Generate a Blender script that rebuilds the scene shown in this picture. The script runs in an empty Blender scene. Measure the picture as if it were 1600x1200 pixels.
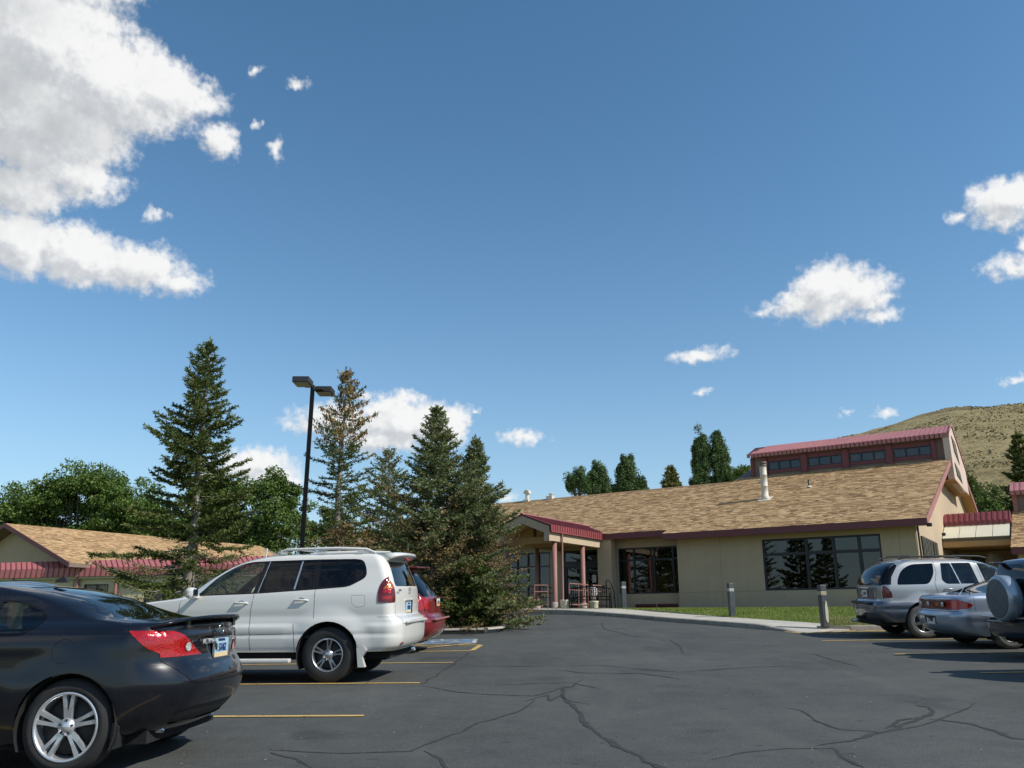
import bpy, bmesh, math, random
import numpy as np
from mathutils import Vector, Matrix, noise as mnoise
C = bpy.data.collections.new('place'); bpy.context.scene.collection.children.link(C)
SC = bpy.context.scene
R = math.radians
rng = np.random.default_rng(7)
random.seed(7)

# ---------------------------------------------------------------- camera, light, exposure
cam = bpy.data.cameras.new('camera'); co = bpy.data.objects.new('camera', cam); SC.collection.objects.link(co)
co.location = (0, 0, 0); co.rotation_euler = (R(90 + 15.89), 0, 0)
cam.sensor_width = 36; cam.lens = 1297 / 1600 * 36; cam.clip_start = .05; cam.clip_end = 6000
SC.camera = co
SUN_AZ, SUN_EL = 114.0, 42.0            # degrees clockwise from +Y, above the horizon
sun = bpy.data.lights.new('sun', 'SUN'); so = bpy.data.objects.new('sun', sun); SC.collection.objects.link(so)
sun.energy = 4.9; sun.angle = R(.53); sun.color = (1, .955, .88)
so.rotation_euler = (R(90 - SUN_EL), 0, R(180 - SUN_AZ))
SC.view_settings.view_transform = 'Standard'; SC.view_settings.look = 'None'
SC.view_settings.exposure = 0; SC.view_settings.gamma = 1; SC.view_settings.use_curve_mapping = False
try:
    SC.cycles.max_bounces = 8; SC.cycles.transparent_max_bounces = 16; SC.cycles.caustics_reflective = False; SC.cycles.caustics_refractive = False
except Exception: pass

world = bpy.data.worlds.new('World'); SC.world = world; world.use_nodes = True
wt = world.node_tree; wt.nodes.clear()

class NT:
    """small helper for building node trees"""
    def __init__(s, t): s.t = t
    def n(s, kind, **kw):
        nd = s.t.nodes.new('ShaderNode' + kind)
        for k, v in kw.items(): setattr(nd, k, v)
        return nd
    def put(s, sock, v):
        if hasattr(v, 'is_output') or isinstance(v, bpy.types.NodeSocket): s.t.links.new(v, sock)
        elif v is not None: sock.default_value = v
    def math(s, op, a, b=None, c=None, clamp=False):
        nd = s.n('Math', operation=op, use_clamp=clamp)
        s.put(nd.inputs[0], a); s.put(nd.inputs[1], b); s.put(nd.inputs[2], c)
        return nd.outputs[0]
    def vmath(s, op, a, b=None, out=0):
        nd = s.n('VectorMath', operation=op)
        s.put(nd.inputs[0], a); s.put(nd.inputs[1], b)
        return nd.outputs[out]
    def mix(s, fac, a, b, blend='MIX'):
        nd = s.n('Mix', data_type='RGBA', blend_type=blend)
        s.put(nd.inputs[0], fac); s.put(nd.inputs[6], a); s.put(nd.inputs[7], b)
        return nd.outputs[2]
    def noise(s, vec=None, scale=5, detail=4, rough=.5, dist=0, out=0):
        nd = s.n('TexNoise'); s.put(nd.inputs['Vector'], vec)
        nd.inputs['Scale'].default_value = scale; nd.inputs['Detail'].default_value = detail
        nd.inputs['Roughness'].default_value = rough; nd.inputs['Distortion'].default_value = dist
        return nd.outputs[out]
    def ramp(s, fac, stops, interp='LINEAR'):
        nd = s.n('ValToRGB'); nd.color_ramp.interpolation = interp
        e = nd.color_ramp.elements
        while len(e) < len(stops): e.new(.5)
        for el, (p, c) in zip(e, stops):
            el.position = p; el.color = (c[0], c[1], c[2], 1) if hasattr(c, '__len__') else (c, c, c, 1)
        s.put(nd.inputs[0], fac); return nd.outputs[0]
    def smooth(s, v, lo, hi):
        nd = s.n('MapRange', interpolation_type='SMOOTHSTEP'); s.put(nd.inputs[0], v)
        nd.inputs[1].default_value = lo; nd.inputs[2].default_value = hi
        return nd.outputs[0]

W = NT(wt)
sky = W.n('TexSky', sky_type='NISHITA'); sky.sun_disc = False
sky.sun_elevation = R(SUN_EL); sky.sun_rotation = R(SUN_AZ); sky.altitude = 2200; sky.air_density = 1.0; sky.dust_density = .5; sky.ozone_density = 1.0
# clouds: ragged puffs at fixed compass bearings (azimuth, elevation in degrees; radii; brightness offset)
CLOUDS = [
(-33.94,33.42,7.10,3.90), (-29.38,32.16,6.06,3.39), (-33.10,28.95,6.27,3.36), (-26.07,32.19,4.06,2.41), (-23.03,32.13,2.23,0.95), (-30.44,26.61,3.25,1.64),
(-33.52,25.10,3.21,1.91), (-21.68,30.20,1.53,1.10), (-33.00,22.01,3.36,2.14), (-29.35,22.00,4.18,2.02), (-25.68,21.99,3.03,1.75), (-23.16,21.16,1.76,0.85),
(-17.86,30.24,0.61,0.71), (-16.67,34.65,0.83,0.36), (-19.75,34.83,0.38,0.47), (-19.37,31.52,0.37,0.41), (-25.59,25.29,0.74,0.37), (-11.85,13.18,3.84,1.28),
(-7.67,13.35,4.40,1.94), (-4.52,12.98,1.50,1.63), (-9.38,11.98,3.65,1.15), (-7.06,15.03,1.31,0.46), (-10.32,14.86,1.11,0.51), (-17.32,9.80,3.17,1.24),
(-19.90,9.36,1.44,1.09), (-16.02,8.85,2.56,1.11), (-18.38,8.00,2.49,0.96), (0.81,12.18,1.50,0.56), (-2.73,13.89,0.38,0.23), (-0.31,8.08,0.83,0.41),
(22.49,20.72,3.03,1.98), (20.69,20.25,3.10,1.00), (24.56,20.43,2.24,1.36), (25.27,18.82,1.44,0.51), (18.75,20.23,1.67,0.35), (13.52,17.41,2.05,0.50),
(13.15,15.06,0.63,0.27), (24.91,12.65,0.93,0.34), (22.61,12.75,0.28,0.22), (33.36,24.20,2.56,1.54), (32.84,23.19,1.50,0.97), (30.62,23.69,0.67,0.44),
(33.61,21.49,0.52,0.39), (32.90,20.31,1.54,0.71), (32.40,13.90,1.30,0.24), (37.49,22.57,2.88,1.84), (35.51,13.05,2.22,0.53), (-39.50,29.45,5.10,4.13),
(-37.79,22.49,3.81,3.30), (-40.06,36.38,6.63,3.81), (-34.02,37.57,6.15,2.36), (2.83,49.40,7.02,1.95), (40.41,29.13,2.48,1.36)
]
tc = W.n('TexCoord').outputs['Generated']
dirn = W.vmath('NORMALIZE', tc)
sep = W.n('SeparateXYZ'); wt.links.new(dirn, sep.inputs[0])
azr = W.math('ARCTAN2', sep.outputs[0], sep.outputs[1])
elr = W.math('ARCSINE', sep.outputs[2])
az = W.math('MULTIPLY', azr, 180 / math.pi); el = W.math('MULTIPLY', elr, 180 / math.pi)
cmb = W.n('CombineXYZ'); wt.links.new(az, cmb.inputs[0]); wt.links.new(el, cmb.inputs[1])
# cloud field as a node group so that it can be asked twice (once shifted towards the sun, for the shading)
g = bpy.data.node_groups.new('cloud_field', 'ShaderNodeTree')
g.interface.new_socket('P', in_out='INPUT', socket_type='NodeSocketVector')
g.interface.new_socket('Dir', in_out='INPUT', socket_type='NodeSocketVector')
g.interface.new_socket('Field', in_out='OUTPUT', socket_type='NodeSocketFloat')
gi = g.nodes.new('NodeGroupInput'); go = g.nodes.new('NodeGroupOutput'); G = NT(g)
w1 = G.noise(gi.outputs['P'], .16, 4, .55, out=1)
w2 = G.noise(gi.outputs['P'], 1.2, 5, .55, out=1)
pp = G.vmath('ADD', gi.outputs['P'], G.vmath('MULTIPLY', G.vmath('SUBTRACT', w1, (.5, .5, .5)), (2.6, 1.8, 0)))
pp = G.vmath('ADD', pp, G.vmath('MULTIPLY', G.vmath('SUBTRACT', w2, (.5, .5, .5)), (1.6, 1.15, 0)))
acc = None
for (ca, ce, ra, re) in CLOUDS:
    q = G.vmath('MULTIPLY', G.vmath('SUBTRACT', pp, (ca, ce, 0)), (1 / ra, 1 / re, 0))
    L = G.vmath('LENGTH', q, out=1)
    v = G.math('MULTIPLY', G.math('SUBTRACT', 1.0, L), min(1.0, .13 + re * .26))
    if acc is None: acc = v
    else:
        nd = G.n('Math', operation='SMOOTH_MAX'); G.put(nd.inputs[0], acc); G.put(nd.inputs[1], v); nd.inputs[2].default_value = .12; acc = nd.outputs[0]
# everywhere else: the same kind of scattered cumulus, off to the sides and behind
sp = G.n('SeparateXYZ'); g.links.new(gi.outputs['P'], sp.inputs[0])
away = G.smooth(G.math('ABSOLUTE', sp.outputs[0]), 42, 60)
far = G.math('MULTIPLY', away, G.math('SUBTRACT', G.noise(gi.outputs['Dir'], 2.6, 3, .5), .56))
acc = G.math('MAXIMUM', acc, G.math('SUBTRACT', G.math('MULTIPLY', far, 1.6), G.math('SUBTRACT', 1.0, away)))
fb = G.noise(gi.outputs['P'], .55, 7, .58)
fb2 = G.noise(gi.outputs['P'], 1.7, 7, .54)
f = G.math('ADD', acc, G.math('ADD', G.math('MULTIPLY', G.math('SUBTRACT', fb, .5), .50), G.math('MULTIPLY', G.math('SUBTRACT', fb2, .5), .40)))
g.links.new(f, go.inputs['Field'])
def cf(vec):
    nd = wt.nodes.new('ShaderNodeGroup'); nd.node_tree = g
    wt.links.new(vec, nd.inputs['P']); wt.links.new(dirn, nd.inputs['Dir']); return nd.outputs[0]
F0 = cf(cmb.outputs[0])
F1 = cf(W.vmath('ADD', cmb.outputs[0], (2.2, 3.0, 0)))
alpha = W.smooth(F0, -.07, .27)
wisp = W.noise(cmb.outputs[0], 1.4, 6, .6)
alpha = W.math('MULTIPLY', alpha, W.smooth(sep.outputs[2], .0, .04))
alpha = W.math('MULTIPLY', alpha, .97)
depth = W.smooth(F1, .05, .95)
soft = W.smooth(W.noise(cmb.outputs[0], .12, 4, .55), .3, .72)
shade = W.math('MULTIPLY', depth, W.math('ADD', .55, W.math('MULTIPLY', soft, .45)))
F2 = cf(W.vmath('ADD', cmb.outputs[0], (.55, .75, 0)))
lit = W.smooth(W.math('SUBTRACT', F0, F2), -.28, .20)
ccol = W.mix(shade, W.mix(lit, (.66, .69, .73, 1), (1.08, 1.08, 1.07, 1)), (.58, .61, .635, 1))
puff = W.noise(cmb.outputs[0], .8, 7, .6)
ccol = W.mix(W.smooth(puff, .35, .75), ccol, W.mix(.25, ccol, (1.0, 1.0, .99, 1)))
bg1 = W.n('Background'); bg2 = W.n('Background'); mx = W.n('MixShader'); wo = W.n('OutputWorld')
hs = W.n('HueSaturation'); hs.inputs['Saturation'].default_value = 1.12
tintd = W.mix(1.0, sky.outputs[0], (1.0, 1.17, 1.13, 1), 'MULTIPLY')
# dust haze thickening towards the horizon, the same all round
hz_ = W.math('MULTIPLY', W.math('EXPONENT', W.math('MULTIPLY', W.math('MAXIMUM', sep.outputs[2], 0.0), -7.5)), 1.3, clamp=True)
tintd = W.mix(W.math('MINIMUM', hz_, .8), tintd, (3.35, 4.0, 4.35, 1))
wt.links.new(tintd, hs.inputs['Color']); wt.links.new(hs.outputs[0], bg1.inputs[0]); bg1.inputs[1].default_value = .15
wt.links.new(ccol, bg2.inputs[0]); bg2.inputs[1].default_value = .88
wt.links.new(alpha, mx.inputs[0]); wt.links.new(bg1.outputs[0], mx.inputs[1]); wt.links.new(bg2.outputs[0], mx.inputs[2]); wt.links.new(mx.outputs[0], wo.inputs[0])

# ---------------------------------------------------------------- helpers
def link(o, parent=None):
    C.objects.link(o)
    if parent is not None: o.parent = parent
    return o
def thing(name, label, cat, loc=(0, 0, 0), rotz=0, group=None, mw=None):
    o = bpy.data.objects.new(name, None); o.empty_display_size = .2; link(o)
    if mw is not None: o.matrix_world = mw
    else: o.location = loc; o.rotation_euler = (0, 0, rotz)
    o['label'] = label; o['category'] = cat
    if group: o['group'] = group
    return o
def tag(o, label=None, cat=None, group=None, kind=None):
    if label: o['label'] = label
    if cat: o['category'] = cat
    if group: o['group'] = group
    if kind: o['kind'] = kind
    return o
def copy_tree(o, parent=None):
    c = o.copy(); C.objects.link(c); c.parent = parent
    for ch in o.children: copy_tree(ch, c)
    return c

class MB:
    def __init__(s): s.v = []; s.f = []; s.m = []; s.sm = []
    def add(s, vs, fs, mi=0, smooth=False):
        b = len(s.v); s.v += [tuple(p) for p in vs]
        for f in fs: s.f.append(tuple(b + i for i in f)); s.m.append(mi); s.sm.append(smooth)
        return s
    def box(s, a, b, mi=0):
        (x0, y0, z0), (x1, y1, z1) = a, b
        return s.add([(x0,y0,z0),(x1,y0,z0),(x1,y1,z0),(x0,y1,z0),(x0,y0,z1),(x1,y0,z1),(x1,y1,z1),(x0,y1,z1)],
              [(0,3,2,1),(4,5,6,7),(0,1,5,4),(1,2,6,5),(2,3,7,6),(3,0,4,7)], mi)
    def obox(s, o, a, b, c, mi=0):
        o, a, b, c = map(Vector, (o, a, b, c))
        P = [o, o+a, o+a+b, o+b, o+c, o+a+c, o+a+b+c, o+b+c]
        fl = a.cross(b).dot(c) < 0
        F = [(0,3,2,1),(4,5,6,7),(0,1,5,4),(1,2,6,5),(2,3,7,6),(3,0,4,7)]
        return s.add(P, [f[::-1] for f in F] if fl else F, mi)
    def bbox(s, a, b, r=.01, mi=0):
        """box with a small chamfer on all edges"""
        bm = bmesh.new(); bmesh.ops.create_cube(bm, size=1)
        a = Vector(a); b = Vector(b)
        for v in bm.verts: v.co = Vector([(a[i]+b[i])/2 + v.co[i]*(b[i]-a[i]) for i in range(3)])
        bmesh.ops.bevel(bm, geom=bm.edges[:], offset=r, segments=2, affect='EDGES', profile=.5)
        bm.verts.index_update(); s.add([v.co[:] for v in bm.verts], [[v.index for v in f.verts] for f in bm.faces], mi, False); bm.free(); return s
    def prism(s, poly, o, ax, ay, az, mi=0):
        """poly in (ax, ay) from o, extruded along az"""
        o, ax, ay, az = map(Vector, (o, ax, ay, az)); n = len(poly)
        P = [o + ax*p[0] + ay*p[1] for p in poly] + [o + ax*p[0] + ay*p[1] + az for p in poly]
        ar = sum(poly[i][0]*poly[(i+1)%n][1] - poly[(i+1)%n][0]*poly[i][1] for i in range(n))
        fl = (ar > 0) != (ax.cross(ay).dot(az) > 0)
        F = [tuple(range(n))[::-1], tuple(range(n, 2*n))] + [(i, (i+1)%n, n+(i+1)%n, n+i) for i in range(n)]
        return s.add(P, [f[::-1] for f in F] if fl else F, mi)
    def tube(s, pts, r, n=10, mi=0, caps=True, smooth=True):
        pts = [Vector(p) for p in pts]; k = len(pts)
        rr = r if hasattr(r, '__len__') else [r]*k
        V = []; up = None
        for i, p in enumerate(pts):
            t = (pts[min(i+1, k-1)] - pts[max(i-1, 0)]).normalized()
            if up is None:
                up = Vector((0, 0, 1)) if abs(t.z) < .9 else Vector((1, 0, 0))
            a = t.cross(up).normalized(); b = a.cross(t).normalized(); up = b
            for j in range(n):
                q = 2*math.pi*j/n; V.append(p + (a*math.cos(q) + b*math.sin(q))*rr[i])
        F = [(i*n+j, (i+1)*n+j, (i+1)*n+(j+1)%n, i*n+(j+1)%n) for i in range(k-1) for j in range(n)]
        s.add(V, F, mi, smooth)
        if caps: s.add(V[:n], [tuple(range(n))], mi); s.add(V[-n:], [tuple(range(n))[::-1]], mi)
        return s
    def lathe(s, prof, n=24, o=(0,0,0), axis='z', mi=0, smooth=True):
        """prof: (radius, height)"""
        V = []
        for r, h in prof:
            for j in range(n):
                q = 2*math.pi*j/n; c, d = r*math.cos(q), r*math.sin(q)
                V.append({'z': (o[0]+c, o[1]+d, o[2]+h), 'y': (o[0]+c, o[1]+h, o[2]+d), 'x': (o[0]+h, o[1]+c, o[2]+d)}[axis])
        F = [(i*n+j, i*n+(j+1)%n, (i+1)*n+(j+1)%n, (i+1)*n+j) for i in range(len(prof)-1) for j in range(n)]
        if axis == 'y': F = [f[::-1] for f in F]
        return s.add(V, F, mi, smooth)
    def build(s, name, mats, parent=None, **kw):
        me = bpy.data.meshes.new(name); me.from_pydata(s.v, [], s.f)
        for m in (mats if isinstance(mats, (list, tuple)) else [mats]): me.materials.append(m)
        me.polygons.foreach_set('material_index', s.m); me.polygons.foreach_set('use_smooth', s.sm); me.update()
        if any('paint' in m.name or 'spare' in m.name for m in me.materials if m) and parent is not None and 'category' in parent.keys():
            bm = bmesh.new(); bm.from_mesh(me); bmesh.ops.recalc_face_normals(bm, faces=bm.faces[:]); bm.to_mesh(me); bm.free()
        o = link(bpy.data.objects.new(name, me), parent)
        return tag(o, **kw)

def quads_obj(name, V, mats, parent=None, mi=None, smooth=False):
    """V: (n, k, 3) array of n faces with k corners each"""
    n, k = V.shape[0], V.shape[1]
    me = bpy.data.meshes.new(name); me.vertices.add(n*k); me.vertices.foreach_set('co', V.reshape(-1).astype(np.float32))
    me.loops.add(n*k); me.loops.foreach_set('vertex_index', np.arange(n*k, dtype=np.int32))
    me.polygons.add(n); me.polygons.foreach_set('loop_start', (np.arange(n)*k).astype(np.int32)); me.polygons.foreach_set('loop_total', np.full(n, k, np.int32))
    for m in (mats if isinstance(mats, (list, tuple)) else [mats]): me.materials.append(m)
    if mi is not None: me.polygons.foreach_set('material_index', mi.astype(np.int32))
    me.update(calc_edges=True); me.validate()
    return link(bpy.data.objects.new(name, me), parent)

def text_obj(name, body, size, mat, parent, mw, depth=.004, sx=1.0):
    cu = bpy.data.curves.new(name, 'FONT'); cu.body = body; cu.size = size; cu.extrude = depth/2; cu.align_x = 'CENTER'; cu.align_y = 'CENTER'; cu.resolution_u = 3
    tmp = bpy.data.objects.new('tmp', cu); SC.collection.objects.link(tmp)
    dg = bpy.context.evaluated_depsgraph_get(); me = bpy.data.meshes.new_from_object(tmp.evaluated_get(dg))
    bpy.data.objects.remove(tmp); me.name = name
    me.transform(Matrix.Diagonal((sx, 1, 1, 1))); me.transform(mw); me.materials.clear(); me.materials.append(mat)
    return link(bpy.data.objects.new(name, me), parent)
def frame_mat(o, X, Y):
    X = Vector(X); Y = Vector(Y); Z = X.cross(Y)
    return Matrix(((X[0],Y[0],Z[0],o[0]),(X[1],Y[1],Z[1],o[1]),(X[2],Y[2],Z[2],o[2]),(0,0,0,1)))

# ---------------------------------------------------------------- materials
def M(name, col, rough=.6, metal=0, spec=.5, coat=0, vary=0, vscale=4, bump=0, bscale=30, bdist=.01, emit=None):
    m = bpy.data.materials.new(name); m.use_nodes = True; N = NT(m.node_tree); b = m.node_tree.nodes['Principled BSDF']
    b.inputs['Roughness'].default_value = rough; b.inputs['Metallic'].default_value = metal; b.inputs['Specular IOR Level'].default_value = spec
    b.inputs['Coat Weight'].default_value = coat; b.inputs['Coat Roughness'].default_value = .03
    pos = N.n('TexCoord').outputs['Object']
    c = (*col, 1)
    if vary:
        nz = N.noise(pos, vscale, 6, .6); nz2 = N.noise(pos, vscale*9, 4, .6)
        f = N.math('ADD', N.math('MULTIPLY', nz, .65), N.math('MULTIPLY', nz2, .35))
        lo = tuple(x*(1-vary) for x in col); hi = tuple(min(1, x*(1+vary)) for x in col)
        N.put(b.inputs['Base Color'], N.ramp(f, [(.32, lo), (.68, hi)]))
        N.put(b.inputs['Roughness'], N.math('ADD', rough, N.math('MULTIPLY', N.math('SUBTRACT', nz, .5), .25), clamp=True))
    else: b.inputs['Base Color'].default_value = c
    if bump:
        bp = N.n('Bump'); bp.inputs['Strength'].default_value = bump; bp.inputs['Distance'].default_value = bdist
        N.put(bp.inputs['Height'], N.noise(pos, bscale, 5, .6)); N.put(b.inputs['Normal'], bp.outputs[0])
    if emit: b.inputs['Emission Color'].default_value = (*emit[:3], 1); b.inputs['Emission Strength'].default_value = emit[3]
    return m
def M_island(name, cols, rough=.9, pos_noise=.25, scale=.6, bump=0, translucent=0, spec=.25):
    """colour chosen per loose piece (shingle, leaf, blade)"""
    m = bpy.data.materials.new(name); m.use_nodes = True; N = NT(m.node_tree); b = m.node_tree.nodes['Principled BSDF']
    ge = N.n('NewGeometry'); pos = N.n('TexCoord').outputs['Object']
    st = [(i/(len(cols)-1), c) for i, c in enumerate(cols)]
    nz = N.noise(pos, scale, 4, .6)
    f = N.math('ADD', N.math('MULTIPLY', ge.outputs['Random Per Island'], 1-pos_noise), N.math('MULTIPLY', N.smooth(nz, .3, .7), pos_noise))
    c = N.ramp(f, st); N.put(b.inputs['Base Color'], c); b.inputs['Roughness'].default_value = rough; b.inputs['Specular IOR Level'].default_value = spec
    if bump:
        bp = N.n('Bump'); bp.inputs['Strength'].default_value = bump; bp.inputs['Distance'].default_value = .004
        N.put(bp.inputs['Height'], N.noise(pos, 220, 3, .6)); N.put(b.inputs['Normal'], bp.outputs[0])
    if translucent:
        tr = N.n('BsdfTranslucent'); N.put(tr.inputs[0], N.mix(.5, c, (.10, .16, .02, 1))); mxx = N.n('MixShader'); mxx.inputs[0].default_value = translucent
        N.t.links.new(b.outputs[0], mxx.inputs[1]); N.t.links.new(tr.outputs[0], mxx.inputs[2]); N.t.links.new(mxx.outputs[0], N.t.nodes['Material Output'].inputs[0])
    return m
def M_glass(name, tint, rough=.0, f0=.05, wob=0):
    m = bpy.data.materials.new(name); m.use_nodes = True; N = NT(m.node_tree); t = m.node_tree
    t.nodes.remove(t.nodes['Principled BSDF'])
    lw = N.n('LayerWeight'); lw.inputs[0].default_value = .5
    fr = N.math('ADD', f0, N.math('MULTIPLY', N.math('POWER', lw.outputs['Facing'], 4.0), 1-f0), clamp=True)
    tr = N.n('BsdfTransparent'); tr.inputs[0].default_value = (*tint, 1); gl = N.n('BsdfGlossy'); gl.inputs['Roughness'].default_value = rough
    if wob:
        bp = N.n('Bump'); bp.inputs['Strength'].default_value = wob; bp.inputs['Distance'].default_value = .02
        N.put(bp.inputs['Height'], N.noise(N.n('TexCoord').outputs['Object'], .9, 2, .5)); N.put(gl.inputs['Normal'], bp.outputs[0])
    mxx = N.n('MixShader'); N.put(mxx.inputs[0], fr); t.links.new(tr.outputs[0], mxx.inputs[1]); t.links.new(gl.outputs[0], mxx.inputs[2]); t.links.new(mxx.outputs[0], t.nodes['Material Output'].inputs[0])
    return m
def M_paint(name, col, metal=.0, rough=.35, dirt=.12, coat=1.0):
    """car paint: coat over base, road dust low down, plain dark lining on the back of the sheet"""
    m = bpy.data.materials.new(name); m.use_nodes = True; N = NT(m.node_tree); t = m.node_tree; b = t.nodes['Principled BSDF']
    pos = N.n('TexCoord').outputs['Object']; sp = N.n('SeparateXYZ'); t.links.new(pos, sp.inputs[0])
    low = N.math('SUBTRACT', 1, N.smooth(sp.outputs[2], .2, .75))
    nz = N.noise(pos, 5, 6, .65)
    dm = N.math('MULTIPLY', N.math('ADD', N.math('MULTIPLY', low, .8), .08), N.math('MULTIPLY', N.smooth(nz, .35, .75), dirt*3), clamp=True)
    N.put(b.inputs['Base Color'], N.mix(dm, (*col, 1), (.20, .18, .15, 1)))
    b.inputs['Metallic'].default_value = metal; b.inputs['Coat Weight'].default_value = coat; b.inputs['Coat Roughness'].default_value = .025; b.inputs['Specular IOR Level'].default_value = .5*coat
    N.put(b.inputs['Roughness'], N.math('ADD', rough, N.math('MULTIPLY', dm, .4)))
    bk = N.n('BsdfDiffuse'); bk.inputs[0].default_value = (.03, .03, .03, 1); ge = N.n('NewGeometry'); mxx = N.n('MixShader')
    t.links.new(ge.outputs['Backfacing'], mxx.inputs[0]); t.links.new(b.outputs[0], mxx.inputs[1]); t.links.new(bk.outputs[0], mxx.inputs[2]); t.links.new(mxx.outputs[0], t.nodes['Material Output'].inputs[0])
    return m

# ---------------------------------------------------------------- the lie of the land
def pch(xs, ys):
    xs = np.array(xs, float); ys = np.array(ys, float); h = np.diff(xs); d = np.diff(ys)/h; m = np.zeros(len(xs)); m[0] = d[0]; m[-1] = d[-1]
    for i in range(1, len(xs)-1):
        m[i] = 0 if d[i-1]*d[i] <= 0 else (h[i-1]+h[i])*3/((2*h[i]+h[i-1])/d[i-1] + (h[i]+2*h[i-1])/d[i])
    def f(x):
        x = np.clip(x, xs[0], xs[-1]); i = np.clip(np.searchsorted(xs, x)-1, 0, len(xs)-2); t = (x-xs[i])/h[i]
        return (2*t**3-3*t**2+1)*ys[i] + (t**3-2*t**2+t)*h[i]*m[i] + (-2*t**3+3*t**2)*ys[i+1] + (t**3-t**2)*h[i]*m[i+1]
    return f
Cf = pch([-30,0,6.5,12.5,17,19.5,22,27,33,38,50,100,3000], [-1.1,-1.06,-1.03,-.83,-.66,-.54,-.40,-.15,.19,.34,.38,.3,.3])
def H(x, y):
    x = np.asarray(x, float); y = np.asarray(y, float)
    return Cf(y) + .015*np.clip(x, -30, 30) - .06*np.clip(-5-x, 0, 16)*np.clip((y-16)/14, 0, 1)
def Hf(x, y): return float(H(x, y))
# building frame: local x runs along the front wall to the right, local y goes back, z = height
BO = Vector((8.476, 34.0, 0)); BR = R(-34.05)
BU = Vector((math.cos(BR), math.sin(BR), 0)); BP = Vector((-math.sin(BR), math.cos(BR), 0))
def BW(u, v, z=0): p = BO + BU*u + BP*v; return Vector((p.x, p.y, z))

# ---------------------------------------------------------------- setting materials
def asphalt_material():
    m = bpy.data.materials.new('asphalt'); m.use_nodes = True; N = NT(m.node_tree); b = m.node_tree.nodes['Principled BSDF']
    pos = N.n('TexCoord').outputs['Object']
    big = N.noise(pos, .35, 5, .6); mid = N.noise(pos, 2.2, 6, .65); fine = N.noise(pos, 75, 3, .7)
    vor = N.n('TexVoronoi'); vor.inputs['Scale'].default_value = 95; N.t.links.new(pos, vor.inputs['Vector'])
    c = N.ramp(N.math('ADD', N.math('MULTIPLY', big, .6), N.math('MULTIPLY', mid, .4)), [(.30, (.040, .042, .039)), (.5, (.064, .067, .062)), (.72, (.094, .096, .088))])
    c = N.mix(N.math('MULTIPLY', N.smooth(N.noise(pos, 22, 3, .75), .50, .78), .5), c, (.13, .135, .125, 1))
    c = N.mix(N.math('MULTIPLY', N.smooth(N.noise(pos, 31, 3, .75), .54, .75), .45), c, (.022, .022, .022, 1))
    c = N.mix(N.smooth(fine, .58, .8), c, (.16, .16, .15, 1))
    # dark drip stains in the stalls
    st = N.smooth(N.noise(pos, .8, 3, .5), .62, .72)
    c = N.mix(N.math('MULTIPLY', st, .45), c, (.026, .027, .026, 1))
    # long faint wheel-polished streaks along the drive
    sk = N.smooth(N.noise(N.vmath('MULTIPLY', pos, (1.6, .22, 1)), 1.0, 5, .6), .52, .72); c = N.mix(N.math('MULTIPLY', sk, .30), c, (.11, .11, .10, 1))
    spots = N.smooth(N.noise(pos, 5.5, 2, .4), .70, .76); c = N.mix(N.math('MULTIPLY', spots, .5), c, (.024, .024, .024, 1))
    N.put(b.inputs['Base Color'], c); b.inputs['Specular IOR Level'].default_value = .35
    N.put(b.inputs['Roughness'], N.math('ADD', .78, N.math('MULTIPLY', mid, .15)))
    bp = N.n('Bump'); bp.inputs['Strength'].default_value = .7; bp.inputs['Distance'].default_value = .006
    N.put(bp.inputs['Height'], N.math('ADD', vor.outputs['Distance'], N.math('MULTIPLY', fine, .6))); N.put(b.inputs['Normal'], bp.outputs[0])
    return m
ASPHALT = asphalt_material()
TAR = M('tar', (.044, .045, .043), .85, spec=.2, vary=.35, vscale=14, bump=.3, bscale=60)
CONC = M('concrete', (.42, .39, .33), .85, vary=.18, vscale=1.6, bump=.35, bscale=70, bdist=.004)
KERBM = M('kerb_concrete', (.34, .31, .26), .9, vary=.25, vscale=3, bump=.4, bscale=50, bdist=.006)
def worn_paint(name, col, wear=.5):
    m = bpy.data.materials.new(name); m.use_nodes = True; N = NT(m.node_tree); b = m.node_tree.nodes['Principled BSDF']
    pos = N.n('TexCoord').outputs['Object']
    f = N.smooth(N.math('ADD', N.math('MULTIPLY', N.noise(pos, 38, 5, .7), .6), N.math('MULTIPLY', N.noise(pos, 3, 3, .6), .4)), wear, wear+.12)
    N.put(b.inputs['Base Color'], N.mix(f, (*col, 1), (.05, .052, .05, 1))); b.inputs['Roughness'].default_value = .75
    return m
YELLOW = worn_paint('yellow_paint', (.52, .35, .11), .53)
BLUEP = worn_paint('blue_paint', (.13, .20, .29), .47); WHITEP = worn_paint('white_road_paint', (.48, .49, .48), .47)
def soil_material(name, cols, sc=.9, rough=.95):
    m = bpy.data.materials.new(name); m.use_nodes = True; N = NT(m.node_tree); b = m.node_tree.nodes['Principled BSDF']
    pos = N.n('TexCoord').outputs['Object']
    f = N.math('ADD', N.math('MULTIPLY', N.noise(pos, sc, 6, .65), .6), N.math('MULTIPLY', N.noise(pos, sc*22, 4, .65), .4))
    N.put(b.inputs['Base Color'], N.ramp(f, [(.3+.4*i/(len(cols)-1), c) for i, c in enumerate(cols)])); b.inputs['Roughness'].default_value = rough; b.inputs['Specular IOR Level'].default_value = .2
    bp = N.n('Bump'); bp.inputs['Strength'].default_value = .6; bp.inputs['Distance'].default_value = .03
    N.put(bp.inputs['Height'], N.noise(pos, 14, 6, .7)); N.put(b.inputs['Normal'], bp.outputs[0])
    return m
TURF = soil_material('turf', [(.075, .10, .022), (.10, .14, .03), (.17, .16, .06)], .5)
MULCH = soil_material('mulch', [(.07, .045, .025), (.13, .09, .05), (.20, .15, .09)], 2.0)
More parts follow.
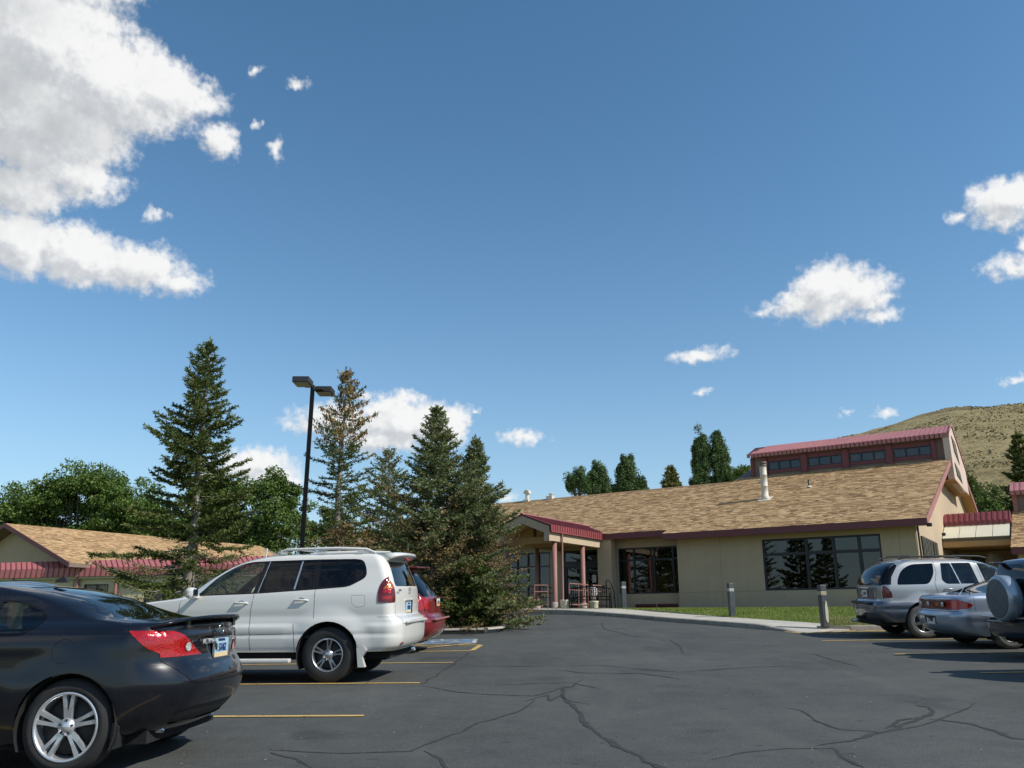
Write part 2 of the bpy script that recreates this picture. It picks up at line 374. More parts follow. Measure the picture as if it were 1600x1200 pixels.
DRY = soil_material('dry_ground', [(.22, .18, .09), (.30, .25, .13), (.17, .17, .07)], .05)

from mathutils.geometry import delaunay_2d_cdt
def sheet(poly, zf, step=.8, name='sheet', mat=None, parent=None, skirt=0, skirt_mat=None):
    """a patch of ground: polygon filled with a grid of points, heights from zf; optional vertical skirt round its edge"""
    P = []
    n = len(poly)
    for i in range(n):
        a = Vector(poly[i]); b = Vector(poly[(i+1) % n]); k = max(1, int((b-a).length/step))
        P += [a.lerp(b, j/k) for j in range(k)]
    nb = len(P); edges = [(i, (i+1) % nb) for i in range(nb)]
    xs = [p.x for p in P]; ys = [p.y for p in P]
    def inside(x, y):
        c = False
        for i in range(n):
            x1, y1 = poly[i]; x2, y2 = poly[(i+1) % n]
            if (y1 > y) != (y2 > y) and x < (x2-x1)*(y-y1)/(y2-y1)+x1: c = not c
        return c
    pts = list(P); y = min(ys)+step/2
    while y < max(ys):
        x = min(xs)+step/2
        while x < max(xs):
            if inside(x, y): pts.append(Vector((x + random.uniform(-.1, .1)*step, y + random.uniform(-.1, .1)*step)))
            x += step
        y += step
    vo, eo, fo, *_ = delaunay_2d_cdt(pts, edges, [list(range(nb))], 1, 1e-5)
    mb = MB(); V = [(p.x, p.y, float(zf(p.x, p.y))) for p in vo]
    F = []
    for f in fo:
        a, b, c = (vo[i] for i in f[:3]); F.append(tuple(f) if (b-a).cross(c-a) > 0 else tuple(f)[::-1])
    mb.add(V, F, 0, True)
    if skirt:
        for i in range(nb):
            a = P[i]; b = P[(i+1) % nb]; za = float(zf(a.x, a.y)); zb = float(zf(b.x, b.y))
            mb.add([(a.x, a.y, za), (b.x, b.y, zb), (b.x, b.y, zb-skirt), (a.x, a.y, za-skirt)], [(0, 3, 2, 1), (0, 1, 2, 3)][:1], 1)
    return mb.build(name, [mat, skirt_mat or mat], parent)

# ---------------------------------------------------------------- ground
def far_ground():
    mb = MB(); V = [(0, 6, Hf(0, 6)-.05)]; rings = [3, 6, 9, 12, 16, 20, 25, 30, 36, 44, 55, 70, 100, 150, 230, 400, 800, 1600, 3500]; n = 72
    for r in rings:
        for j in range(n):
            q = 2*math.pi*j/n; x, y = r*math.sin(q), 6 + r*math.cos(q)
            V.append((x, y, Hf(x, y)-.05 - (0 if r < 60 else min(.6, (r-60)*.004))))
    F = [(0, 1+(j+1) % n, 1+j) for j in range(n)]
    for i in range(len(rings)-1):
        a, b = 1+i*n, 1+(i+1)*n
        F += [(a+j, a+(j+1) % n, b+(j+1) % n, b+j) for j in range(n)]
    F = [f[::-1] if False else f for f in F]
    mb.add(V, F, 0, True); return mb.build('ground', [DRY], kind='structure')
far_ground()
KERB = [(-4.0, 34.9), (-1.4, 34.4), (.5, 33.6), (1.9, 32.7), (3.0, 31.5), (3.9, 30.0), (4.7, 28.2), (5.6, 26.2), (6.3, 24.4), (6.8, 23.0), (7.2, 21.7)]
def smooth_path(P, k=4):
    out = []
    for i in range(len(P)-1):
        p0, p1, p2, p3 = (Vector(P[max(0, min(len(P)-1, j))]) for j in (i-1, i, i+1, i+2))
        for s in range(k):
            t = s/k; out.append(.5*((2*p1)+(-p0+p2)*t+(2*p0-5*p1+4*p2-p3)*t*t+(-p0+3*p1-3*p2+p3)*t**3))
    out.append(Vector(P[-1])); return out
KP = smooth_path(KERB)
def offset_path(P, d):
    out = []
    for i, p in enumerate(P):
        t = (P[min(i+1, len(P)-1)] - P[max(i-1, 0)]).normalized(); out.append(p + Vector((-t.y, t.x))*d)
    return out
lot = sheet([(-9, -9), (18, -9), (18, 22.4), (8.6, 22.4), (7.2, 21.6)] + [tuple(p + Vector((-.02, -.02))) for p in KP[::-1][1:]] + [(-12, 36.5), (-14, 36), (-14, 22.5), (-9, 22.5)], H, 1.0, 'parking_lot', ASPHALT)
tag(lot, kind='structure')
def strip(name, pts, w, mat, dz=.004, parent=lot, ends=None, step=.5):
    """painted or sealed strip lying on the lot, following its surface"""
    P = []
    for i in range(len(pts)-1):
        a, b = Vector(pts[i]), Vector(pts[i+1]); k = max(1, int((b-a).length/step)); P += [a.lerp(b, j/k) for j in range(k)]
    P.append(Vector(pts[-1])); ws = w if hasattr(w, '__call__') else (lambda t: w)
    mb = MB(); V = []
    for i, p in enumerate(P):
        t = (P[min(i+1, len(P)-1)] - P[max(i-1, 0)]).normalized(); nn = Vector((-t.y, t.x))*ws(i/(len(P)-1))/2
        for q in (p-nn, p, p+nn): V.append((q.x, q.y, Hf(q.x, q.y)+dz))
    F = [(3*i+k, 3*i+3+k, 3*i+4+k, 3*i+1+k) for i in range(len(P)-1) for k in (0, 1)]
    mb.add(V, F, 0, True); return mb.build(name, [mat], parent)
CR = [
[(0.70,11.84),(0.62,10.57),(0.70,9.44),(0.74,8.51),(0.82,7.83),(0.92,7.17),(1.00,6.70),(1.09,6.44),(1.18,5.89),(1.3,5.2)],
[(0.28,10.41),(0.02,9.51),(-0.35,8.70),(-0.71,7.73),(-0.83,7.33),(-1.40,7.30),(-2.03,7.51)],
[(-0.71,7.32),(-0.58,6.95),(-0.47,6.59),(-0.40,6.10),(-.3,5.5)],
[(-1.25,12.22),(-1.17,13.22),(-1.07,14.73),(-0.84,18.18)],
[(-1.23,12.10),(-0.70,11.32),(-0.27,10.98),(0.26,10.83),(0.78,11.73),(1.01,12.56)],
[(0.65,14.19),(1.08,13.43),(1.96,13.29),(2.35,12.36)],
[(-0.29,11.98),(0.81,12.16),(1.13,11.47)],
[(0.14,10.35),(0.25,10.49),(0.44,10.90),(0.47,10.31),(0.61,10.88),(0.68,10.28),(0.88,10.03)],
[(-0.86,15.12),(0.04,14.71),(1.47,14.72),(2.55,13.34),(3.71,13.92),(4.91,14.12)],
[(2.90,9.65),(3.04,9.29),(2.93,8.57),(2.97,8.09),(3.27,7.90),(3.83,8.27),(4.28,8.73),(5.07,9.66)],
[(2.48,7.31),(2.87,7.51),(3.48,8.09),(4.18,8.90),(4.41,9.38),(4.35,9.56)],
[(1.50,6.76),(1.79,7.04),(2.21,7.18),(2.57,7.14),(2.48,6.67),(2.41,6.0)],
[(4.04,8.61),(4.29,8.23),(4.21,7.50),(4.35,7.34)],
[(5.63,16.40),(5.51,14.91),(5.46,13.78)],
[(7.32,17.21),(7.85,17.34)],
[(3.72,20.45),(3.57,18.53),(3.32,16.84)],
[(-2.00,7.40),(-1.68,7.05),(-1.48,6.67)],
[(3.4, 8.1), (3.75, 8.6), (4.2, 8.85)],
[(2.9, 28), (2.6, 24.5), (3.0, 21.5), (3.7, 20.4)]]
for k, P in enumerate(CR):
    # wandering line: bend each straight piece a little
    Q = []
    for i in range(len(P)-1):
        a, b = Vector(P[i]), Vector(P[i+1]); m = max(2, int((b-a).length/.09))
        for j in range(m):
            p = a.lerp(b, j/m); nv = mnoise.noise_vector(Vector((p.x*2.3, p.y*2.3, k))); nw = mnoise.noise_vector(Vector((p.x*9, p.y*9, k+40))); Q.append(p + Vector((nv.x, nv.y))*.05 + Vector((nw.x, nw.y))*.022)
    Q.append(Vector(P[-1]))
    strip('tar_seam', Q, lambda t, k=k: (.012 + .022*abs(math.sin(t*17+k)) + .026*random.random())*(1.3 if k in (0, 10, 12, 17) else .8)*min(1, .25+5*min(t, 1-t)), TAR, .004, step=.3)
for pts in ([(-8.6, 9.9), (-1.57, 9.42)], [(-8.6, 12.95), (-1.3, 12.40)], [(-8.6, 16.1), (-1.05, 15.66)], [(7.0, 15.95), (13.6, 15.9)], [(6.7, 12.55), (13.6, 12.5)], [(6.9, 19.35), (13.6, 19.25)], [(-8.6, 6.4), (-1.7, 6.0)]):
    strip('parking_line', pts, .10, YELLOW, .008)
# hatched access aisle behind the dark red minivan
for pts in ([(-8.4, 20.2), (-.72, 19.66)], [(-8.4, 18.5), (-.86, 18.2)]): strip('aisle_line', pts, .11, YELLOW, .008)
strip('aisle_line', [(-.84, 18.25), (-.70, 19.6)], .11, YELLOW, .012)
for x in (-8, -6.9, -5.8, -4.7, -3.6, -2.5): strip('aisle_stripe', [(x, 18.42+(-x)*.012), (x+1.55, 20.0+(-x)*.06-.15)], .10, YELLOW, .016)
# blue accessible-space square with its white border and symbol
def quadmark(name, c, hw, hh, mat, dz):
    P = [(c[0]-hw, c[1]-hh), (c[0]+hw, c[1]-hh), (c[0]+hw, c[1]+hh), (c[0]-hw, c[1]+hh)]
    return MB().add([(x, y, Hf(x, y)+dz) for x, y in P], [(0, 1, 2, 3)]).build(name, [mat], lot)
quadmark('accessible_square', (-1.62, 20.85), .78, .62, WHITEP, .004); quadmark('accessible_field', (-1.62, 20.85), .68, .54, BLUEP, .008)
def mark(name, pts, w): return strip(name, pts, w, WHITEP, .012, step=.1)
mark('symbol_stroke', [(-1.62+.28*math.cos(a)-.02, 20.80+.26*math.sin(a)) for a in np.linspace(2.2, 6.0, 14)], .07)
mark('symbol_stroke', [(-1.72, 21.22), (-1.66, 20.95), (-1.40, 20.93), (-1.28, 20.70)], .09); mark('symbol_stroke', [(-1.78, 21.30), (-1.68, 21.30)], .1)
# yellow hatching where the walk ramps down beside the bollard
strip('ramp_line', [(7.0, 22.2), (7.28, 21.3), (8.2, 21.25), (11.4, 21.9)], .10, YELLOW, .008)
for k in range(6): strip('ramp_stripe', [(7.25+.35*k, 21.45+.03*k), (8.3+.5*k, 22.15)], .09, YELLOW, .012)

# sidewalk: slabs cut by joints along the kerb path
def SW(x, y): return Hf(x, y) + .13*min(1, max(.06, (float(y)-21.6)/1.8)) if x > 6 else Hf(x, y)+.13+.06*min(1, max(0, (float(y)-31)/1.8))
inner = offset_path(KP, 1.55)
walk = MB().build('sidewalk', [CONC], kind='structure')
kerb = MB()
def arc_index(P, L):
    d = [0]
    for i in range(1, len(P)): d.append(d[-1]+(P[i]-P[i-1]).length)
    return d
dk = arc_index(KP, 0)
def at_len(P, d, s):
    for i in range(1, len(P)):
        if d[i] >= s: t = (s-d[i-1])/max(1e-6, d[i]-d[i-1]); return P[i-1].lerp(P[i], t)
    return P[-1]
dn = arc_index(inner, 0); Lk, Ln = dk[-1], dn[-1]; nsl = 12
for i in range(nsl):
    mb = MB(); s0, s1 = i/nsl + .0008, (i+1)/nsl - .0008; sub = 4; V = []
    for j in range(sub+1):
        s = s0+(s1-s0)*j/sub; a = at_len(KP, dk, s*Lk); b = at_len(inner, dn, s*Ln); a2 = a.lerp(b, .1)
        for p in (a2, b): V.append((p.x, p.y, SW(p.x, p.y)+.002))
        for p in (a2, b): V.append((p.x, p.y, SW(p.x, p.y)-.1))
    F = []
    for j in range(sub): o = 4*j; F += [(o, o+1, o+5, o+4), (o, o+4, o+6, o+2), (o+1, o+3, o+7, o+5)]
    F += [(0, 2, 3, 1), (4*sub, 4*sub+1, 4*sub+3, 4*sub+2)]
    mb.add(V, F); mb.build('sidewalk_slab', [CONC], walk)
for i in range(16):
    mb = MB(); s0, s1 = i/16+.0005, (i+1)/16-.0005; V = []; sub = 3
    for j in range(sub+1):
        s = s0+(s1-s0)*j/sub; a = at_len(KP, dk, s*Lk); b = at_len(inner, dn, s*Ln); c = a.lerp(b, .095); a1 = a.lerp(b, .015)
        V += [(a.x, a.y, Hf(a.x, a.y)-.08), (a.x, a.y, SW(a.x, a.y)-.02), (a1.x, a1.y, SW(a.x, a.y)+.002), (c.x, c.y, SW(c.x, c.y)+.002)]
    F = [(4*j+k, 4*j+k+1, 4*j+k+5, 4*j+k+4) for j in range(sub) for k in range(3)]; F += [(0, 3, 2, 1), (4*sub, 4*sub+1, 4*sub+2, 4*sub+3)]
    mb.add(V, [f[::-1] for f in F]); mb.build('kerb_stone', [KERBM], walk)

def uvof(x, y):
    d = Vector((x, y, 0)) - Vector((BO.x, BO.y, 0)); return d.dot(BU), d.dot(BP)
def LZ(x, y):
    """height of the lawn: from the back of the walk up to the foot of the building"""
    u, v = uvof(x, y); t = min(1, max(0, (v+7.5)/7.0)); t = t*t*(3-2*t)
    h = Hf(x, y) + .12
    far = min(1, max(0, (math.hypot(x-4, y-38)-22)/10))
    return (h*(1-t) + .42*t)*(1-far) + h*far
lawn_poly = [tuple(p) for p in offset_path(KP, 1.545)] + [(7.9, 22.42), (9.2, 22.5), (26, 22.6), (40, 40), (40, 62), (-22, 62), (-22, 44), (-14, 36.6), (-4, 36.2)]
lawn = sheet(lawn_poly, LZ, 1.0, 'lawn', TURF, None, .3, KERBM); tag(lawn, kind='structure')
# low yellow-painted kerb along the front of the lawn, right of the ramp
for i in range(9):
    x0 = 8.0+i*2.0; mb = MB(); V = []
    for x in (x0+.005, x0+1.995):
        y = 22.36; z = Hf(x, y); V += [(x, y, z-.05), (x, y, z+.10), (x, y+.03, z+.11), (x, y+.14, z+.11), (x, y+.14, z-.05)]
    mb.add(V, [(k, k+5, k+6, k+1) for k in range(4)] + [(0, 1, 2, 3, 4), (9, 8, 7, 6, 5)]).build('kerb_stone', [KERBM], lawn)
# planted island with the conifers
isl_poly = [tuple(p) for p in smooth_path([(-.75, 23.35), (-.38, 23.9), (-.36, 25.2), (-.9, 27.4), (-2.2, 30.5), (-3.6, 33.2), (-5.5, 34.6), (-14, 35), (-14.3, 30), (-14.2, 24.0), (-13.5, 23.35), (-8, 23.3), (-.75, 23.35)], 4)[:-1]]
isl = sheet(isl_poly, lambda x, y: Hf(x, y)+.13, .9, 'planting_island', MULCH, None); tag(isl, kind='structure')
ed = [Vector(p) for p in isl_poly]; ed.append(ed[0]); di = arc_index(ed, 0); nk = 26
for i in range(nk):
    V = []; sub = 3; s0, s1 = (i+.004)/nk, (i+.996)/nk
    for j in range(sub+1):
        s = (s0+(s1-s0)*j/sub)*di[-1]; a = at_len(ed, di, s); b = at_len(ed, di, min(di[-1], s+.05)); t = (b-a).normalized() if (b-a).length > 1e-5 else Vector((1, 0)); nv = Vector((t.y, -t.x)); z = Hf(a.x, a.y)
        for off, dz in ((.02, -.05), (.02, .13), (0, .15), (-.13, .15), (-.15, .10)): V.append((a.x+nv.x*off*-1, a.y+nv.y*off*-1, z+dz))
    F = [(5*j+k, 5*j+5+k, 5*j+6+k, 5*j+k+1) for j in range(sub) for k in range(4)] + [(0, 1, 2, 3, 4), tuple(5*sub+k for k in range(5))[::-1]]
    MB().add(V, F).build('kerb_stone', [KERBM], isl)
# left green beyond the lot
lg = sheet([(-9.05, -9), (-9.05, 22.45), (-14.05, 22.45), (-14.6, 36), (-23, 44), (-60, 46), (-60, -9)], lambda x, y: Hf(x, y)+.10, 2.5, 'side_lawn', TURF, None, .2, KERBM); tag(lg, kind='structure')

# ---------------------------------------------------------------- grass blades (stuff)
BLADE = M_island('grass_blade', [(.12, .18, .03), (.19, .26, .05), (.27, .31, .08), (.38, .34, .15)], .7, .45, .35, translucent=.35)
DRYBLADE = M_island('dry_grass_blade', [(.16, .17, .05), (.34, .28, .13), (.42, .34, .18), (.25, .22, .09)], .8, .3, .6, translucent=.25)
def grass(name, pts, zf, hmin, hmax, mat, lean=.35):
    n = len(pts); x = pts[:, 0]; y = pts[:, 1]; z = np.array([zf(a, b) for a, b in pts])
    ang = rng.uniform(0, math.pi, n); w = rng.uniform(.006, .013, n); h = rng.uniform(hmin, hmax, n); la = rng.uniform(0, 2*math.pi, n); ll = rng.uniform(0, lean, n)*h
    V = np.zeros((n, 3, 3)); V[:, 0] = np.stack([x-np.cos(ang)*w, y-np.sin(ang)*w, z-.01], 1); V[:, 1] = np.stack([x+np.cos(ang)*w, y+np.sin(ang)*w, z-.01], 1)
    V[:, 2] = np.stack([x+np.cos(la)*ll, y+np.sin(la)*ll, z+h], 1)
    return tag(quads_obj(name, V, mat), kind='stuff')
def lawn_points(n, x0, x1, y0, y1, keep):
    out = []
    while len(out) < n:
        x = random.uniform(x0, x1); y = random.uniform(y0, y1)
        if keep(x, y): out.append((x, y))
    return np.array(out)
def near_lawn(x, y):
    u, v = uvof(x, y)
    if v > -.05 or u > 13: return False
    for i in range(len(inner)-1):
        if inner[i].y >= y > inner[i+1].y: return x > inner[i].x + .02
    return y > 22.55 and x > 8.3
def dry(x, y): return mnoise.noise(Vector((x*.45, y*.45, 3))) + (25.0-y)*.16 + (.2 if x > 9 else 0) > .2
pts = lawn_points(62000, 1.5, 16, 22.5, 38, near_lawn)
isdry = np.array([dry(a, b) and random.random() < .75 for a, b in pts])
grass('grass', pts[~isdry], LZ, .03, .075, BLADE); grass('dry_grass', pts[isdry], LZ, .02, .06, DRYBLADE)
# loose grit on the asphalt near the camera
GRIT = M_island('grit', [(.08, .08, .075), (.2, .19, .17), (.4, .38, .33)], .9)
n = 900; gx = rng.uniform(-3, 6, n); gy = 4.5 + rng.gamma(2, 4, n); gz = H(gx, gy) + .002; s = rng.uniform(.004, .012, n)
V = np.zeros((n, 3, 3)); 
for k in range(3): a = rng.uniform(0, 2, n) + k*2.09; V[:, k] = np.stack([gx+np.cos(a)*s, gy+np.sin(a)*s, gz+rng.uniform(0, .008, n)], 1)
tag(quads_obj('grit', V, GRIT), kind='stuff')

# ---------------------------------------------------------------- hill on the right
def hill_material():
    m = bpy.data.materials.new('sage_hill'); m.use_nodes = True; N = NT(m.node_tree); b = m.node_tree.nodes['Principled BSDF']
    pos = N.n('TexCoord').outputs['Object']
    f = N.math('ADD', N.math('MULTIPLY', N.noise(pos, .012, 6, .6), .5), N.math('MULTIPLY', N.noise(pos, .12, 6, .7), .5))
    c = N.ramp(f, [(.34, (.13, .105, .05)), (.45, (.25, .195, .095)), (.55, (.37, .295, .155)), (.66, (.19, .155, .075))])
    sage = N.smooth(N.noise(pos, .32, 5, .8), .50, .60); c = N.mix(N.math('MULTIPLY', sage, .55), c, (.11, .11, .055, 1))
    sp = N.n('SeparateXYZ'); N.t.links.new(pos, sp.inputs[0])
    N.put(b.inputs['Base Color'], c); b.inputs['Roughness'].default_value = 1; b.inputs['Specular IOR Level'].default_value = .1
    bp = N.n('Bump'); bp.inputs['Strength'].default_value = 1; bp.inputs['Distance'].default_value = 4.0
    N.put(bp.inputs['Height'], N.math('ADD', N.noise(pos, .06, 8, .72), N.math('MULTIPLY', N.noise(pos, .45, 5, .7), .35))); N.put(b.inputs['Normal'], bp.outputs[0])
    return m
HILLM = hill_material()
def hill_height(x, y):
    az = math.degrees(math.atan2(x, y)); r = math.hypot(x, y)
    crest = float(np.interp(az, [11, 15, 19.5, 21.8, 23.5, 26, 28.5, 31, 33, 37, 45, 60, 80], [0, 45, 118, 142, 145, 154, 160, 158, 156, 153, 150, 150, 90]))
    t = (r-230)/560
    s = 0 if t <= 0 else (math.sin(min(1, t)*math.pi/2)**1.15 if t < 1 else max(0, math.cos(min(1, (t-1)/1.2)*math.pi/2)))
    g = mnoise.fractal(Vector((x*.006, y*.006, 1)), 1, 2, 5)*9*min(1, crest/60) + mnoise.fractal(Vector((x*.03, y*.03, 5)), 1, 2, 4)*2.2*min(1, crest/60)
    return crest*s + g*s*.8 - 3
mb = MB(); V = []; na, nr = 230, 110
for i in range(nr+1):
    r = 215 + 1100*(i/nr)**1.25
    for j in range(na+1):
        a = R(9 + 78*j/na); x, y = r*math.sin(a), r*math.cos(a); V.append((x, y, hill_height(x, y)))
F = [(i*(na+1)+j, (i+1)*(na+1)+j, (i+1)*(na+1)+j+1, i*(na+1)+j+1) for i in range(nr) for j in range(na)]
mb.add(V, [f[::-1] for f in F], 0, True); mb.build('hill', [HILLM], kind='structure')
# sagebrush scattered over the slope
SAGE = M_island('sagebrush', [(.09, .09, .045), (.15, .145, .075), (.22, .20, .11)], 1, .2, .02)
n = 14000; aa = np.radians(rng.uniform(16, 44, n)); rr = rng.uniform(300, 790, n); V = []
for a, r in zip(aa, rr):
    x, y = r*math.sin(a), r*math.cos(a)
    if mnoise.noise(Vector((x*.02, y*.02, 9))) < -.1: continue
    z = hill_height(x, y); s = random.uniform(.2, .7)
    for k in range(5):
        q = random.uniform(0, 6.28); c, d = math.cos(q)*s, math.sin(q)*s; dz = s*random.uniform(.5, 1.1); ox, oy = random.uniform(-s, s)*.6, random.uniform(-s, s)*.6
        V.append([(x+ox-c*.6, y+oy-d*.6, z-.4), (x+ox+c*.6, y+oy+d*.6, z-.4), (x+ox+c*.4, y+oy+d*.4, z+dz), (x+ox-c*.5, y+oy-d*.5, z+dz*.8)])
tag(quads_obj('sagebrush', np.array(V), SAGE), kind='stuff')

# ---------------------------------------------------------------- building materials
STUCCO = M('tan_stucco', (.48, .37, .25), .92, vary=.09, vscale=.7, bump=.35, bscale=90, bdist=.004)
def plinth_fix(m):
    """damp darkening and splash stains at the foot of the stucco"""
    N = NT(m.node_tree); b = m.node_tree.nodes['Principled BSDF']; src = b.inputs['Base Color'].links[0].from_socket
    pos = N.n('TexCoord').outputs['Object']; sp = N.n('SeparateXYZ'); N.t.links.new(pos, sp.inputs[0])
    st = N.noise(N.vmath('MULTIPLY', pos, (3.0, 3.0, .35)), 1.2, 5, .6)
    low = N.math('SUBTRACT', 1, N.smooth(sp.outputs[2], .45, 1.15))
    f = N.math('ADD', N.math('MULTIPLY', low, .38), N.math('MULTIPLY', N.smooth(st, .5, .8), .28), clamp=True)
    N.put(b.inputs['Base Color'], N.mix(f, src, (.30, .27, .20, 1)))
plinth_fix(STUCCO)
TRIM = M('oxblood_trim', (.155, .042, .045), .6, vary=.15, vscale=2)
TRIMR = M('pale_red_trim', (.34, .15, .13), .7, vary=.12, vscale=2)  # paler red than the other trim
REDM = M('red_metal_roofing', (.25, .062, .066), .42, spec=.5, vary=.12, vscale=1.2)
PINKM = M('sheen_pink_metal_roofing', (.40, .165, .16), .5, vary=.08, vscale=1.2)  # red metal lightened to pink: the grazing sheen is in the colour
DARKT = M('shadow_gap_metal', (.06, .02, .022), .7)  # dark deck colour that puts shade into the gaps between roof panels
SOFFIT = M('wood_soffit', (.44, .27, .12), .8, vary=.15, vscale=2)
BRONZE = M('dark_bronze_frame', (.018, .018, .02), .45)
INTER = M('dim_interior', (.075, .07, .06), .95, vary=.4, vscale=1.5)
INTERF = M('interior_floor', (.16, .13, .10), .8)
GLASSW = M_glass('window_glass', (.20, .22, .22), 0, .085, .02)
POSTM = M('terracotta_post', (.27, .128, .105), .6, vary=.1, vscale=3)
CREAM = M('cream_metal', (.56, .52, .42), .55, vary=.1, vscale=2)
SHINGLE = M_island('asphalt_shingle', [(.17, .102, .05), (.32, .20, .098), (.42, .272, .138), (.60, .415, .225), (.29, .18, .088)], .95, .12, .5, bump=.5)
SHINGY = M_island('golden_shingle', [(.20, .122, .058), (.33, .21, .105), (.42, .275, .142), (.56, .385, .21), (.31, .197, .10)], .95, .12, .5, bump=.5)
BROWNP = M('brown_panel', (.20, .145, .115), .8, vary=.12, vscale=2, bump=.15)
WHITEPANEL = M('white_fibre_panel', (.66, .62, .48), .5, vary=.05, vscale=1)

main = thing('hall_building', 'long single storey tan stucco building with brown shingle roof and raised clerestory', 'building', BO, BR)

def shingles(parent, o, du, dv, nrm, width, length, mat, clip=None, tab=.19, expo=.135, name='shingles', kind='stuff'):
    """overlapping tabs: o = lower left corner, du along the eave, dv up the slope (unit vectors)"""
    o, du, dv, nrm = map(Vector, (o, du, dv, nrm)); V = []
    nc = int(length/expo)+1
    for r in range(nc):
        x = -random.uniform(0, tab)
        while x < width:
            w = tab*random.uniform(.6, 1.9); x0 = max(0, x)+.003; x1 = min(width, x+w)-.003; x += w
            if x1 - x0 < .03: continue
            y0 = r*expo; y1 = min(length, y0+expo*1.08)
            if clip and not clip((x0+x1)/2, y0): continue
            t = .010 + random.uniform(0, .009)
            A = o+du*x0+dv*y0; B = o+du*x1+dv*y0; Cc = o+du*x1+dv*y1; D = o+du*x0+dv*y1
            A2, B2 = A+nrm*t, B+nrm*t; C2, D2 = Cc+nrm*.003, D+nrm*.003
            V.append((A2, B2, C2, D2)); V.append((A, B, B2, A2))
    n = len(V)//2
    arr = np.array([[list(p) for p in q] for q in V])
    # weld the two faces of a tab into one island: share vertices
    me = bpy.data.meshes.new(name); vs = []; fs = []
    for i in range(n):
        a, b = arr[2*i], arr[2*i+1]; k = len(vs); vs += [tuple(a[0]), tuple(a[1]), tuple(a[2]), tuple(a[3]), tuple(b[0]), tuple(b[1])]
        fs += [(k, k+1, k+2, k+3), (k+4, k+5, k+1, k)]
    me.from_pydata(vs, [], fs); me.materials.append(mat); me.update()
    return tag(link(bpy.data.objects.new(name, me), parent), kind=kind)

def wall(parent, name, o, du, length, z0, z1, thick, openings, mat, nrm):
    """wall from o along du with rectangular openings (a0, a1, z0, z1); thickness runs back along -nrm"""
    o, du, nrm = map(Vector, (o, du, nrm)); us = sorted({0, length} | {a for op in openings for a in op[:2]}); zs = sorted({z0, z1} | {a for op in openings for a in op[2:]})
    mb = MB(); back = -nrm*thick
    def hole(a, z): return any(op[0] < a < op[1] and op[2] < z < op[3] for op in openings)
    pt = lambda a, z: o + du*a + Vector((0, 0, z))
    flip = du.cross(Vector((0, 0, 1))).dot(nrm) < 0
    def q(*p): mb.add(p, [(0, 1, 2, 3)[::-1] if flip else (0, 1, 2, 3)])
    for i in range(len(us)-1):
        for j in range(len(zs)-1):
            a, b, c, d = us[i], us[i+1], zs[j], zs[j+1]
            if hole((a+b)/2, (c+d)/2): continue
            q(pt(a, c), pt(b, c), pt(b, d), pt(a, d)); q(pt(b, c)+back, pt(a, c)+back, pt(a, d)+back, pt(b, d)+back)
    for a, b, c, d in openings:
        q(pt(a, c), pt(a, c)+back, pt(b, c)+back, pt(b, c)); q(pt(a, d)+back, pt(a, d), pt(b, d), pt(b, d)+back)
        q(pt(a, c)+back, pt(a, c), pt(a, d), pt(a, d)+back); q(pt(b, c), pt(b, c)+back, pt(b, d)+back, pt(b, d))
    q(pt(0, z0)+back, pt(0, z0), pt(0, z1), pt(0, z1)+back); q(pt(length, z0), pt(length, z0)+back, pt(length, z1)+back, pt(length, z1))
    q(pt(0, z1)+back, pt(0, z1), pt(length, z1), pt(length, z1)+back)
    return mb.build(name, [mat], parent)

def window(parent, o, du, nrm, a0, a1, z0, z1, cols, rows, fw=.06, mw=.05, name='window', glass=None, recess=.06, frame=None, pane_name='pane'):
    """frame with mullions at cols / rows (inner positions), one pane object per opening"""
    o, du, nrm = map(Vector, (o, du, nrm)); up = Vector((0, 0, 1)); mb = MB(); dp = nrm*.05; base = o - nrm*recess
    def bar(a, b, c, d, pr=0): mb.obox(base + du*a + up*c - dp - nrm*0 + nrm*pr, du*(b-a), up*(d-c), dp*1.6)
    bar(a0, a1, z1-fw, z1); bar(a0, a1, z0, z0+fw); bar(a0, a0+fw, z0+fw, z1-fw); bar(a1-fw, a1, z0+fw, z1-fw)
    cs = [a0+fw] + [x for c in cols for x in (c-mw/2, c+mw/2)] + [a1-fw]; rs = [z0+fw] + [x for r in rows for x in (r-mw/2, r+mw/2)] + [z1-fw]
    for c in cols: bar(c-mw/2, c+mw/2, z0+fw, z1-fw, .004)
    for r in rows:
        for k in range(0, len(cs), 2): bar(cs[k], cs[k+1], r-mw/2, r+mw/2)
    f = mb.build(name, [frame or BRONZE], parent)
    for i in range(0, len(cs), 2):
        for j in range(0, len(rs), 2):
            a, b, c, d = cs[i]-.008, cs[i+1]+.008, rs[j]-.008, rs[j+1]+.008; g = base - nrm*.02; e = random.uniform(-.0015, .0015)
            P = [g+du*a+up*c+nrm*e, g+du*b+up*c, g+du*b+up*d-nrm*e, g+du*a+up*d]; P2 = [p - nrm*.008 for p in P]
            MB().add(P+P2, [(0, 1, 2, 3), (7, 6, 5, 4), (0, 4, 5, 1), (1, 5, 6, 2), (2, 6, 7, 3), (3, 7, 4, 0)]).build(pane_name, [glass or GLASSW], f)
    return f
NX, PX, NY = (-1, 0, 0), (1, 0, 0), (0, -1, 0)

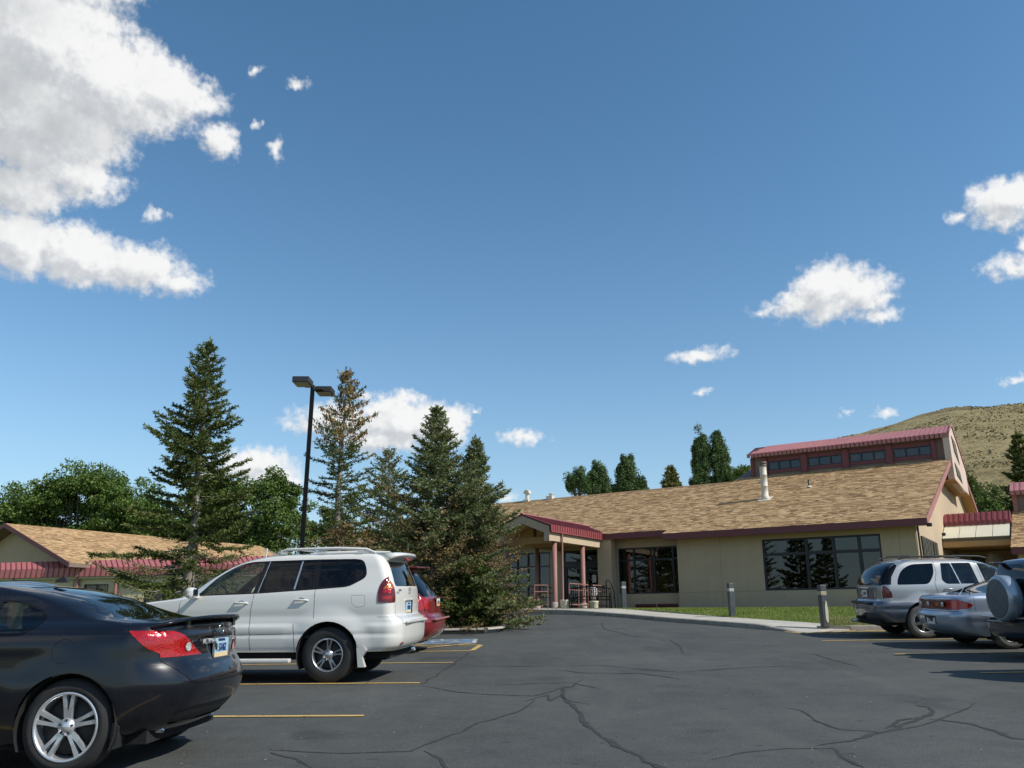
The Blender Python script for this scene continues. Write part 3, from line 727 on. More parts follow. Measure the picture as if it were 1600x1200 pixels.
# front walls
wall(main, 'wall', (-1.83, 0, 0), PX, 9.0, .30, 3.24, .25, [(3.45, 7.81, 1.10, 3.05)], STUCCO, NY)
window(main, (0, 0, 0), PX, NY, 1.62, 5.98, 1.10, 3.05, [3.30, 4.30, 5.22], [2.47], .07, .11)
wall(main, 'wall', (-22.0, .6, 0), PX, 20.17, .30, 3.42, .25, [(17.02, 20.02, 1.09, 3.05), (14.16, 16.30, .42, 3.06), (11.1, 13.5, .42, 3.06), (5.5, 9.5, 1.0, 3.05)], STUCCO, NY)
window(main, (0, .6, 0), PX, NY, -4.98, -1.98, 1.09, 3.05, [-4.25, -3.30, -2.42], [2.52], .06, .07)
window(main, (0, .6, 0), PX, NY, -10.9, -8.5, .42, 3.06, [-10.35, -9.75, -9.15], [1.0, 2.42], .06, .06)
window(main, (0, .6, 0), PX, NY, -16.5, -12.5, 1.0, 3.05, [-15.5, -14.5, -13.5], [2.42], .06, .06)
MB().box((-1.95, .0, .3), (-1.835, .595, 3.24)).build('wall', [STUCCO], main)
MB().box((-5.66, -.06, .3), (-4.985, .345, 3.42)).build('pier', [STUCCO], main)
JOINT = M('stucco_joint', (.27, .215, .14), .95)
for a, b, z in ((-1.80, 1.60, 1.085), (6.0, 7.14, 1.085)): MB().box((a, -.0025, z), (b, .02, z+.015)).build('control_joint', [JOINT], main)
for u in (-.1, 6.6): MB().box((u, -.003, .44), (u+.012, .02, 3.2)).build('control_joint', [JOINT], main)
# entrance doors under the porch
fr = window(main, (0, .6, 0), PX, NY, -7.84, -5.70, .42, 3.06, [-6.77], [2.50], .10, .16, name='door_frame')
for a in (-7.72, -6.67):
    mb = MB(); b = a+.84
    for (c, d, e, f_) in ((a, a+.1, .46, 2.40), (b-.1, b, .46, 2.40), (a+.1, b-.1, 2.28, 2.40), (a+.1, b-.1, .46, .66), (a+.1, b-.1, 1.30, 1.36)): mb.box((c, .64, e), (d, .69, f_))
    dr = mb.build('door', [BRONZE], main)
    MB().tube([(b-.14 if a < -7 else a+.14, .60, 1.1), (b-.14 if a < -7 else a+.14, .60, 1.7)], .015, 8).build('handle', [CREAM], dr)
MB().box((-6.30, .585, 1.62), (-6.10, .6, 1.95)).build('notice', [M('paper', (.6, .6, .56), .8)], main)
MB().box((-5.50, -.075, 1.30), (-5.40, -.06, 1.42)).build('door_button', [M('blue_plastic', (.03, .05, .15), .5)], main)
# louvred vents at the foot of the wall
for a, b in ((-4.22, -3.28), (-3.2, -2.3)):
    mb = MB().box((a, .54, .44), (b, .6, .47)).box((a, .54, .64), (b, .6, .67)).box((a, .545, .47), (a+.03, .6, .64)).box((b-.03, .545, .47), (b, .6, .64))
    wv = mb.build('wall_vent', [TRIM], main)
    for k in range(4): MB().obox((a+.03, .55, .475+k*.04), (b-a-.06, 0, 0), (0, .04, .03), (0, .004, -.006)).build('slat', [TRIM], wv)
# rooms behind the glass
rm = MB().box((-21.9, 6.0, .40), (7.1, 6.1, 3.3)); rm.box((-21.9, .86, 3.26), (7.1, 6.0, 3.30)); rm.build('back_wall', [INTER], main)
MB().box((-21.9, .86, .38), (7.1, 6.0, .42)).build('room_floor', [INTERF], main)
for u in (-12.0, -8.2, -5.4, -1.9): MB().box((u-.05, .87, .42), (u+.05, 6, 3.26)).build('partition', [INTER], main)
CURT = M('curtain', (.30, .27, .22), .9)
mb = MB(); xs = np.linspace(5.2, 5.9, 40); V = [(x, .32+.03*math.sin(i*1.7), z) for i, x in enumerate(xs) for z in (1.0, 3.2)]
mb.add(V, [(2*i, 2*i+2, 2*i+3, 2*i+1) for i in range(39)], 0, True); mb.build('curtain', [CURT], main)

# roof planes
SL = .372; cs = 1/math.hypot(1, SL); dvv = Vector((0, cs, SL*cs)); nrr = Vector((0, -SL*cs, cs))
def rz(v): return 3.456 + SL*(v+.6)
rf = MB()
for (u0, u1, va, vb, back) in ((-2.3, 7.65, -.6, 11.7, 24.0), (-22.4, -2.3, -.07, 8.3, 16.6)):
    th = .18; za, zb, zc = rz(va), rz(vb), rz(vb)-SL*(back-vb)
    rf.prism([(va, za-.015), (vb, zb-.015), (back, zc), (back, zc-th), (vb, zb-th-.02), (va+.02, za-th)], (u0, 0, 0), (0, 1, 0), (0, 0, 1), (u1-u0, 0, 0))
roof = rf.build('roof', [BROWNP], main)
L1 = (9.18+.6)/cs
shingles(roof, (-2.3, -.62, rz(-.62)), PX, dvv, nrr, 9.95, L1-.02, SHINGLE)
shingles(roof, (-22.4, -.09, rz(-.09)), PX, dvv, nrr, 20.1, (8.3+.07)/cs, SHINGLE)
# ridge and rake caps
MB().prism([(-.14, -.045), (0, .03), (.14, -.045), (.14, -.06), (-.14, -.06)], (-22.4, 8.32, rz(8.3)+.02), (0, 1, 0), (0, 0, 1), (20.0, 0, 0)).build('ridge_cap', [M('ridge_shingle', (.24, .15, .07), .95, vary=.3, vscale=5)], roof)
# fascias and gutters
def fascia(u0, u1, v, z1, h, mat=TRIM, name='fascia'): return MB().box((u0, v-.04, z1-h), (u1, v, z1)).build(name, [mat], main)
fascia(-2.28, 7.66, -.625, rz(-.62)-.012, .24); fascia(-22.4, -2.30, -.095, rz(-.09)-.012, .24)
MB().box((-2.345, -.6, 3.24), (-2.305, .02, 3.50)).build('fascia', [TRIM], main)
MB().box((-1.82, -.62, 3.242), (7.64, -.003, 3.255)).build('soffit', [SOFFIT], main)
MB().box((-2.3, -.62, 3.242), (-1.832, .30, 3.255)).build('soffit', [SOFFIT], main)
MB().box((-21.9, -.09, 3.425), (-2.31, .59, 3.44)).build('soffit', [SOFFIT], main)
# right rake board (follows the slope), gutter end box, gable wall with its soffit
for (va, vb, sgn) in ((-.64, 9.15, 1),):
    mb = MB(); za, zb = rz(va)+.01, rz(vb)+.01; mb.prism([(va, za), (vb, zb), (vb, zb-.26), (va, za-.26)], (7.655, 0, 0), (0, 1, 0), (0, 0, 1), (.04, 0, 0)); mb.build('rake_board', [TRIMR], main)
za, zb = rz(11.7), rz(11.7)-SL*12.3
mb = MB().prism([(14.2, za-SL*2.5+.01), (24.0, zb+.01), (24.0, zb-.25), (14.2, za-SL*2.5-.25)], (7.655, 0, 0), (0, 1, 0), (0, 0, 1), (.04, 0, 0)); mb.build('rake_board', [TRIMR], main)
MB().box((7.66, -.72, 3.14), (7.82, -.6, 3.26)).build('gutter_end', [BRONZE], main)
gw = MB().prism([(.0, .30), (.0, rz(0)-.2), (11.7, rz(11.7)-.2), (23.4, rz(0)-.2), (23.4, .30)], (7.05, .002, 0), (0, 1, 0), (0, 0, 1), (.12, 0, 0)); gw.build('gable_wall', [STUCCO], main)
for va, vb in ((-.58, 9.1), (14.2, 23.9)):
    z_ = lambda v: rz(v) if v < 11.7 else rz(11.7)-SL*(v-11.7)
    MB().prism([(va, z_(va)-.205), (vb, z_(vb)-.205), (vb, z_(vb)-.215), (va, z_(va)-.215)], (7.18, 0, 0), (0, 1, 0), (0, 0, 1), (.47, 0, 0)).build('gable_soffit', [SOFFIT], main)
# gable wall fittings: grilled window, downpipe, wall lamp
window(main, (7.17, 0, 0), (0, 1, 0), PX, 1.0, 4.7, 1.2, 2.98, [1.6, 2.2, 2.85, 3.5, 4.1], [2.2], .07, .05, recess=-.035)
for k in range(12): MB().box((7.215, 1.05+k*.31, 1.22), (7.235, 1.08+k*.31, 2.96)).build('grille_bar', [CREAM], main)
MB().tube([(7.24, .16, 3.25), (7.24, .16, .5)], .035, 8).build('downpipe', [BRONZE], main)
wl = MB().box((7.172, 6.9, 3.42), (7.30, 7.5, 3.58)); wl.tube([(7.19, 6.95, 3.42), (7.19, 6.95, 2.9)], .02, 6); wl.build('wall_lamp', [BRONZE], main)

# clerestory monitor
mu0, mu1, mv = -1.5, 7.72, 9.18
fw_open = []
ms = MB(); z0, z1 = 7.05, 8.27
wall(main, 'clerestory_wall', (mu0, mv, 0), PX, mu1-mu0, 7.0, 8.27, .1, [(.88+1.98*k, .88+1.98*k+1.62, 7.36, 7.80) for k in range(4)], BROWNP, NY)
for k in range(4):
    a = -.62+1.98*k
    window(main, (0, mv, 0), PX, NY, a, a+1.62, 7.36, 7.80, [a+.54, a+1.1], [], .04, .08, recess=.02)
    MB().box((a-.02, mv-.03, 7.80), (a+1.64, mv-.001, 8.0)).build('head_board', [TRIM], main)
    MB().box((a-.02, mv-.035, 7.20), (a+1.64, mv-.001, 7.355)).build('sill_board', [TRIM], main)
for u, w in ((-1.5, .16), (-.93, .28), (1.03, .30), (3.01, .30), (4.99, .30), (6.97, .18), (7.60, .12)):
    MB().box((u, mv-.12, 7.06), (u+w, mv-.036, 8.02)).build('clerestory_post', [TRIM], main)
MB().box((mu0+.02, 9.29, 7.0), (mu0+.12, 14.2, 8.3)).build('clerestory_wall', [BROWNP], main)
pr = 10.4
core = MB().prism([(9.29, 7.0), (9.29, 8.24), (pr, 8.80), (14.25, 7.15), (14.25, 6.4)], (mu0+.15, 0, 0), (0, 1, 0), (0, 0, 1), (7.0, 0, 0)).build('clerestory_core', [BROWNP], main)
# standing-seam roof: one panel at a time
nP = 46; pw = (7.80+1.62)/nP
mroof = MB().prism([(8.92, 8.225), (pr, 8.84), (14.45, 7.10), (14.45, 7.04), (pr, 8.78), (8.94, 8.17)], (-1.60, 0, 0), (0, 1, 0), (0, 0, 1), (9.38, 0, 0)).build('clerestory_roof', [DARKT], main)
for k in range(nP):
    u0 = -1.62 + k*pw; cut = max(0, 1-(u0+1.62)/.62); vt = 8.9+(pr-8.9)*(1-cut)
    zt = 8.24+(8.855-8.24)*(vt-8.9)/(pr-8.9)
    mb = MB().prism([(8.88, 8.245), (vt, zt+.01), (vt, zt-.012), (8.88, 8.225)], (u0+.006, 0, 0), (0, 1, 0), (0, 0, 1), (pw-.012, 0, 0))
    mb.box((u0+.03, 8.855, 8.04), (u0+pw-.045, 8.878, 8.243)); mb.box((u0+pw-.03, 8.83, 8.03), (u0+pw-.012, 8.878, 8.26))
    mb.prism([(8.88, 8.245), (vt, zt+.01), (vt, zt+.035), (8.86, 8.27)], (u0+pw-.024, 0, 0), (0, 1, 0), (0, 0, 1), (.018, 0, 0)); mb.build('roof_panel', [PINKM], mroof)
# the projecting gable end of the clerestory with its two slanted windows
ENDM = M('pale_pink_panel', (.57, .45, .37), .7, vary=.08, vscale=1.5)
eb = MB().prism([(8.9, 6.12), (8.9, 8.20), (pr, 8.82), (14.0, 7.15), (14.0, 6.0), (11.9, 5.95)], (7.50, 0, 0), (0, 1, 0), (0, 0, 1), (.27, 0, 0)).build('gable_end_panel', [ENDM], main)
MB().prism([(8.95, 6.08), (14.0, 5.96), (14.0, 5.99), (8.95, 6.11)], (7.18, 0, 0), (0, 1, 0), (0, 0, 1), (.60, 0, 0)).build('box_soffit', [SOFFIT], main)
for (P_) in ([(9.75, 8.25), (11.1, 8.05), (11.6, 7.15), (10.1, 7.55)], [(9.55, 6.95), (11.2, 6.75), (11.6, 6.25), (9.9, 6.4)]):
    w_ = MB().prism(P_, (7.772, 0, 0), (0, 1, 0), (0, 0, 1), (.02, 0, 0)).build('end_window', [BRONZE], main)
    c_ = (sum(p[0] for p in P_)/4, sum(p[1] for p in P_)/4); q_ = [(c_[0]+(p[0]-c_[0])*.86, c_[1]+(p[1]-c_[1])*.86) for p in P_]
    MB().prism(q_, (7.793, 0, 0), (0, 1, 0), (0, 0, 1), (.006, 0, 0)).build('pane', [M('slate_glass', (.10, .13, .14), .12, vary=.3, vscale=3)], w_)
MB().prism([(8.86, 8.20), (pr, 8.84), (14.1, 7.2), (14.1, 7.30), (pr, 8.96), (8.84, 8.30)], (7.78, 0, 0), (0, 1, 0), (0, 0, 1), (.03, 0, 0)).build('end_trim', [TRIMR], main)
# flue and roof vents
fl = MB().lathe([(.0, 0), (.19, 0), (.17, .10), (.165, .12), (.165, .16), (.15, .165), (.15, .60), (.156, .605), (.156, .63), (.15, .635), (.15, 1.1), (.156, 1.105), (.156, 1.13), (.15, 1.135), (.15, 1.52)], 24, (.65, 4.1, 5.16)).build('flue', [CREAM], roof)
MB().lathe([(.152, 1.50), (.18, 1.51), (.18, 1.56), (.16, 1.57), (.16, 1.62), (.185, 1.63), (.185, 1.71), (.0, 1.74)], 24, (.65, 4.1, 5.16)).build('flue_cap', [M('sooty_metal', (.12, .11, .09), .6)], fl)
MB().obox((.38, 3.75, rz(3.75)+.012), (.54, 0, 0), (0, .7, .7*SL), (0, -.005, .012)).build('flashing', [CREAM], fl)
pv = MB().lathe([(.0, .0), (.13, 0), (.10, .06), (.05, .09)], 14, (2.2, 5.65, rz(5.65)+.0)).build('pipe_boot', [M('white_flashing', (.65, .62, .55), .6)], roof)
MB().lathe([(.045, .05), (.045, .36), (0, .36)], 12, (2.2, 5.65, rz(5.65))).build('vent_pipe', [BRONZE], pv)
hv = MB().box((-14.95, 8.1, 6.72), (-14.55, 8.5, 6.85)).lathe([(.13, .1), (.11, .35), (.11, .5)], 12, (-14.75, 8.3, 6.72))
hv.prism([(-.17, .5), (.2, .5), (.2, .62), (.08, .7), (-.08, .7), (-.17, .6)], (-14.75, 8.15, 6.72), (1, 0, 0), (0, 0, 1), (0, .3, 0)); hv.build('vent_hood', [M('white_vent', (.62, .58, .50), .7)], roof)
MB().box((-13.35, 8.15, 6.70), (-12.95, 8.45, 6.95)).lathe([(.1, .2), (.1, .34), (.14, .34), (.14, .38), (0, .4)], 12, (-13.1, 8.3, 6.72)).build('vent_hood', [bpy.data.materials['white_vent']], roof)

# ---------------------------------------------------------------- entrance porch
porch = thing('entrance_porch', 'gabled entrance porch with dark red metal roof on round terracotta posts', 'porch', BO, BR)
px0, px1, pv0 = -8.07, -5.45, -4.43; pxm = -6.76; PZ = .42
slab = MB().prism([(-9.6, -4.75), (-6.3, -4.75), (-5.45, -4.35), (-5.1, -3.4), (-5.0, .595), (-9.6, .595)], (0, 0, .10), PX, (0, 1, 0), (0, 0, .305)).build('porch_slab', [CONC], porch)
COLBASE = M('post_base', (.36, .30, .25), .85, vary=.15, vscale=5)
for u, v in ((-5.6, -3.8), (-7.9, -3.8), (-5.6, -1.5), (-7.9, -1.5)):
    c = MB().lathe([(.105, .27), (.100, .30), (.098, 2.635), (0, 2.635)], 24, (u, v, PZ)).build('post', [POSTM], porch)
    MB().lathe([(.15, -.02), (.15, .24), (.12, .27), (.105, .272)], 20, (u, v, PZ)).build('post_base', [COLBASE], c)
# side beams (tan), front gable bargeboard, tie beam and king post
MB().box((px1-.28, pv0+.14, 3.057), (px1, -.12, 3.42)).build('side_beam', [STUCCO], porch)
MB().box((px0, pv0+.14, 3.057), (px0+.28, .58, 3.42)).build('side_beam', [STUCCO], porch)
bz = 4.13; ez = 3.64
MB().prism([(px0, 3.045), (px0, ez), (pxm, bz), (px1, ez), (px1, 3.045), (px1-.25, 3.045), (px1-.25, 3.38), (pxm, 3.80), (px0+.25, 3.38), (px0+.25, 3.045)], (0, pv0, 0), PX, (0, 0, 1), (0, .138, 0)).build('bargeboard', [STUCCO], porch)
MB().box((px0+.252, pv0+.9, 3.06), (px1-.283, pv0+1.1, 3.32)).build('tie_beam', [SOFFIT], porch)
MB().box((pxm-.05, pv0+.93, 3.322), (pxm+.05, pv0+1.05, 3.92)).build('king_post', [TRIM], porch)
MB().box((px0+.283, -2.0, 3.06), (px1-.283, -1.8, 3.28)).build('tie_beam', [SOFFIT], porch)
MB().prism([(px0+.282, 3.40), (pxm, 3.96), (px1-.282, 3.40), (px1-.282, 3.36), (pxm, 3.92), (px0+.282, 3.36)], (0, pv0+.14, 0), PX, (0, 0, 1), (0, 4.1, 0)).build('porch_ceiling', [SOFFIT], porch)
rb = MB().prism([(px0-.06, 3.645), (pxm, 4.165), (px1+.06, 3.645), (px1+.06, 3.61), (pxm, 4.13), (px0-.06, 3.61)], (0, pv0-.03, 0), PX, (0, 0, 1), (0, 5.9, 0))
rb.box((px1+.055, pv0, 3.445), (px1+.075, -.03, 3.60)); rb = rb.build('porch_roof', [DARKT], porch)
nq = 26; q = (4.43+.40)/nq
for sgn, ue in ((1, px1), (-1, px0)):
    for k in range(nq if sgn > 0 else 16):
        v0 = pv0-.02+k*q; mb = MB(); e = ue+sgn*.08
        mb.obox((pxm+sgn*.01, v0+.006, 4.172), (e-pxm-sgn*.01, 0, 3.655-4.172), (0, q-.012, 0), (0, 0, .016))
        mb.obox((pxm+sgn*.01, v0+q-.02, 4.18), (e-pxm-sgn*.01, 0, 3.655-4.172), (0, .016, 0), (0, 0, .035))
        mb.box((min(e, e+sgn*.02), v0+.02, 3.44), (max(e, e+sgn*.02), v0+q-.045, 3.672)); mb.box((min(e, e+sgn*.045), v0+q-.04, 3.43), (max(e, e+sgn*.045), v0+q-.012, 3.69)); mb.build('roof_panel', [REDM], rb)
MB().box((pxm-.07, pv0-.05, 4.175), (pxm+.07, 1.3, 4.215)).build('ridge_cap', [PINKM], rb)
for e, s in ((px1, 1), (px0, -1)):
    MB().box((min(e, e+s*.12), pv0+.0, 3.385), (max(e, e+s*.12), -.05, 3.435)).build('gutter', [REDM], rb)
dp_ = MB().tube([(px1+.07, -3.55, 3.4), (px1+.07, -3.55, .62), (px1+.13, -3.70, .47)], .038, 10).build('downpipe', [POSTM], porch)

# handrails either side of the ramp (top rail, mid rail, posts), the one by the posts ending in a looped newel
def railing(label, P, h=1.0, loop=None, group='terracotta pipe handrails at the entrance'):
    b = BW(*P[0]); t = thing('handrail', label, 'handrail', (b.x, b.y, PZ), BR, group)
    o = Vector((P[0][0], P[0][1]))
    L = [Vector(p)-o for p in P]
    for zz in (h, h-.25, .18): MB().tube([(p.x, p.y, zz) for p in L], .024, 8).build('rail', [POSTM], t)
    for i in range(len(L)-1):
        a, b2 = L[i], L[i+1]; k = max(1, round((b2-a).length/.9))
        for j in range(k+(i == len(L)-2)):
            p = a.lerp(b2, j/k); MB().tube([(p.x, p.y, -.02), (p.x, p.y, h-.02)], .022, 8).build('rail_post', [POSTM], t)
    return t
railing('terracotta pipe handrail between the two right-hand porch posts', [(-5.25, -3.3), (-5.25, -1.75)])
railing('terracotta pipe handrail on the wall side of the bench, beyond the second porch post', [(-5.25, -1.25), (-5.25, .1)])
railing('terracotta pipe handrail in front of the left porch windows', [(-8.1, -3.5), (-8.1, .3)])
railing('short terracotta handrail ending at the foot of the front right porch post', [(-6.25, -4.3), (-5.85, -3.95)], .92)
# cream planters
POT = M('cream_pot', (.66, .60, .46), .7, vary=.1, vscale=6); DIRT = M('potting_soil', (.04, .03, .02), 1)
def pot(u, v, z, label, s=1):
    p = BW(u, v); t = thing('planter', label, 'planter', (p.x, p.y, z), 0, 'cream planters by the entrance')
    MB().lathe([(0, 0), (.15*s, 0), (.17*s, .05), (.185*s, .34*s), (.20*s, .36*s), (.20*s, .40*s), (.175*s, .40*s), (.17*s, .35*s)], 20).build('pot', [POT], t)
    MB().lathe([(0, .352*s), (.171*s, .352*s)], 16).build('soil', [DIRT], t); return t
pot(-5.28, -3.6, .38, 'cream planter at the foot of the front right porch post'); t = pot(-4.9, -1.9, .36, 'cream planter holding a mound of white flowers behind the bench')
FLW = M_island('white_petals', [(.62, .58, .56), (.75, .72, .70), (.50, .40, .42), (.10, .14, .05)], .7, .1)
n = 700; V = np.zeros((n, 4, 3)); d = rng.normal(size=(n, 3)); d /= np.linalg.norm(d, axis=1)[:, None]; r_ = rng.uniform(.6, 1, n)[:, None]
cc = np.array([0, 0, .72]) + d*r_*np.array([.17, .17, .34]); a = rng.normal(size=(n, 3)); a /= np.linalg.norm(a, axis=1)[:, None]; b = np.cross(a, d); 
for k, (p, q_) in enumerate(((-1, -1), (1, -1), (1, 1), (-1, 1))): V[:, k] = cc + (a*p + b*q_)*.016
quads_obj('flowers', V, FLW, t)
# black metal bench
BLK = M('black_iron', (.008, .008, .008), .6, spec=.2)
bp_ = BW(-5.0, -3.6); bp_ = Vector((3.05, 33.35, 0))
bench = thing('bench', 'black wrought iron bench on the lawn edge beside the porch posts', 'bench', (bp_.x, bp_.y, .33), R(-14))
for k in range(6): MB().box((-.78, -.22+k*.075, .42), (.78, -.165+k*.075, .45)).build('seat_slat', [BLK], bench)
bk = MB().tube([(-.78, .22, .45), (-.78, .28, .86), (-.4, .30, .93), (0, .31, .96), (.4, .30, .93), (.78, .28, .86), (.78, .22, .45)], .028, 8).tube([(-.78, .24, .56), (.78, .24, .56)], .02, 8).build('backrest', [BLK], bench)
for k in range(17): MB().tube([(-.70+k*.0875, .235, .56), (-.70+k*.0875, .29, .90)], .014, 6).build('spindle', [BLK], bk)
for x in (-.78, .78):
    MB().tube([(x, -.24, -.1), (x, -.22, .43), (x, -.24, .64)], .026, 8).build('leg', [BLK], bench); MB().tube([(x, .30, -.1), (x, .22, .43)], .026, 8).build('leg', [BLK], bench)
    MB().tube([(x, -.27, .60), (x, -.1, .67), (x, .26, .66)], .026, 8).build('armrest', [BLK], bench)
tp = BW(-4.75, -.6); tb = thing('metal_arch', 'tall thin black metal arch leaning at the pier beside the doors', 'trellis', (tp.x-.1, tp.y-.2, .40), BR)
MB().tube([(.25, 0, 0), (.22, 0, .7), (.05, 0, 1.15), (-.1, 0, 1.25)], .02, 8).build('hoop', [BLK], tb); MB().tube([(-.15, 0, 0), (-.15, 0, 1.24)], .02, 8).build('upright', [BLK], tb); MB().tube([(-.15, 0, .5), (.24, 0, .5)], .012, 6).build('crossbar', [BLK], tb)

# ---------------------------------------------------------------- link and right-hand wing
lk = thing('link_corridor', 'covered link with red metal roof edge over slanted pale panels beside the wing', 'building', BO, BR)
lr = MB().prism([(7.88, 4.02), (8.25, 4.46), (8.6, 4.5), (8.6, 4.0)], (7.22, 0, 0), (0, 1, 0), (0, 0, 1), (2.5, 0, 0)).build('link_roof', [REDM], lk)
nL = 12
for k in range(nL):
    u0 = 7.2+k*.21; mb = MB().prism([(7.85, 4.10), (8.22, 4.49), (8.24, 4.47), (7.87, 4.08)], (u0+.01, 0, 0), (0, 1, 0), (0, 0, 1), (.17, 0, 0)); mb.box((u0+.01, 7.83, 3.93), (u0+.18, 7.85, 4.10))
    mb.prism([(7.82, 4.12), (8.22, 4.53), (8.24, 4.49), (7.84, 4.08)], (u0+.185, 0, 0), (0, 1, 0), (0, 0, 1), (.018, 0, 0)); mb.box((u0+.185, 7.80, 3.93), (u0+.203, 7.84, 4.13)); mb.build('roof_panel', [REDM], lr)
for k in range(5):
    u0 = 7.2 + k*.62; u1 = min(9.72, u0+.60)
    if u1 - u0 > .05: MB().prism([(6.65, 3.32), (7.86, 3.925), (7.88, 3.90), (6.67, 3.295)], (u0, 0, 0), (0, 1, 0), (0, 0, 1), (u1-u0, 0, 0)).build('slanted_panel', [WHITEPANEL], lk)
MB().prism([(6.70, 3.26), (7.9, 3.86), (7.9, 3.80), (6.72, 3.20)], (7.2, 0, 0), (0, 1, 0), (0, 0, 1), (2.52, 0, 0)).build('panel_frame', [BRONZE], lk)
MB().box((7.2, 6.6, 3.16), (9.72, 6.75, 3.29)).build('beam', [M('olive_beam', (.13, .11, .07), .8)], lk)
MB().box((7.2, 6.55, 2.93), (9.72, 6.72, 3.158)).build('beam', [SOFFIT], lk)
MB().box((7.2, 9.6, .35), (9.72, 9.7, 3.2)).build('back_wall', [STUCCO], lk)
MB().box((7.9, 9.55, .9), (8.9, 9.598, 2.7)).build('dark_opening', [BRONZE], lk)
MB().box((7.2, 6.8, 2.92), (9.72, 9.6, 2.97)).build('link_ceiling', [SOFFIT], lk)
wing = thing('side_wing', 'brown shingled wing with red-trimmed clerestory at the right edge', 'building', BO, BR)
SW_ = .40; c2 = 1/math.hypot(1, SW_); dv2 = Vector((0, c2, SW_*c2)); n2 = Vector((0, -SW_*c2, c2))
def wz(v): return 2.72 + SW_*(v-5.0)
wr = MB().prism([(5.0, 2.705), (9.7, wz(9.7)-.015), (9.7, wz(9.7)-.25), (5.0, 2.5)], (9.73, 0, 0), (0, 1, 0), (0, 0, 1), (9, 0, 0)).build('roof', [BROWNP], wing)
shingles(wr, (9.73, 5.0, 2.72), PX, dv2, n2, 9.0, 4.7/c2, SHINGLE)
MB().box((9.9, 5.4, .2), (18.7, 9.9, 2.49)).build('wall', [STUCCO], wing)
MB().box((9.74, 4.94, 2.45), (18.7, 4.98, 2.70)).build('fascia', [TRIM], wing)
MB().box((9.85, 9.72, 3.2), (18.7, 14, 5.5)).build('clerestory_wall', [BROWNP], wing)
MB().box((9.80, 9.66, 4.45), (9.98, 9.715, 5.42)).build('clerestory_post', [TRIMR], wing)
wcr = MB().prism([(9.5, 5.47), (10.6, 5.95), (14.2, 5.4), (14.2, 5.3), (9.5, 5.4)], (9.76, 0, 0), (0, 1, 0), (0, 0, 1), (9, 0, 0)).build('clerestory_roof', [PINKM], wing)
for k in range(40):
    u0 = 9.76+k*.21; mb = MB().prism([(9.48, 5.475), (10.6, 5.97), (10.6, 5.95), (9.48, 5.455)], (u0+.01, 0, 0), (0, 1, 0), (0, 0, 1), (.17, 0, 0)); mb.box((u0+.01, 9.46, 5.28), (u0+.18, 9.478, 5.47))
    mb.prism([(9.46, 5.49), (10.6, 6.0), (10.6, 5.97), (9.46, 5.45)], (u0+.185, 0, 0), (0, 1, 0), (0, 0, 1), (.018, 0, 0)); mb.build('roof_panel', [PINKM], wcr)
# pale boulder in the shade under the link
bp2 = BW(8.9, 8.3); bm = bmesh.new(); bmesh.ops.create_icosphere(bm, subdivisions=4, radius=1)
for v in bm.verts: v.co = Vector((v.co.x*.62, v.co.y*.4, v.co.z*1.2)) * (1 + .16*mnoise.fractal(v.co*1.3, 1, 2, 5))
me = bpy.data.meshes.new('boulder'); bm.to_mesh(me); bm.free(); me.materials.append(M('pale_stone', (.34, .31, .25), .95, vary=.25, vscale=3, bump=.6, bscale=8, bdist=.03))
for p in me.polygons: p.use_smooth = True
b_ = link(bpy.data.objects.new('boulder', me)); b_.location = (bp2.x, bp2.y, 1.55); tag(b_, 'large pale boulder standing in the shade under the link corridor', 'boulder')

# ---------------------------------------------------------------- left building and its red canopy
lb = thing('gabled_building', 'low golden shingled building with shaded gable behind the red canopy at far left', 'building', (-27.87, 46.0, 0), BR)
az_, apz = R(34.05), 5.12
# local x = right (eave side), local y = back
LS = .333; run = 6.9; cl = 1/math.hypot(1, LS)
rfm = MB().prism([(-7.2, apz-LS*7.2), (0, apz), (7.2, apz-LS*7.2), (7.2, apz-LS*7.2-.18), (0, apz-.18), (-7.2, apz-LS*7.2-.18)], (0, 0, 0), PX, (0, 0, 1), (0, 17.5, 0)).build('roof', [BROWNP], lb)
shingles(rfm, (7.2, -.02, apz-LS*7.2+.01), (0, 1, 0), (-cl, 0, LS*cl), (LS*cl, 0, cl), 17.5, 7.2/cl, SHINGY, clip=lambda x, y: x < 15.6 + y*.25)
for s in (1, -1):
    MB().obox((0, -.04, apz+.03), (s*7.2, 0, -LS*7.2), (0, .04, 0), (0, 0, -.24)).build('rake_board', [TRIM], lb)
MB().prism([(-6.4, -1.0), (6.4, -1.0), (6.4, apz-.2-LS*6.4), (0, apz-.2), (-6.4, apz-.2-LS*6.4)], (0, .75, 0), PX, (0, 0, 1), (0, 15.8, 0)).build('wall', [STUCCO], lb)
MB().prism([(-.45, apz-.52), (.45, apz-.52), (0, apz-.32)], (0, .72, 0), PX, (0, 0, 1), (0, .028, 0)).build('gable_vent', [BRONZE], lb)
CANM = M('sunlit_red_metal', (.42, .135, .125), .5, vary=.08, vscale=1.2)  # lighter than the other red metal, sunlight put into its colour
cn = thing('red_canopy', 'long red standing-seam canopy with cream wall beneath, left of the tall spruce', 'canopy', (-27.5, 44.1, 0), 0)
CL0, CL1 = Vector((-1.5, 0, 0)), Vector((15.5, -1.55, 0)); N0 = 60
def cpt(t, dx, dy, dz): p = CL0.lerp(CL1, t); return Vector((p.x+dx, p.y+dy, 2.82 + .30*t + dz))
base = MB(); 
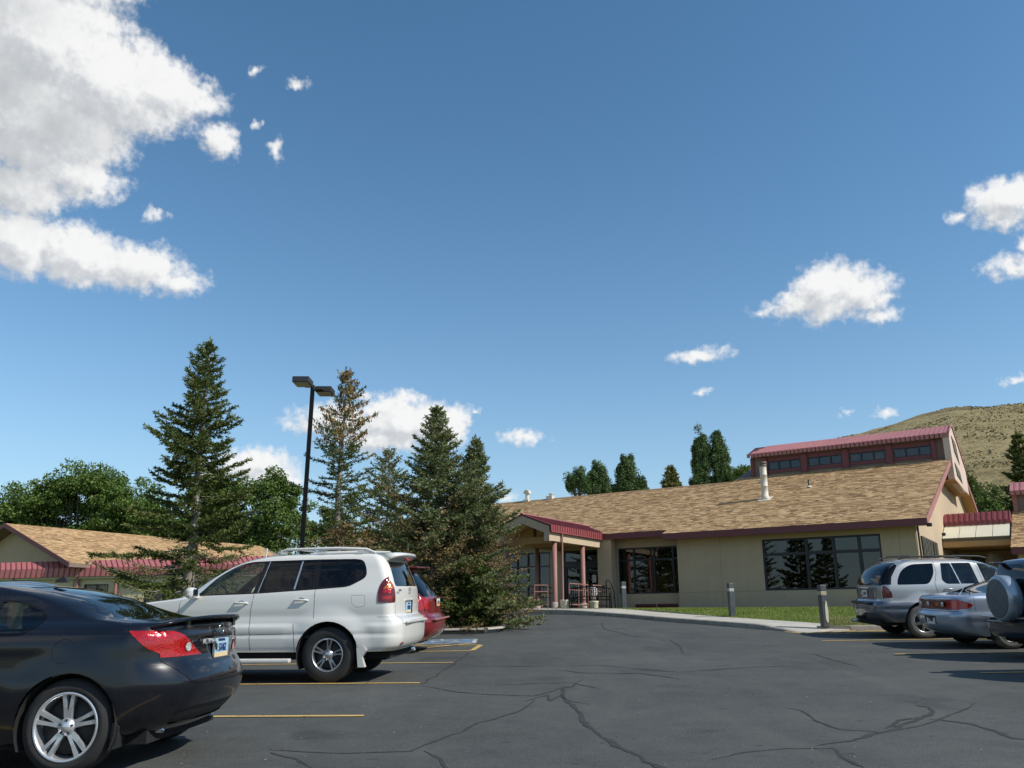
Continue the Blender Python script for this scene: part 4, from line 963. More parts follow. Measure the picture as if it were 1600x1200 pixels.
for k in range(N0):
    t0, t1 = k/N0, (k+1)/N0; g_ = .17/N0; t1a = t1-g_
    mb = MB()
    A, B = cpt(t0, 0, 0, 0), cpt(t1a, 0, 0, 0); Cc, D = cpt(t1a, .52, -.75, -.40), cpt(t0, .52, -.75, -.40); E_, F_ = cpt(t1a, .52, -.76, -.83), cpt(t0, .52, -.76, -.83)
    up = Vector((0, 0, .02))
    mb.add([A, B, Cc, D, E_, F_, A-up, B-up], [(0, 3, 2, 1), (3, 5, 4, 2), (0, 1, 7, 6)])
    # raised seam, coloured dark to stand for its shadow line
    a, b = cpt(t1a, 0, 0, .03), cpt(t1a, .52, -.77, -.37); c, d = cpt(t1a+g_*.6, .52, -.77, -.37), cpt(t1a+g_*.6, 0, 0, .03); e, f = cpt(t1a, .52, -.79, -.83), cpt(t1a+g_*.6, .52, -.79, -.83)
    mb.add([a, b, c, d, e, f, cpt(t1a, .52, -.76, -.83), cpt(t1a, .52, -.75, -.4), cpt(t1a, 0, 0, 0), cpt(t1, 0, 0, -.01), cpt(t1, .52, -.75, -.41), cpt(t1, .52, -.76, -.83)], [(0, 1, 2, 3), (1, 4, 5, 2), (0, 8, 7, 1), (1, 7, 6, 4), (3, 2, 10, 9), (2, 5, 11, 10), (8, 9, 10, 7), (7, 10, 11, 6)], 1)
    mb.build('roof_panel', [CANM, TRIM], cn)
    base.add([cpt(t0, 0, .02, -.02), cpt(t1, 0, .02, -.02), cpt(t1, .52, -.70, -.44), cpt(t0, .52, -.70, -.44)], [(0, 1, 2, 3), (3, 2, 1, 0)])
base.build('deck', [BRONZE], cn)
mb = MB()
for k in range(20):
    t0, t1 = k/20, (k+1)/20; a, b = cpt(t0, .5, -.62, -.83), cpt(t1, .5, -.62, -.83); mb.add([a, b, b+Vector((0, 0, -.10)), a+Vector((0, 0, -.10)), a+Vector((0, .1, 0)), b+Vector((0, .1, 0))], [(3, 2, 1, 0), (0, 1, 5, 4)])
mb.build('edge_beam', [CREAM], cn)
# wall under it, with windows and posts
wd = (CL1-CL0).normalized(); wn = Vector((wd.y, -wd.x, 0)); wlen = (CL1-CL0).length
wall(cn, 'wall', CL0 + Vector((.45, -.42, 0)), wd, wlen-.5, -1.6, 2.1, .2, [(.4, 3.1, .2, 1.75), (4.2, 5.4, .2, 1.75), (7.0, 8.3, .2, 1.75), (10.2, 12.2, .2, 1.75), (13.5, 15, .2, 1.75)], M('cream_stucco', (.56, .47, .31), .9, vary=.07, vscale=1), wn)
for a, b in ((.4, 3.1), (4.2, 5.4), (7.0, 8.3), (10.2, 12.2), (13.5, 15)):
    window(cn, CL0+Vector((.45, -.42, 0)), wd, wn, a, b, .2, 1.75, [(a+b)/2], [], .06, .06)
mb = MB().box((.0, 2.0, -1.6), (16, 2.1, 2.0)); mb.build('back_wall', [INTER], cn)
for s in (3.3, 6.7, 8.75, 12.7):
    p = CL0 + wd*s + Vector((.45, -.56, 0)); MB().tube([(p.x, p.y, -1.6), (p.x, p.y, 2.2)], .09, 14).build('post', [POSTM], cn)
# small house with grey hipped roof seen between the trees
hs_ = thing('distant_house', 'distant white house with grey hipped roof glimpsed between tree crowns', 'house', (-25.2, 74, 0), R(8))
GRS = M('grey_shingles', (.16, .15, .14), .9, vary=.2, vscale=3); WHS = M('white_siding', (.62, .62, .58), .7)
MB().box((-2.4, -2, -1), (2.4, 2, 8.0)).build('wall', [WHS], hs_)
MB().add([(-2.9, -2.5, 8.0), (2.9, -2.5, 8.0), (2.9, 2.5, 8.0), (-2.9, 2.5, 8.0), (-.5, 0, 9.7), (.5, 0, 9.7)], [(0, 1, 5, 4), (1, 2, 5), (2, 3, 4, 5), (3, 0, 4), (3, 2, 1, 0)]).build('roof', [GRS], hs_)
for x in (-1.9, -.4, 1.1):
    w = MB().box((x, -2.04, 6.9), (x+.9, -2.001, 7.8)).build('window', [BRONZE], hs_); MB().box((x+.07, -2.05, 6.97), (x+.83, -2.041, 7.73)).build('pane', [GLASSW], w)
MB().box((-2.6, -2.9, 6.15), (2.6, -2.8, 6.75)).build('balcony_rail', [WHS], hs_)

# ---------------------------------------------------------------- bollards and lamp post
def bollard(x, y, label, band, flip=0):
    z = LZ(x, y) - .02; t = thing('bollard_light', label, 'bollard', (x, y, z), R(12), 'bollard lights along the walk')
    bz_ = BOLL
    MB().bbox((-.085, -.085, 0), (.085, .085, .80), .008).build('post', [bz_], t)
    MB().bbox((-.08, -.08, .80), (.08, .08, .89), .006).build('lens', [band], t)
    MB().bbox((-.085, -.085, .89), (.085, .085, 1.05), .008).build('cap', [bz_], t)
    return t
BOLL = M('weathered_bronze', (.075, .085, .09), .45, metal=.3, vary=.3, vscale=5)
LENS = M('lens_yellowed', (.42, .38, .22), .35, vary=.25, vscale=12); LENSC = M('lens_clear', (.42, .42, .40), .25)
bollard(4.30, 33.0, 'slim bollard light nearest the porch, in front of the pier', LENSC)
bollard(6.98, 27.3, 'bollard light on the lawn edge before the blank tan wall', LENSC)
b3 = bollard(8.10, 22.35, 'scuffed bollard light with yellowed lens beside the silver estate car', LENS)
MB().prism([(.0, .1), (.04, .12), (.05, .4), (.03, .62), (0, .66), (-.03, .5), (-.035, .2)], (.02, -.087, 0), PX, (0, 0, 1), (0, -.003, 0)).build('bare_patch', [CREAM], b3)
LBK = M('black_pole', (.008, .008, .009), .6, spec=.2)
lp = thing('lamp_post', 'tall black parking lot lamp post with two box heads', 'lamp post', (-6.98, 28, Hf(-7, 28)+.13))
MB().lathe([(.13, 0), (.13, .03), (.09, .04)], 16).build('base_plate', [LBK], lp)
MB().box((-.062, -.062, .03), (.062, .062, 7.95)).build('pole', [LBK], lp)
LB2 = M('lamp_housing', (.03, .03, .034), .5); LLENS = M('lamp_lens', (.30, .31, .30), .3)
for s, dx, dy in ((-1, -.20, -.62), (1, .30, .62)):
    hd = MB().bbox((dx-.28, dy-.34, 7.95), (dx+.28, dy+.34, 8.15), .015).build('lamp_head', [LB2], lp)
    MB().box((dx-.25, dy-.30, 7.935), (dx+.25, dy+.30, 7.949)).build('lens', [LLENS], hd)
    MB().box((min(0, dx)-.03, min(.08*s, dy-.3*s), 7.98), (max(0, dx)+.03, max(.08*s, dy-.3*s), 8.06)).build('bracket_arm', [LB2], lp)
MB().box((-.06, -.06, 7.951), (.06, .06, 8.1)).build('bracket', [LB2], lp)

# ---------------------------------------------------------------- trees
BARK = M('grey_bark', (.17, .14, .11), .95, vary=.35, vscale=6, bump=.8, bscale=30, bdist=.02)
BARKL = M('pale_bark', (.26, .23, .19), .95, vary=.3, vscale=5, bump=.6, bscale=25, bdist=.02)
SPR_D = M_island('spruce_dark_needles', [(0.042, 0.066, 0.018), (0.078, 0.108, 0.028), (0.13, 0.16, 0.042), (0.21, 0.2, 0.06)], .75, .35, .5, translucent=.22)
SPR_B = M_island('spruce_blue_needles', [(0.085, 0.112, 0.05), (0.135, 0.17, 0.075), (0.205, 0.235, 0.1), (0.3, 0.25, 0.11)], .75, .35, .6, translucent=.22)
SPR_O = M_island('spruce_olive_needles', [(0.075, 0.09, 0.032), (0.135, 0.15, 0.05), (0.2, 0.195, 0.075), (0.29, 0.22, 0.09)], .8, .4, .5, translucent=.22)
SPR_R = M_island('dry_needles', [(.10, .065, .025), (.17, .115, .045), (.22, .15, .065), (.08, .075, .03)], .9, .3, .6, translucent=.1)
CONE = M_island('spruce_cones', [(.16, .085, .03), (.26, .15, .055), (.34, .21, .08), (.20, .11, .04)], .8, .2, .5)
DEC1 = M_island('leaf_green', [(0.045, 0.08, 0.016), (0.08, 0.135, 0.026), (0.12, 0.19, 0.04), (0.18, 0.25, 0.06)], .6, .4, .35, translucent=.3)
DEC2 = M_island('leaf_pale_green', [(.05, .08, .03), (.085, .135, .045), (.12, .18, .06), (.17, .22, .08)], .6, .4, .35, translucent=.3)
POP = M_island('poplar_leaf', [(0.035, 0.07, 0.022), (0.065, 0.115, 0.035), (0.11, 0.175, 0.06), (0.17, 0.24, 0.09)], .5, .45, .3, translucent=.25)

def unit(a): return a/np.maximum(1e-9, np.linalg.norm(a, axis=-1, keepdims=True))
def sprays(P0, P1, r, n_per_m, size, wid, spread=.8):
    """diamond leaf sprays along the segments P0->P1"""
    L = np.linalg.norm(P1-P0, axis=1); k = np.maximum(2, (L*n_per_m).astype(int)); idx = np.repeat(np.arange(len(L)), k)
    t = r.uniform(0, 1.05, len(idx)); o = P0[idx] + (P1-P0)[idx]*t[:, None]; d = unit((P1-P0)[idx]*1.0 + 1e-6)
    d2 = unit(d + r.normal(0, spread, d.shape)*np.array([1, 1, .75])); s = size*r.uniform(.6, 1.3, len(idx))[:, None]
    w = unit(np.cross(d2, r.normal(size=d2.shape)))*(wid*r.uniform(.7, 1.3, len(idx)))[:, None]
    return np.stack([o, o+d2*s*.45+w, o+d2*s, o+d2*s*.45-w], 1)

def spruce(name, label, x, y, zb, zt, rad, seed, mats, nb=210, low=.04, dens=1.0, prof=.85, side=None, browntop=0, drybase=0, lean=(0, 0), bark=None, group=None, tw=.30, spray=(.12, .018), gap=0, cat='tree', upt=0):
    r = np.random.default_rng(seed); rd = random.Random(seed); Ht = zt-zb
    t_ = thing(name, label, cat, (x, y, zb), 0, group)
    tr = MB(); npt = 9; axis = [(lean[0]*(i/8)**1.5*1.0 + .05*math.sin(i*1.3+seed), lean[1]*(i/8)**1.5 + .05*math.cos(i*1.7+seed), Ht*i/8) for i in range(npt)]
    tr.tube(axis, [max(.012, .024*Ht*(1-i/8)**.9*(.6+.4*(1-i/8))) for i in range(npt)], 9)
    ax = lambda t: Vector([np.interp(t*8, range(npt), [a[k] for a in axis]) for k in range(3)])
    S0, S1, K = [], [], []
    for i in range(nb):
        t = low + (1-low)*((i+rd.random())/nb)**1.05
        if t > .985: t = .985
        q = i*2.39996 + rd.uniform(-.4, .4); L = rad*((1-t)**prof*.97+.03)*rd.uniform(.62, 1.12)
        if t < .12: L *= .85+.15*(t/.12)
        if side: L *= side(q, t)
        if gap and rd.random() < gap: L *= rd.uniform(.25, .6)
        L *= 1 + .34*mnoise.noise(Vector((math.cos(q)*1.2, math.sin(q)*1.2, t*7+seed)))
        if L < .07: continue
        el0 = math.radians(-8 + 45*t**1.6 + rd.uniform(-9, 9)) ; o = ax(t)
        dh = Vector((math.cos(q), math.sin(q), 0)); sd = Vector((-math.sin(q), math.cos(q), 0)); pts = []
        sag = rd.uniform(.02, .14)*(1-t)
        bend = rd.uniform(-.15, .15)
        for k in range(6):
            s = k/5; pts.append(o + dh*(L*s*math.cos(el0)) + sd*(L*bend*s*s) + Vector((0, 0, L*s*math.sin(el0) - sag*L*math.sin(s*math.pi)*.9 + .10*L*s*s*s)))
        tr.tube(pts, [max(.004, .010*L**.8*(1-k/5.5)+.003) for k in range(6)], 4, caps=False)
        nt = max(3, int(L/.105*dens)); dry = 1 if (drybase and t < drybase and rd.random() < .75-.5*t) else 0
        bt = 2 if t > 1-browntop and rd.random() < .8 else dry
        for j in range(nt):
            s = (.12 if t > .3 else .22) + (1-.15)*((j+rd.random())/nt)
            if s > 1: s = 1
            k = min(4, int(s*5)); f = s*5-k; p = pts[k].lerp(pts[k+1], f); dd = (pts[k+1]-pts[k]).normalized(); sgn = 1 if j % 2 else -1
            l = min(tw*1.6, tw*(.35+.8*(1-s))*(L**.45))*rd.uniform(.6, 1.25)
            v = (dd*.75 + sd*sgn*rd.uniform(.45, .95) + Vector((0, 0, rd.uniform(-.30, .22)+.0))).normalized()*l
            S0.append(p[:]); S1.append((p+v)[:]); K.append(bt)
        S0.append(pts[4][:]); S1.append((pts[5]+dd*.06)[:]); K.append(bt)
        S0.append(pts[2][:]); S1.append(pts[4][:]); K.append(bt)
    S0.append((ax(.96))[:]); S1.append((ax(1.0)+Vector((0, 0, .12)))[:]); K.append(0)
    tr.build('trunk', [bark or BARK], t_)
    S0, S1, K = np.array(S0), np.array(S1), np.array(K)
    V, MI = [], []
    for kk, npm in ((0, 80*dens), (1, 20), (2, 34)):
        m = K == kk
        if m.any():
            v = sprays(S0[m], S1[m], r, npm, spray[0], spray[1]); V.append(v); MI.append(np.full(len(v), 0 if kk != 1 else 1))
    cr = quads_obj('crown', np.concatenate(V), mats[:2] if len(mats) > 1 else mats, t_, np.concatenate(MI) if len(mats) > 1 else None)
    if browntop:
        m = K == 2; A, B = S0[m], S1[m]; n = len(A)*3; idx = r.integers(0, len(A), n); o = A[idx]+(B-A)[idx]*r.uniform(.2, 1, (n, 1)) + r.normal(0, .04, (n, 3))
        h = r.uniform(.08, .14, n); w = r.uniform(.016, .026, n); Q = []
        for a in (0, 1.57):
            c = np.stack([np.cos(a+idx), np.sin(a+idx), np.zeros(n)], 1)*w[:, None]; dn = np.stack([r.normal(0, .02, n), r.normal(0, .02, n), -h], 1)
            Q.append(np.stack([o, o+dn*.45+c, o+dn, o+dn*.45-c], 1))
        quads_obj('cones', np.concatenate(Q), [CONE], t_)
    return t_

def broadleaf(name, label, x, y, zb, crowns, seed, mat, leaf=.2, per=95, cl=.8, ncl=60, group=None, bark=None, cat='tree', vert=0, trunkr=.22):
    """crowns: list of (dx, dy, z, rx, ry, rz) lobes; clusters of leaves on limbs"""
    r = np.random.default_rng(seed); t_ = thing(name, label, cat, (x, y, zb), 0, group); tr = MB()
    zlow = min(c[2]-c[5]*.6 for c in crowns)-zb; cen = []
    tr.tube([(0, 0, 0), (.1, .05, zlow*.5), (0, 0, zlow), (.1, 0, zlow+1.2)], [trunkr*1.2, trunkr, trunkr*.8, trunkr*.5], 9)
    for (dx, dy, z, rx, ry, rz_) in crowns:
        n = max(6, int(ncl*rx*ry*rz_/8)) if not vert else ncl
        d = unit(r.normal(size=(n, 3))); d[:, 2] = np.where(d[:, 2] < -.35, -d[:, 2]*.5, d[:, 2]); q = d*(r.uniform(.30, 1.0, (n, 1))**.45)*np.array([rx, ry, rz_])*r.uniform(.82, 1.12, (n, 1))
        cc = q + np.array([dx, dy, z-zb]); cen.append(cc)
        for p in cc[::3]:
            a = Vector((0, 0, zlow*.9)); b = Vector(p); m = a.lerp(b, .5) + Vector((0, 0, -.15*(b-a).length)); m2 = m.lerp(b, .5)
            tr.tube([a, m, m2, b], [trunkr*.4, trunkr*.25, trunkr*.12, .01], 4, caps=False)
    cc = np.concatenate(cen); tr.build('trunk', [bark or BARK], t_)
    n = len(cc)*per; idx = np.repeat(np.arange(len(cc)), per); R_ = cl*r.uniform(.55, 1.25, len(cc))[idx]
    d = unit(r.normal(size=(n, 3))); rr = r.uniform(.15, 1, n)**.5*R_; o = cc[idx] + d*rr[:, None]*np.array([1, 1, .62 if not vert else 1.5])
    nrm = unit(d*.8 + r.normal(0, .7, (n, 3)) + np.array([0, 0, .35])); a = unit(np.cross(nrm, r.normal(size=(n, 3)))); b = np.cross(nrm, a); s = (leaf*r.uniform(.5, 1.2, n))[:, None]
    quads_obj('crown', np.stack([o-a*s*.5, o+b*s*.34, o+a*s*.5, o-b*s*.34], 1), [mat], t_)
    return t_

def gz(x, y): return Hf(x, y)+.12
# the conifers on the island
spruce('spruce_tree', 'tallest dark spruce with open branches and bare trunk, far left before the red canopy', -9.55, 25.2, gz(-9.5, 25), 8.55, 3.3, 11, [SPR_D, SPR_O], nb=265, low=.04, dens=1.2, prof=.80, gap=.16, bark=BARKL, spray=(.115, .017), tw=.36, drybase=.3, side=lambda q, t: (1.0 if math.cos(q) < 0 else .72)*(.38 if (math.sin(q) < -.5 and .24 < t < .52) else 1), lean=(-.15, 0))
spruce('spruce_tree', 'sparse spruce hung with brown cones at its top, right of the lamp post', -6.05, 29, gz(-6, 29), 8.75, 2.3, 12, [SPR_D, SPR_R], nb=185, low=.12, dens=.95, prof=.55, gap=.30, browntop=.34, bark=BARKL, spray=(.11, .016), tw=.33, drybase=.36, side=lambda q, t: (.5 if (math.sin(q) < -.5 and t < .6) else 1))
spruce('spruce_tree', 'dense small olive spruce between the cone-topped one and the wide blue one', -4.95, 33, gz(-5, 33), 6.6, 3.0, 13, [SPR_O], nb=180, low=.03, dens=.9, prof=.8, gap=.15, spray=(.11, .018))
spruce('spruce_tree', 'wide blue-green spruce with dry inner twigs behind the dark red minivan', -2.30, 25.2, gz(-2.3, 25), 6.35, 3.5, 14, [SPR_B, SPR_R], nb=320, low=.03, dens=1.1, prof=1.0, gap=.18, drybase=.55, spray=(.108, .0165), tw=.34)
spruce('spruce_tree', 'shorter blue-green spruce spreading right towards the porch, branches down to the kerb', -1.15, 25.6, gz(-1.2, 25.6), 5.45, 2.2, 15, [SPR_B, SPR_R], nb=310, low=.02, dens=1.1, prof=.84, gap=.18, drybase=.42, spray=(.108, .0165), tw=.34, side=lambda q, t: 1.0 if math.cos(q) > -.2 else .8)
spruce('spruce_shrub', 'low bushy green conifer at the foot of the spruces, by the kerb end', -1.15, 24.5, gz(-1.1, 24.5), 1.5, 1.05, 16, [SPR_D, SPR_O], nb=120, low=.02, dens=1.5, prof=.35, spray=(.11, .022), cat='shrub')
broadleaf('brown_shrub', 'dry brownish shrub under the cone-topped spruce', -5.4, 27.6, gz(-5, 27.6), [(0, 0, 1.2, 2.3, 1.2, 1.9)], 17, SPR_R, leaf=.10, per=80, cl=.42, ncl=70, cat='shrub', trunkr=.08)
broadleaf('brown_shrub', 'olive brown shrub filling in behind the white four-wheel drive', -3.6, 29.5, gz(-3, 29.5), [(0, 0, 1.4, 2.2, 1.2, 2.0)], 18, SPR_O, leaf=.10, per=90, cl=.42, ncl=70, cat='shrub', trunkr=.08)
# big broadleaf trees beyond the left building
G1 = 'broadleaf trees beyond the left building'
broadleaf('broadleaf_tree', 'broad green tree left of the tall spruce, its left crown', -45.5, 78, 0, [(0, 0, 9.3, 3.4, 3.2, 3.2), (-2.6, 0, 7.4, 3.0, 3, 2.8), (2.4, 0, 7, 3, 3, 3)], 21, DEC1, leaf=.27, per=180, cl=1.15, ncl=16, group=G1)
broadleaf('broadleaf_tree', 'broad green tree left of the tall spruce, its rounded middle crown', -39.6, 77, 0, [(0, 0, 11.0, 3.6, 3.2, 3.4), (-3.0, 0, 9.6, 2.8, 3, 3), (2.9, 0, 8.6, 3.2, 3, 3.4), (0, 0, 6, 4, 3, 2.6)], 22, DEC1, leaf=.27, per=180, cl=1.15, ncl=16, group=G1)
broadleaf('broadleaf_tree', 'dark broad tree showing just left of the tall spruce trunk', -34.6, 76, 0, [(0, 0, 9.0, 3.2, 3.2, 3.3), (1.8, 0, 6.4, 3, 3, 3)], 23, DEC1, leaf=.27, per=180, cl=1.15, ncl=16, group=G1)
broadleaf('broadleaf_tree', 'bright green tree between the tall spruce and the lamp post, left crown', -25.0, 70, 0, [(0, 0, 9.9, 2.3, 2.4, 2.6), (-1.5, -.5, 6.6, 1.8, 2.6, 2.8), (1, 0, 7, 2.8, 2.6, 2.6)], 24, DEC1, leaf=.25, per=170, cl=1.0, ncl=20, group=G1)
broadleaf('broadleaf_tree', 'bright green tree directly behind the lamp post', -20.6, 70, 0, [(0, 0, 9.9, 2.5, 2.4, 2.6), (1.6, 0, 7.6, 2.2, 2.6, 2.8), (-.6, 0, 5.2, 3, 2.6, 2.6)], 25, DEC1, leaf=.25, per=170, cl=1.0, ncl=20, group=G1)
broadleaf('broadleaf_tree', 'green tree partly hidden behind the sparse spruce', -14.5, 66, 0, [(0, 0, 5.6, 3.0, 2.4, 2.8)], 26, DEC1, leaf=.30, per=100, cl=.95, ncl=18, group=G1)
broadleaf('broadleaf_tree', 'pale green tree at the left edge behind the gable', -43.6, 66, 0, [(0, 0, 6.9, 2.6, 2.4, 3.3), (.8, 0, 4.6, 2.6, 2.4, 2.2)], 27, DEC2, leaf=.30, per=100, cl=.95, ncl=18, group=G1)
spruce('spruce_tree', 'blue spruce cut by the left edge of the picture', -41.3, 62, 0, 12.4, 2.9, 28, [SPR_B], nb=150, dens=.55, spray=(.30, .06), tw=.6)
# dense green shrubs that close the gaps below the crowns
belt = [(-50, 84, 3.8, 4), (-43, 84, 4.3, 4), (-36.5, 84, 4.2, 4), (-30.5, 82, 4.2, 3.6), (-25, 80, 4.2, 3.6), (-19, 78, 4.0, 3.4), (-13.5, 76, 3.8, 3.4), (-9, 74, 3.4, 3), (-57, 84, 4.5, 4.5)]
broadleaf('tree_belt', 'low dark green belt of trees closing the gaps behind the golden roof', -30, 81, 0, [(x+30, y-81, z-.6, w, 2.2, 2.8) for x, y, z, w in belt], 40, DEC1, leaf=.32, per=80, cl=.9, ncl=11, cat='trees')
# evergreens and poplars over the ridge of the hall
G2 = 'trees rising over the roof ridge'
broadleaf('juniper_tree', 'small dark rounded tree over the ridge, leftmost of the three', 9.6, 118, 5, [(0, 0, 18.6, 1.9, 1.5, 2.4)], 51, POP, leaf=.23, per=230, cl=.62, ncl=60, group=G2, vert=1)
broadleaf('juniper_tree', 'middle upright tree of the three over the ridge', 12.3, 119, 5, [(0, 0, 19.0, 1.5, 1.3, 3.6), (.3, 0, 17.4, 2.5, 1.8, 2.6)], 52, POP, leaf=.23, per=230, cl=.62, ncl=70, group=G2, vert=1)
broadleaf('juniper_tree', 'right-hand upright tree of the three over the ridge, with one tall tip', 16.5, 119, 5, [(0, 0, 20.4, 1.3, 1.1, 3.0), (.4, 0, 18.2, 2.2, 1.6, 2.8), (1.8, 0, 17.4, 1.3, 1.4, 1.5)], 53, POP, leaf=.23, per=230, cl=.62, ncl=60, group=G2, vert=1)
spruce('pine_tree', 'brownish pointed conifer tip over the ridge between the upright trees and poplars', 19.3, 100, 5, 17.9, 3.6, 54, [SPR_O], nb=120, low=.3, dens=.5, prof=.9, spray=(.42, .075), tw=1.0)
broadleaf('poplar_tree', 'left of the two tall columnar poplars over the ridge', 25.35, 110, 3, [(0, 0, 20.3, 1.25, 1.1, 4.7), (-.1, 0, 16.5, 1.55, 1.3, 4.2)], 55, POP, leaf=.20, per=250, cl=.50, ncl=90, group=G2, vert=1)
broadleaf('poplar_tree', 'right of the two tall columnar poplars, fuller on its right side', 28.0, 110, 3, [(-.3, 0, 20.2, 1.15, 1.0, 4.6), (.3, 0, 17.0, 1.9, 1.4, 4.2), (1.4, 0, 16.2, .9, .9, 3.2)], 56, POP, leaf=.20, per=250, cl=.50, ncl=90, group=G2, vert=1)
broadleaf('small_tree', 'small round green tree top left of the clerestory', 25.5, 90, 2, [(0, 0, 15.1, 1.15, 1.1, 1.1)], 57, DEC1, leaf=.28, per=90, cl=.45, ncl=26, group=G2, vert=1)
broadleaf('small_tree', 'low bright bush top beside the right poplar', 30.2, 108, 2, [(0, 0, 16.2, 1.1, 1, 1.0)], 58, DEC2, leaf=.28, per=90, cl=.4, ncl=20, group=G2, vert=1)
# right side, before the hill
broadleaf('dark_conifer', 'dark conifer mass right of the gable, below the hill', 29.9, 55, 0, [(0, 0, 7.7, 1.0, 1.3, 2.1), (1.2, 0, 6.0, 1.6, 1.3, 2.4), (.2, 0, 4.2, 2.0, 1.4, 2)], 61, SPR_D, leaf=.22, per=130, cl=.5, ncl=60, vert=1)
broadleaf('small_tree', 'bright green tree between the dark conifer and the wing roof', 29.6, 50.5, 0, [(0, 0, 5.6, 1.35, 1.2, 2.0), (-.2, 0, 3.8, 1.5, 1.2, 1.6)], 62, DEC1, leaf=.17, per=110, cl=.42, ncl=44, vert=1)
spruce('pine_tree', 'dark pine behind the wing roof at the right edge', 29.6, 47.5, 0, 10.4, 3.1, 63, [SPR_D], nb=170, low=.1, dens=.75, spray=(.20, .045), tw=.5)
# conifers behind the camera, mirrored in the big windows
m1 = spruce('spruce_tree', 'spruce standing on the left green outside the picture, mirrored in the big window', -14.5, 10.5, gz(-14.5, 10.5), 7.2, 2.6, 71, [SPR_D], nb=130, dens=.6, spray=(.2, .04), tw=.45)
m2 = copy_tree(m1); m2.location = (-17.5, 5.0, gz(-17, 5)); m2.rotation_euler = (0, 0, 2.1); m2['label'] = 'second spruce on the left green outside the picture, beside the first'

# ---------------------------------------------------------------- vehicles
RUBBER = M('tyre_rubber', (.022, .022, .022), .85, vary=.3, vscale=6, bump=.3, bscale=60)
DUSTY = M('dusty_tyre', (.11, .105, .095), .9, vary=.3, vscale=8)
ALLOY = M('alloy', (.55, .56, .58), .28, metal=.9, vary=.06, vscale=10)
CHROME = M('chrome', (.75, .76, .78), .12, metal=1)
BADGE = M('badge_silver', (.62, .63, .64), .35, metal=.3)
BGLOSS = M('gloss_black', (.004, .004, .005), .12, spec=.4)
DISC = M('brake_dark', (.03, .03, .03), .6)
BPLAST = M('black_plastic', (.02, .02, .021), .55, vary=.2, vscale=8)
SEAMM = M('panel_gap', (.006, .006, .006), .9)
TINT = M_glass('privacy_glass', (.02, .024, .027), 0, .045)
CLEAR = M_glass('clear_car_glass', (.66, .72, .68), 0, .06)
MID = M_glass('half_tint_glass', (.30, .34, .32), 0, .07)
CABIN = M('cabin_grey', (.10, .10, .09), .9); CABINL = M('cabin_beige', (.28, .25, .20), .9)
WELL = M('wheel_well', (.008, .008, .008), .95)
def lamp_mat(name, col, rough=.08):
    m = bpy.data.materials.new(name); m.use_nodes = True; N = NT(m.node_tree); b = m.node_tree.nodes['Principled BSDF']
    v = N.n('TexVoronoi'); v.inputs['Scale'].default_value = 80; N.t.links.new(N.n('TexCoord').outputs['Object'], v.inputs['Vector'])
    f = N.smooth(v.outputs['Distance'], .1, .7)
    N.put(b.inputs['Base Color'], N.mix(f, (*col, 1), (*(x*.52 for x in col), 1))); b.inputs['Roughness'].default_value = rough; b.inputs['Coat Weight'].default_value = 1; b.inputs['Metallic'].default_value = .25
    bp = N.n('Bump'); bp.inputs['Strength'].default_value = .5; bp.inputs['Distance'].default_value = .004; N.put(bp.inputs['Height'], v.outputs['Distance']); N.put(b.inputs['Normal'], bp.outputs[0])
    return m
REDL = lamp_mat('red_lens', (.62, .008, .010)); REDD = lamp_mat('dark_red_lens', (.20, .006, .008)); AMBER = lamp_mat('amber_lens', (.75, .20, .03)); CLRL = lamp_mat('clear_lens', (.75, .74, .72))

def rpoly(P, r, n=4):
    """round the corners of a polygon; r a number or one per corner"""
    out = []; m = len(P)
    for i in range(m):
        a, b, c = Vector(P[i-1]), Vector(P[i]), Vector(P[(i+1) % m]); q = r[i] if hasattr(r, '__len__') else r
        if q <= 0: out.append(tuple(b)); continue
        d1, d2 = (a-b), (c-b); q1 = min(q, d1.length*.48); q2 = min(q, d2.length*.48); s, e = b+d1.normalized()*q1, b+d2.normalized()*q2
        for k in range(n+1): t = k/n; out.append(tuple(s*(1-t)**2 + b*2*t*(1-t) + e*t*t))
    return out
def oset(P, d):
    """offset polygon inwards by d"""
    n = len(P); A = sum(P[i][0]*P[(i+1) % n][1]-P[(i+1) % n][0]*P[i][1] for i in range(n)); s = 1 if A > 0 else -1; out = []
    for i in range(n):
        a, b, c = Vector(P[i-1]), Vector(P[i]), Vector(P[(i+1) % n]); t1 = (b-a); t2 = (c-b)
        if t1.length < 1e-6: t1 = t2
        if t2.length < 1e-6: t2 = t1
        t1.normalize(); t2.normalize(); n1 = Vector((-t1.y, t1.x))*s; n2 = Vector((-t2.y, t2.x))*s; m = (n1+n2)
        if m.length < 1e-6: m = n1
        m.normalize(); out.append(tuple(b + m*(d/max(.5, m.dot(n1)))))
    return out
def inpoly(P, x, y):
    c = False; n = len(P)
    for i in range(n):
        x1, y1 = P[i]; x2, y2 = P[(i+1) % n]
        if (y1 > y) != (y2 > y) and x < (x2-x1)*(y-y1)/(y2-y1)+x1: c = not c
    return c
def circ(cx, cz, r, n=28, sx=1): return [(cx+sx*r*math.cos(2*math.pi*k/n), cz+r*math.sin(2*math.pi*k/n)) for k in range(n)]

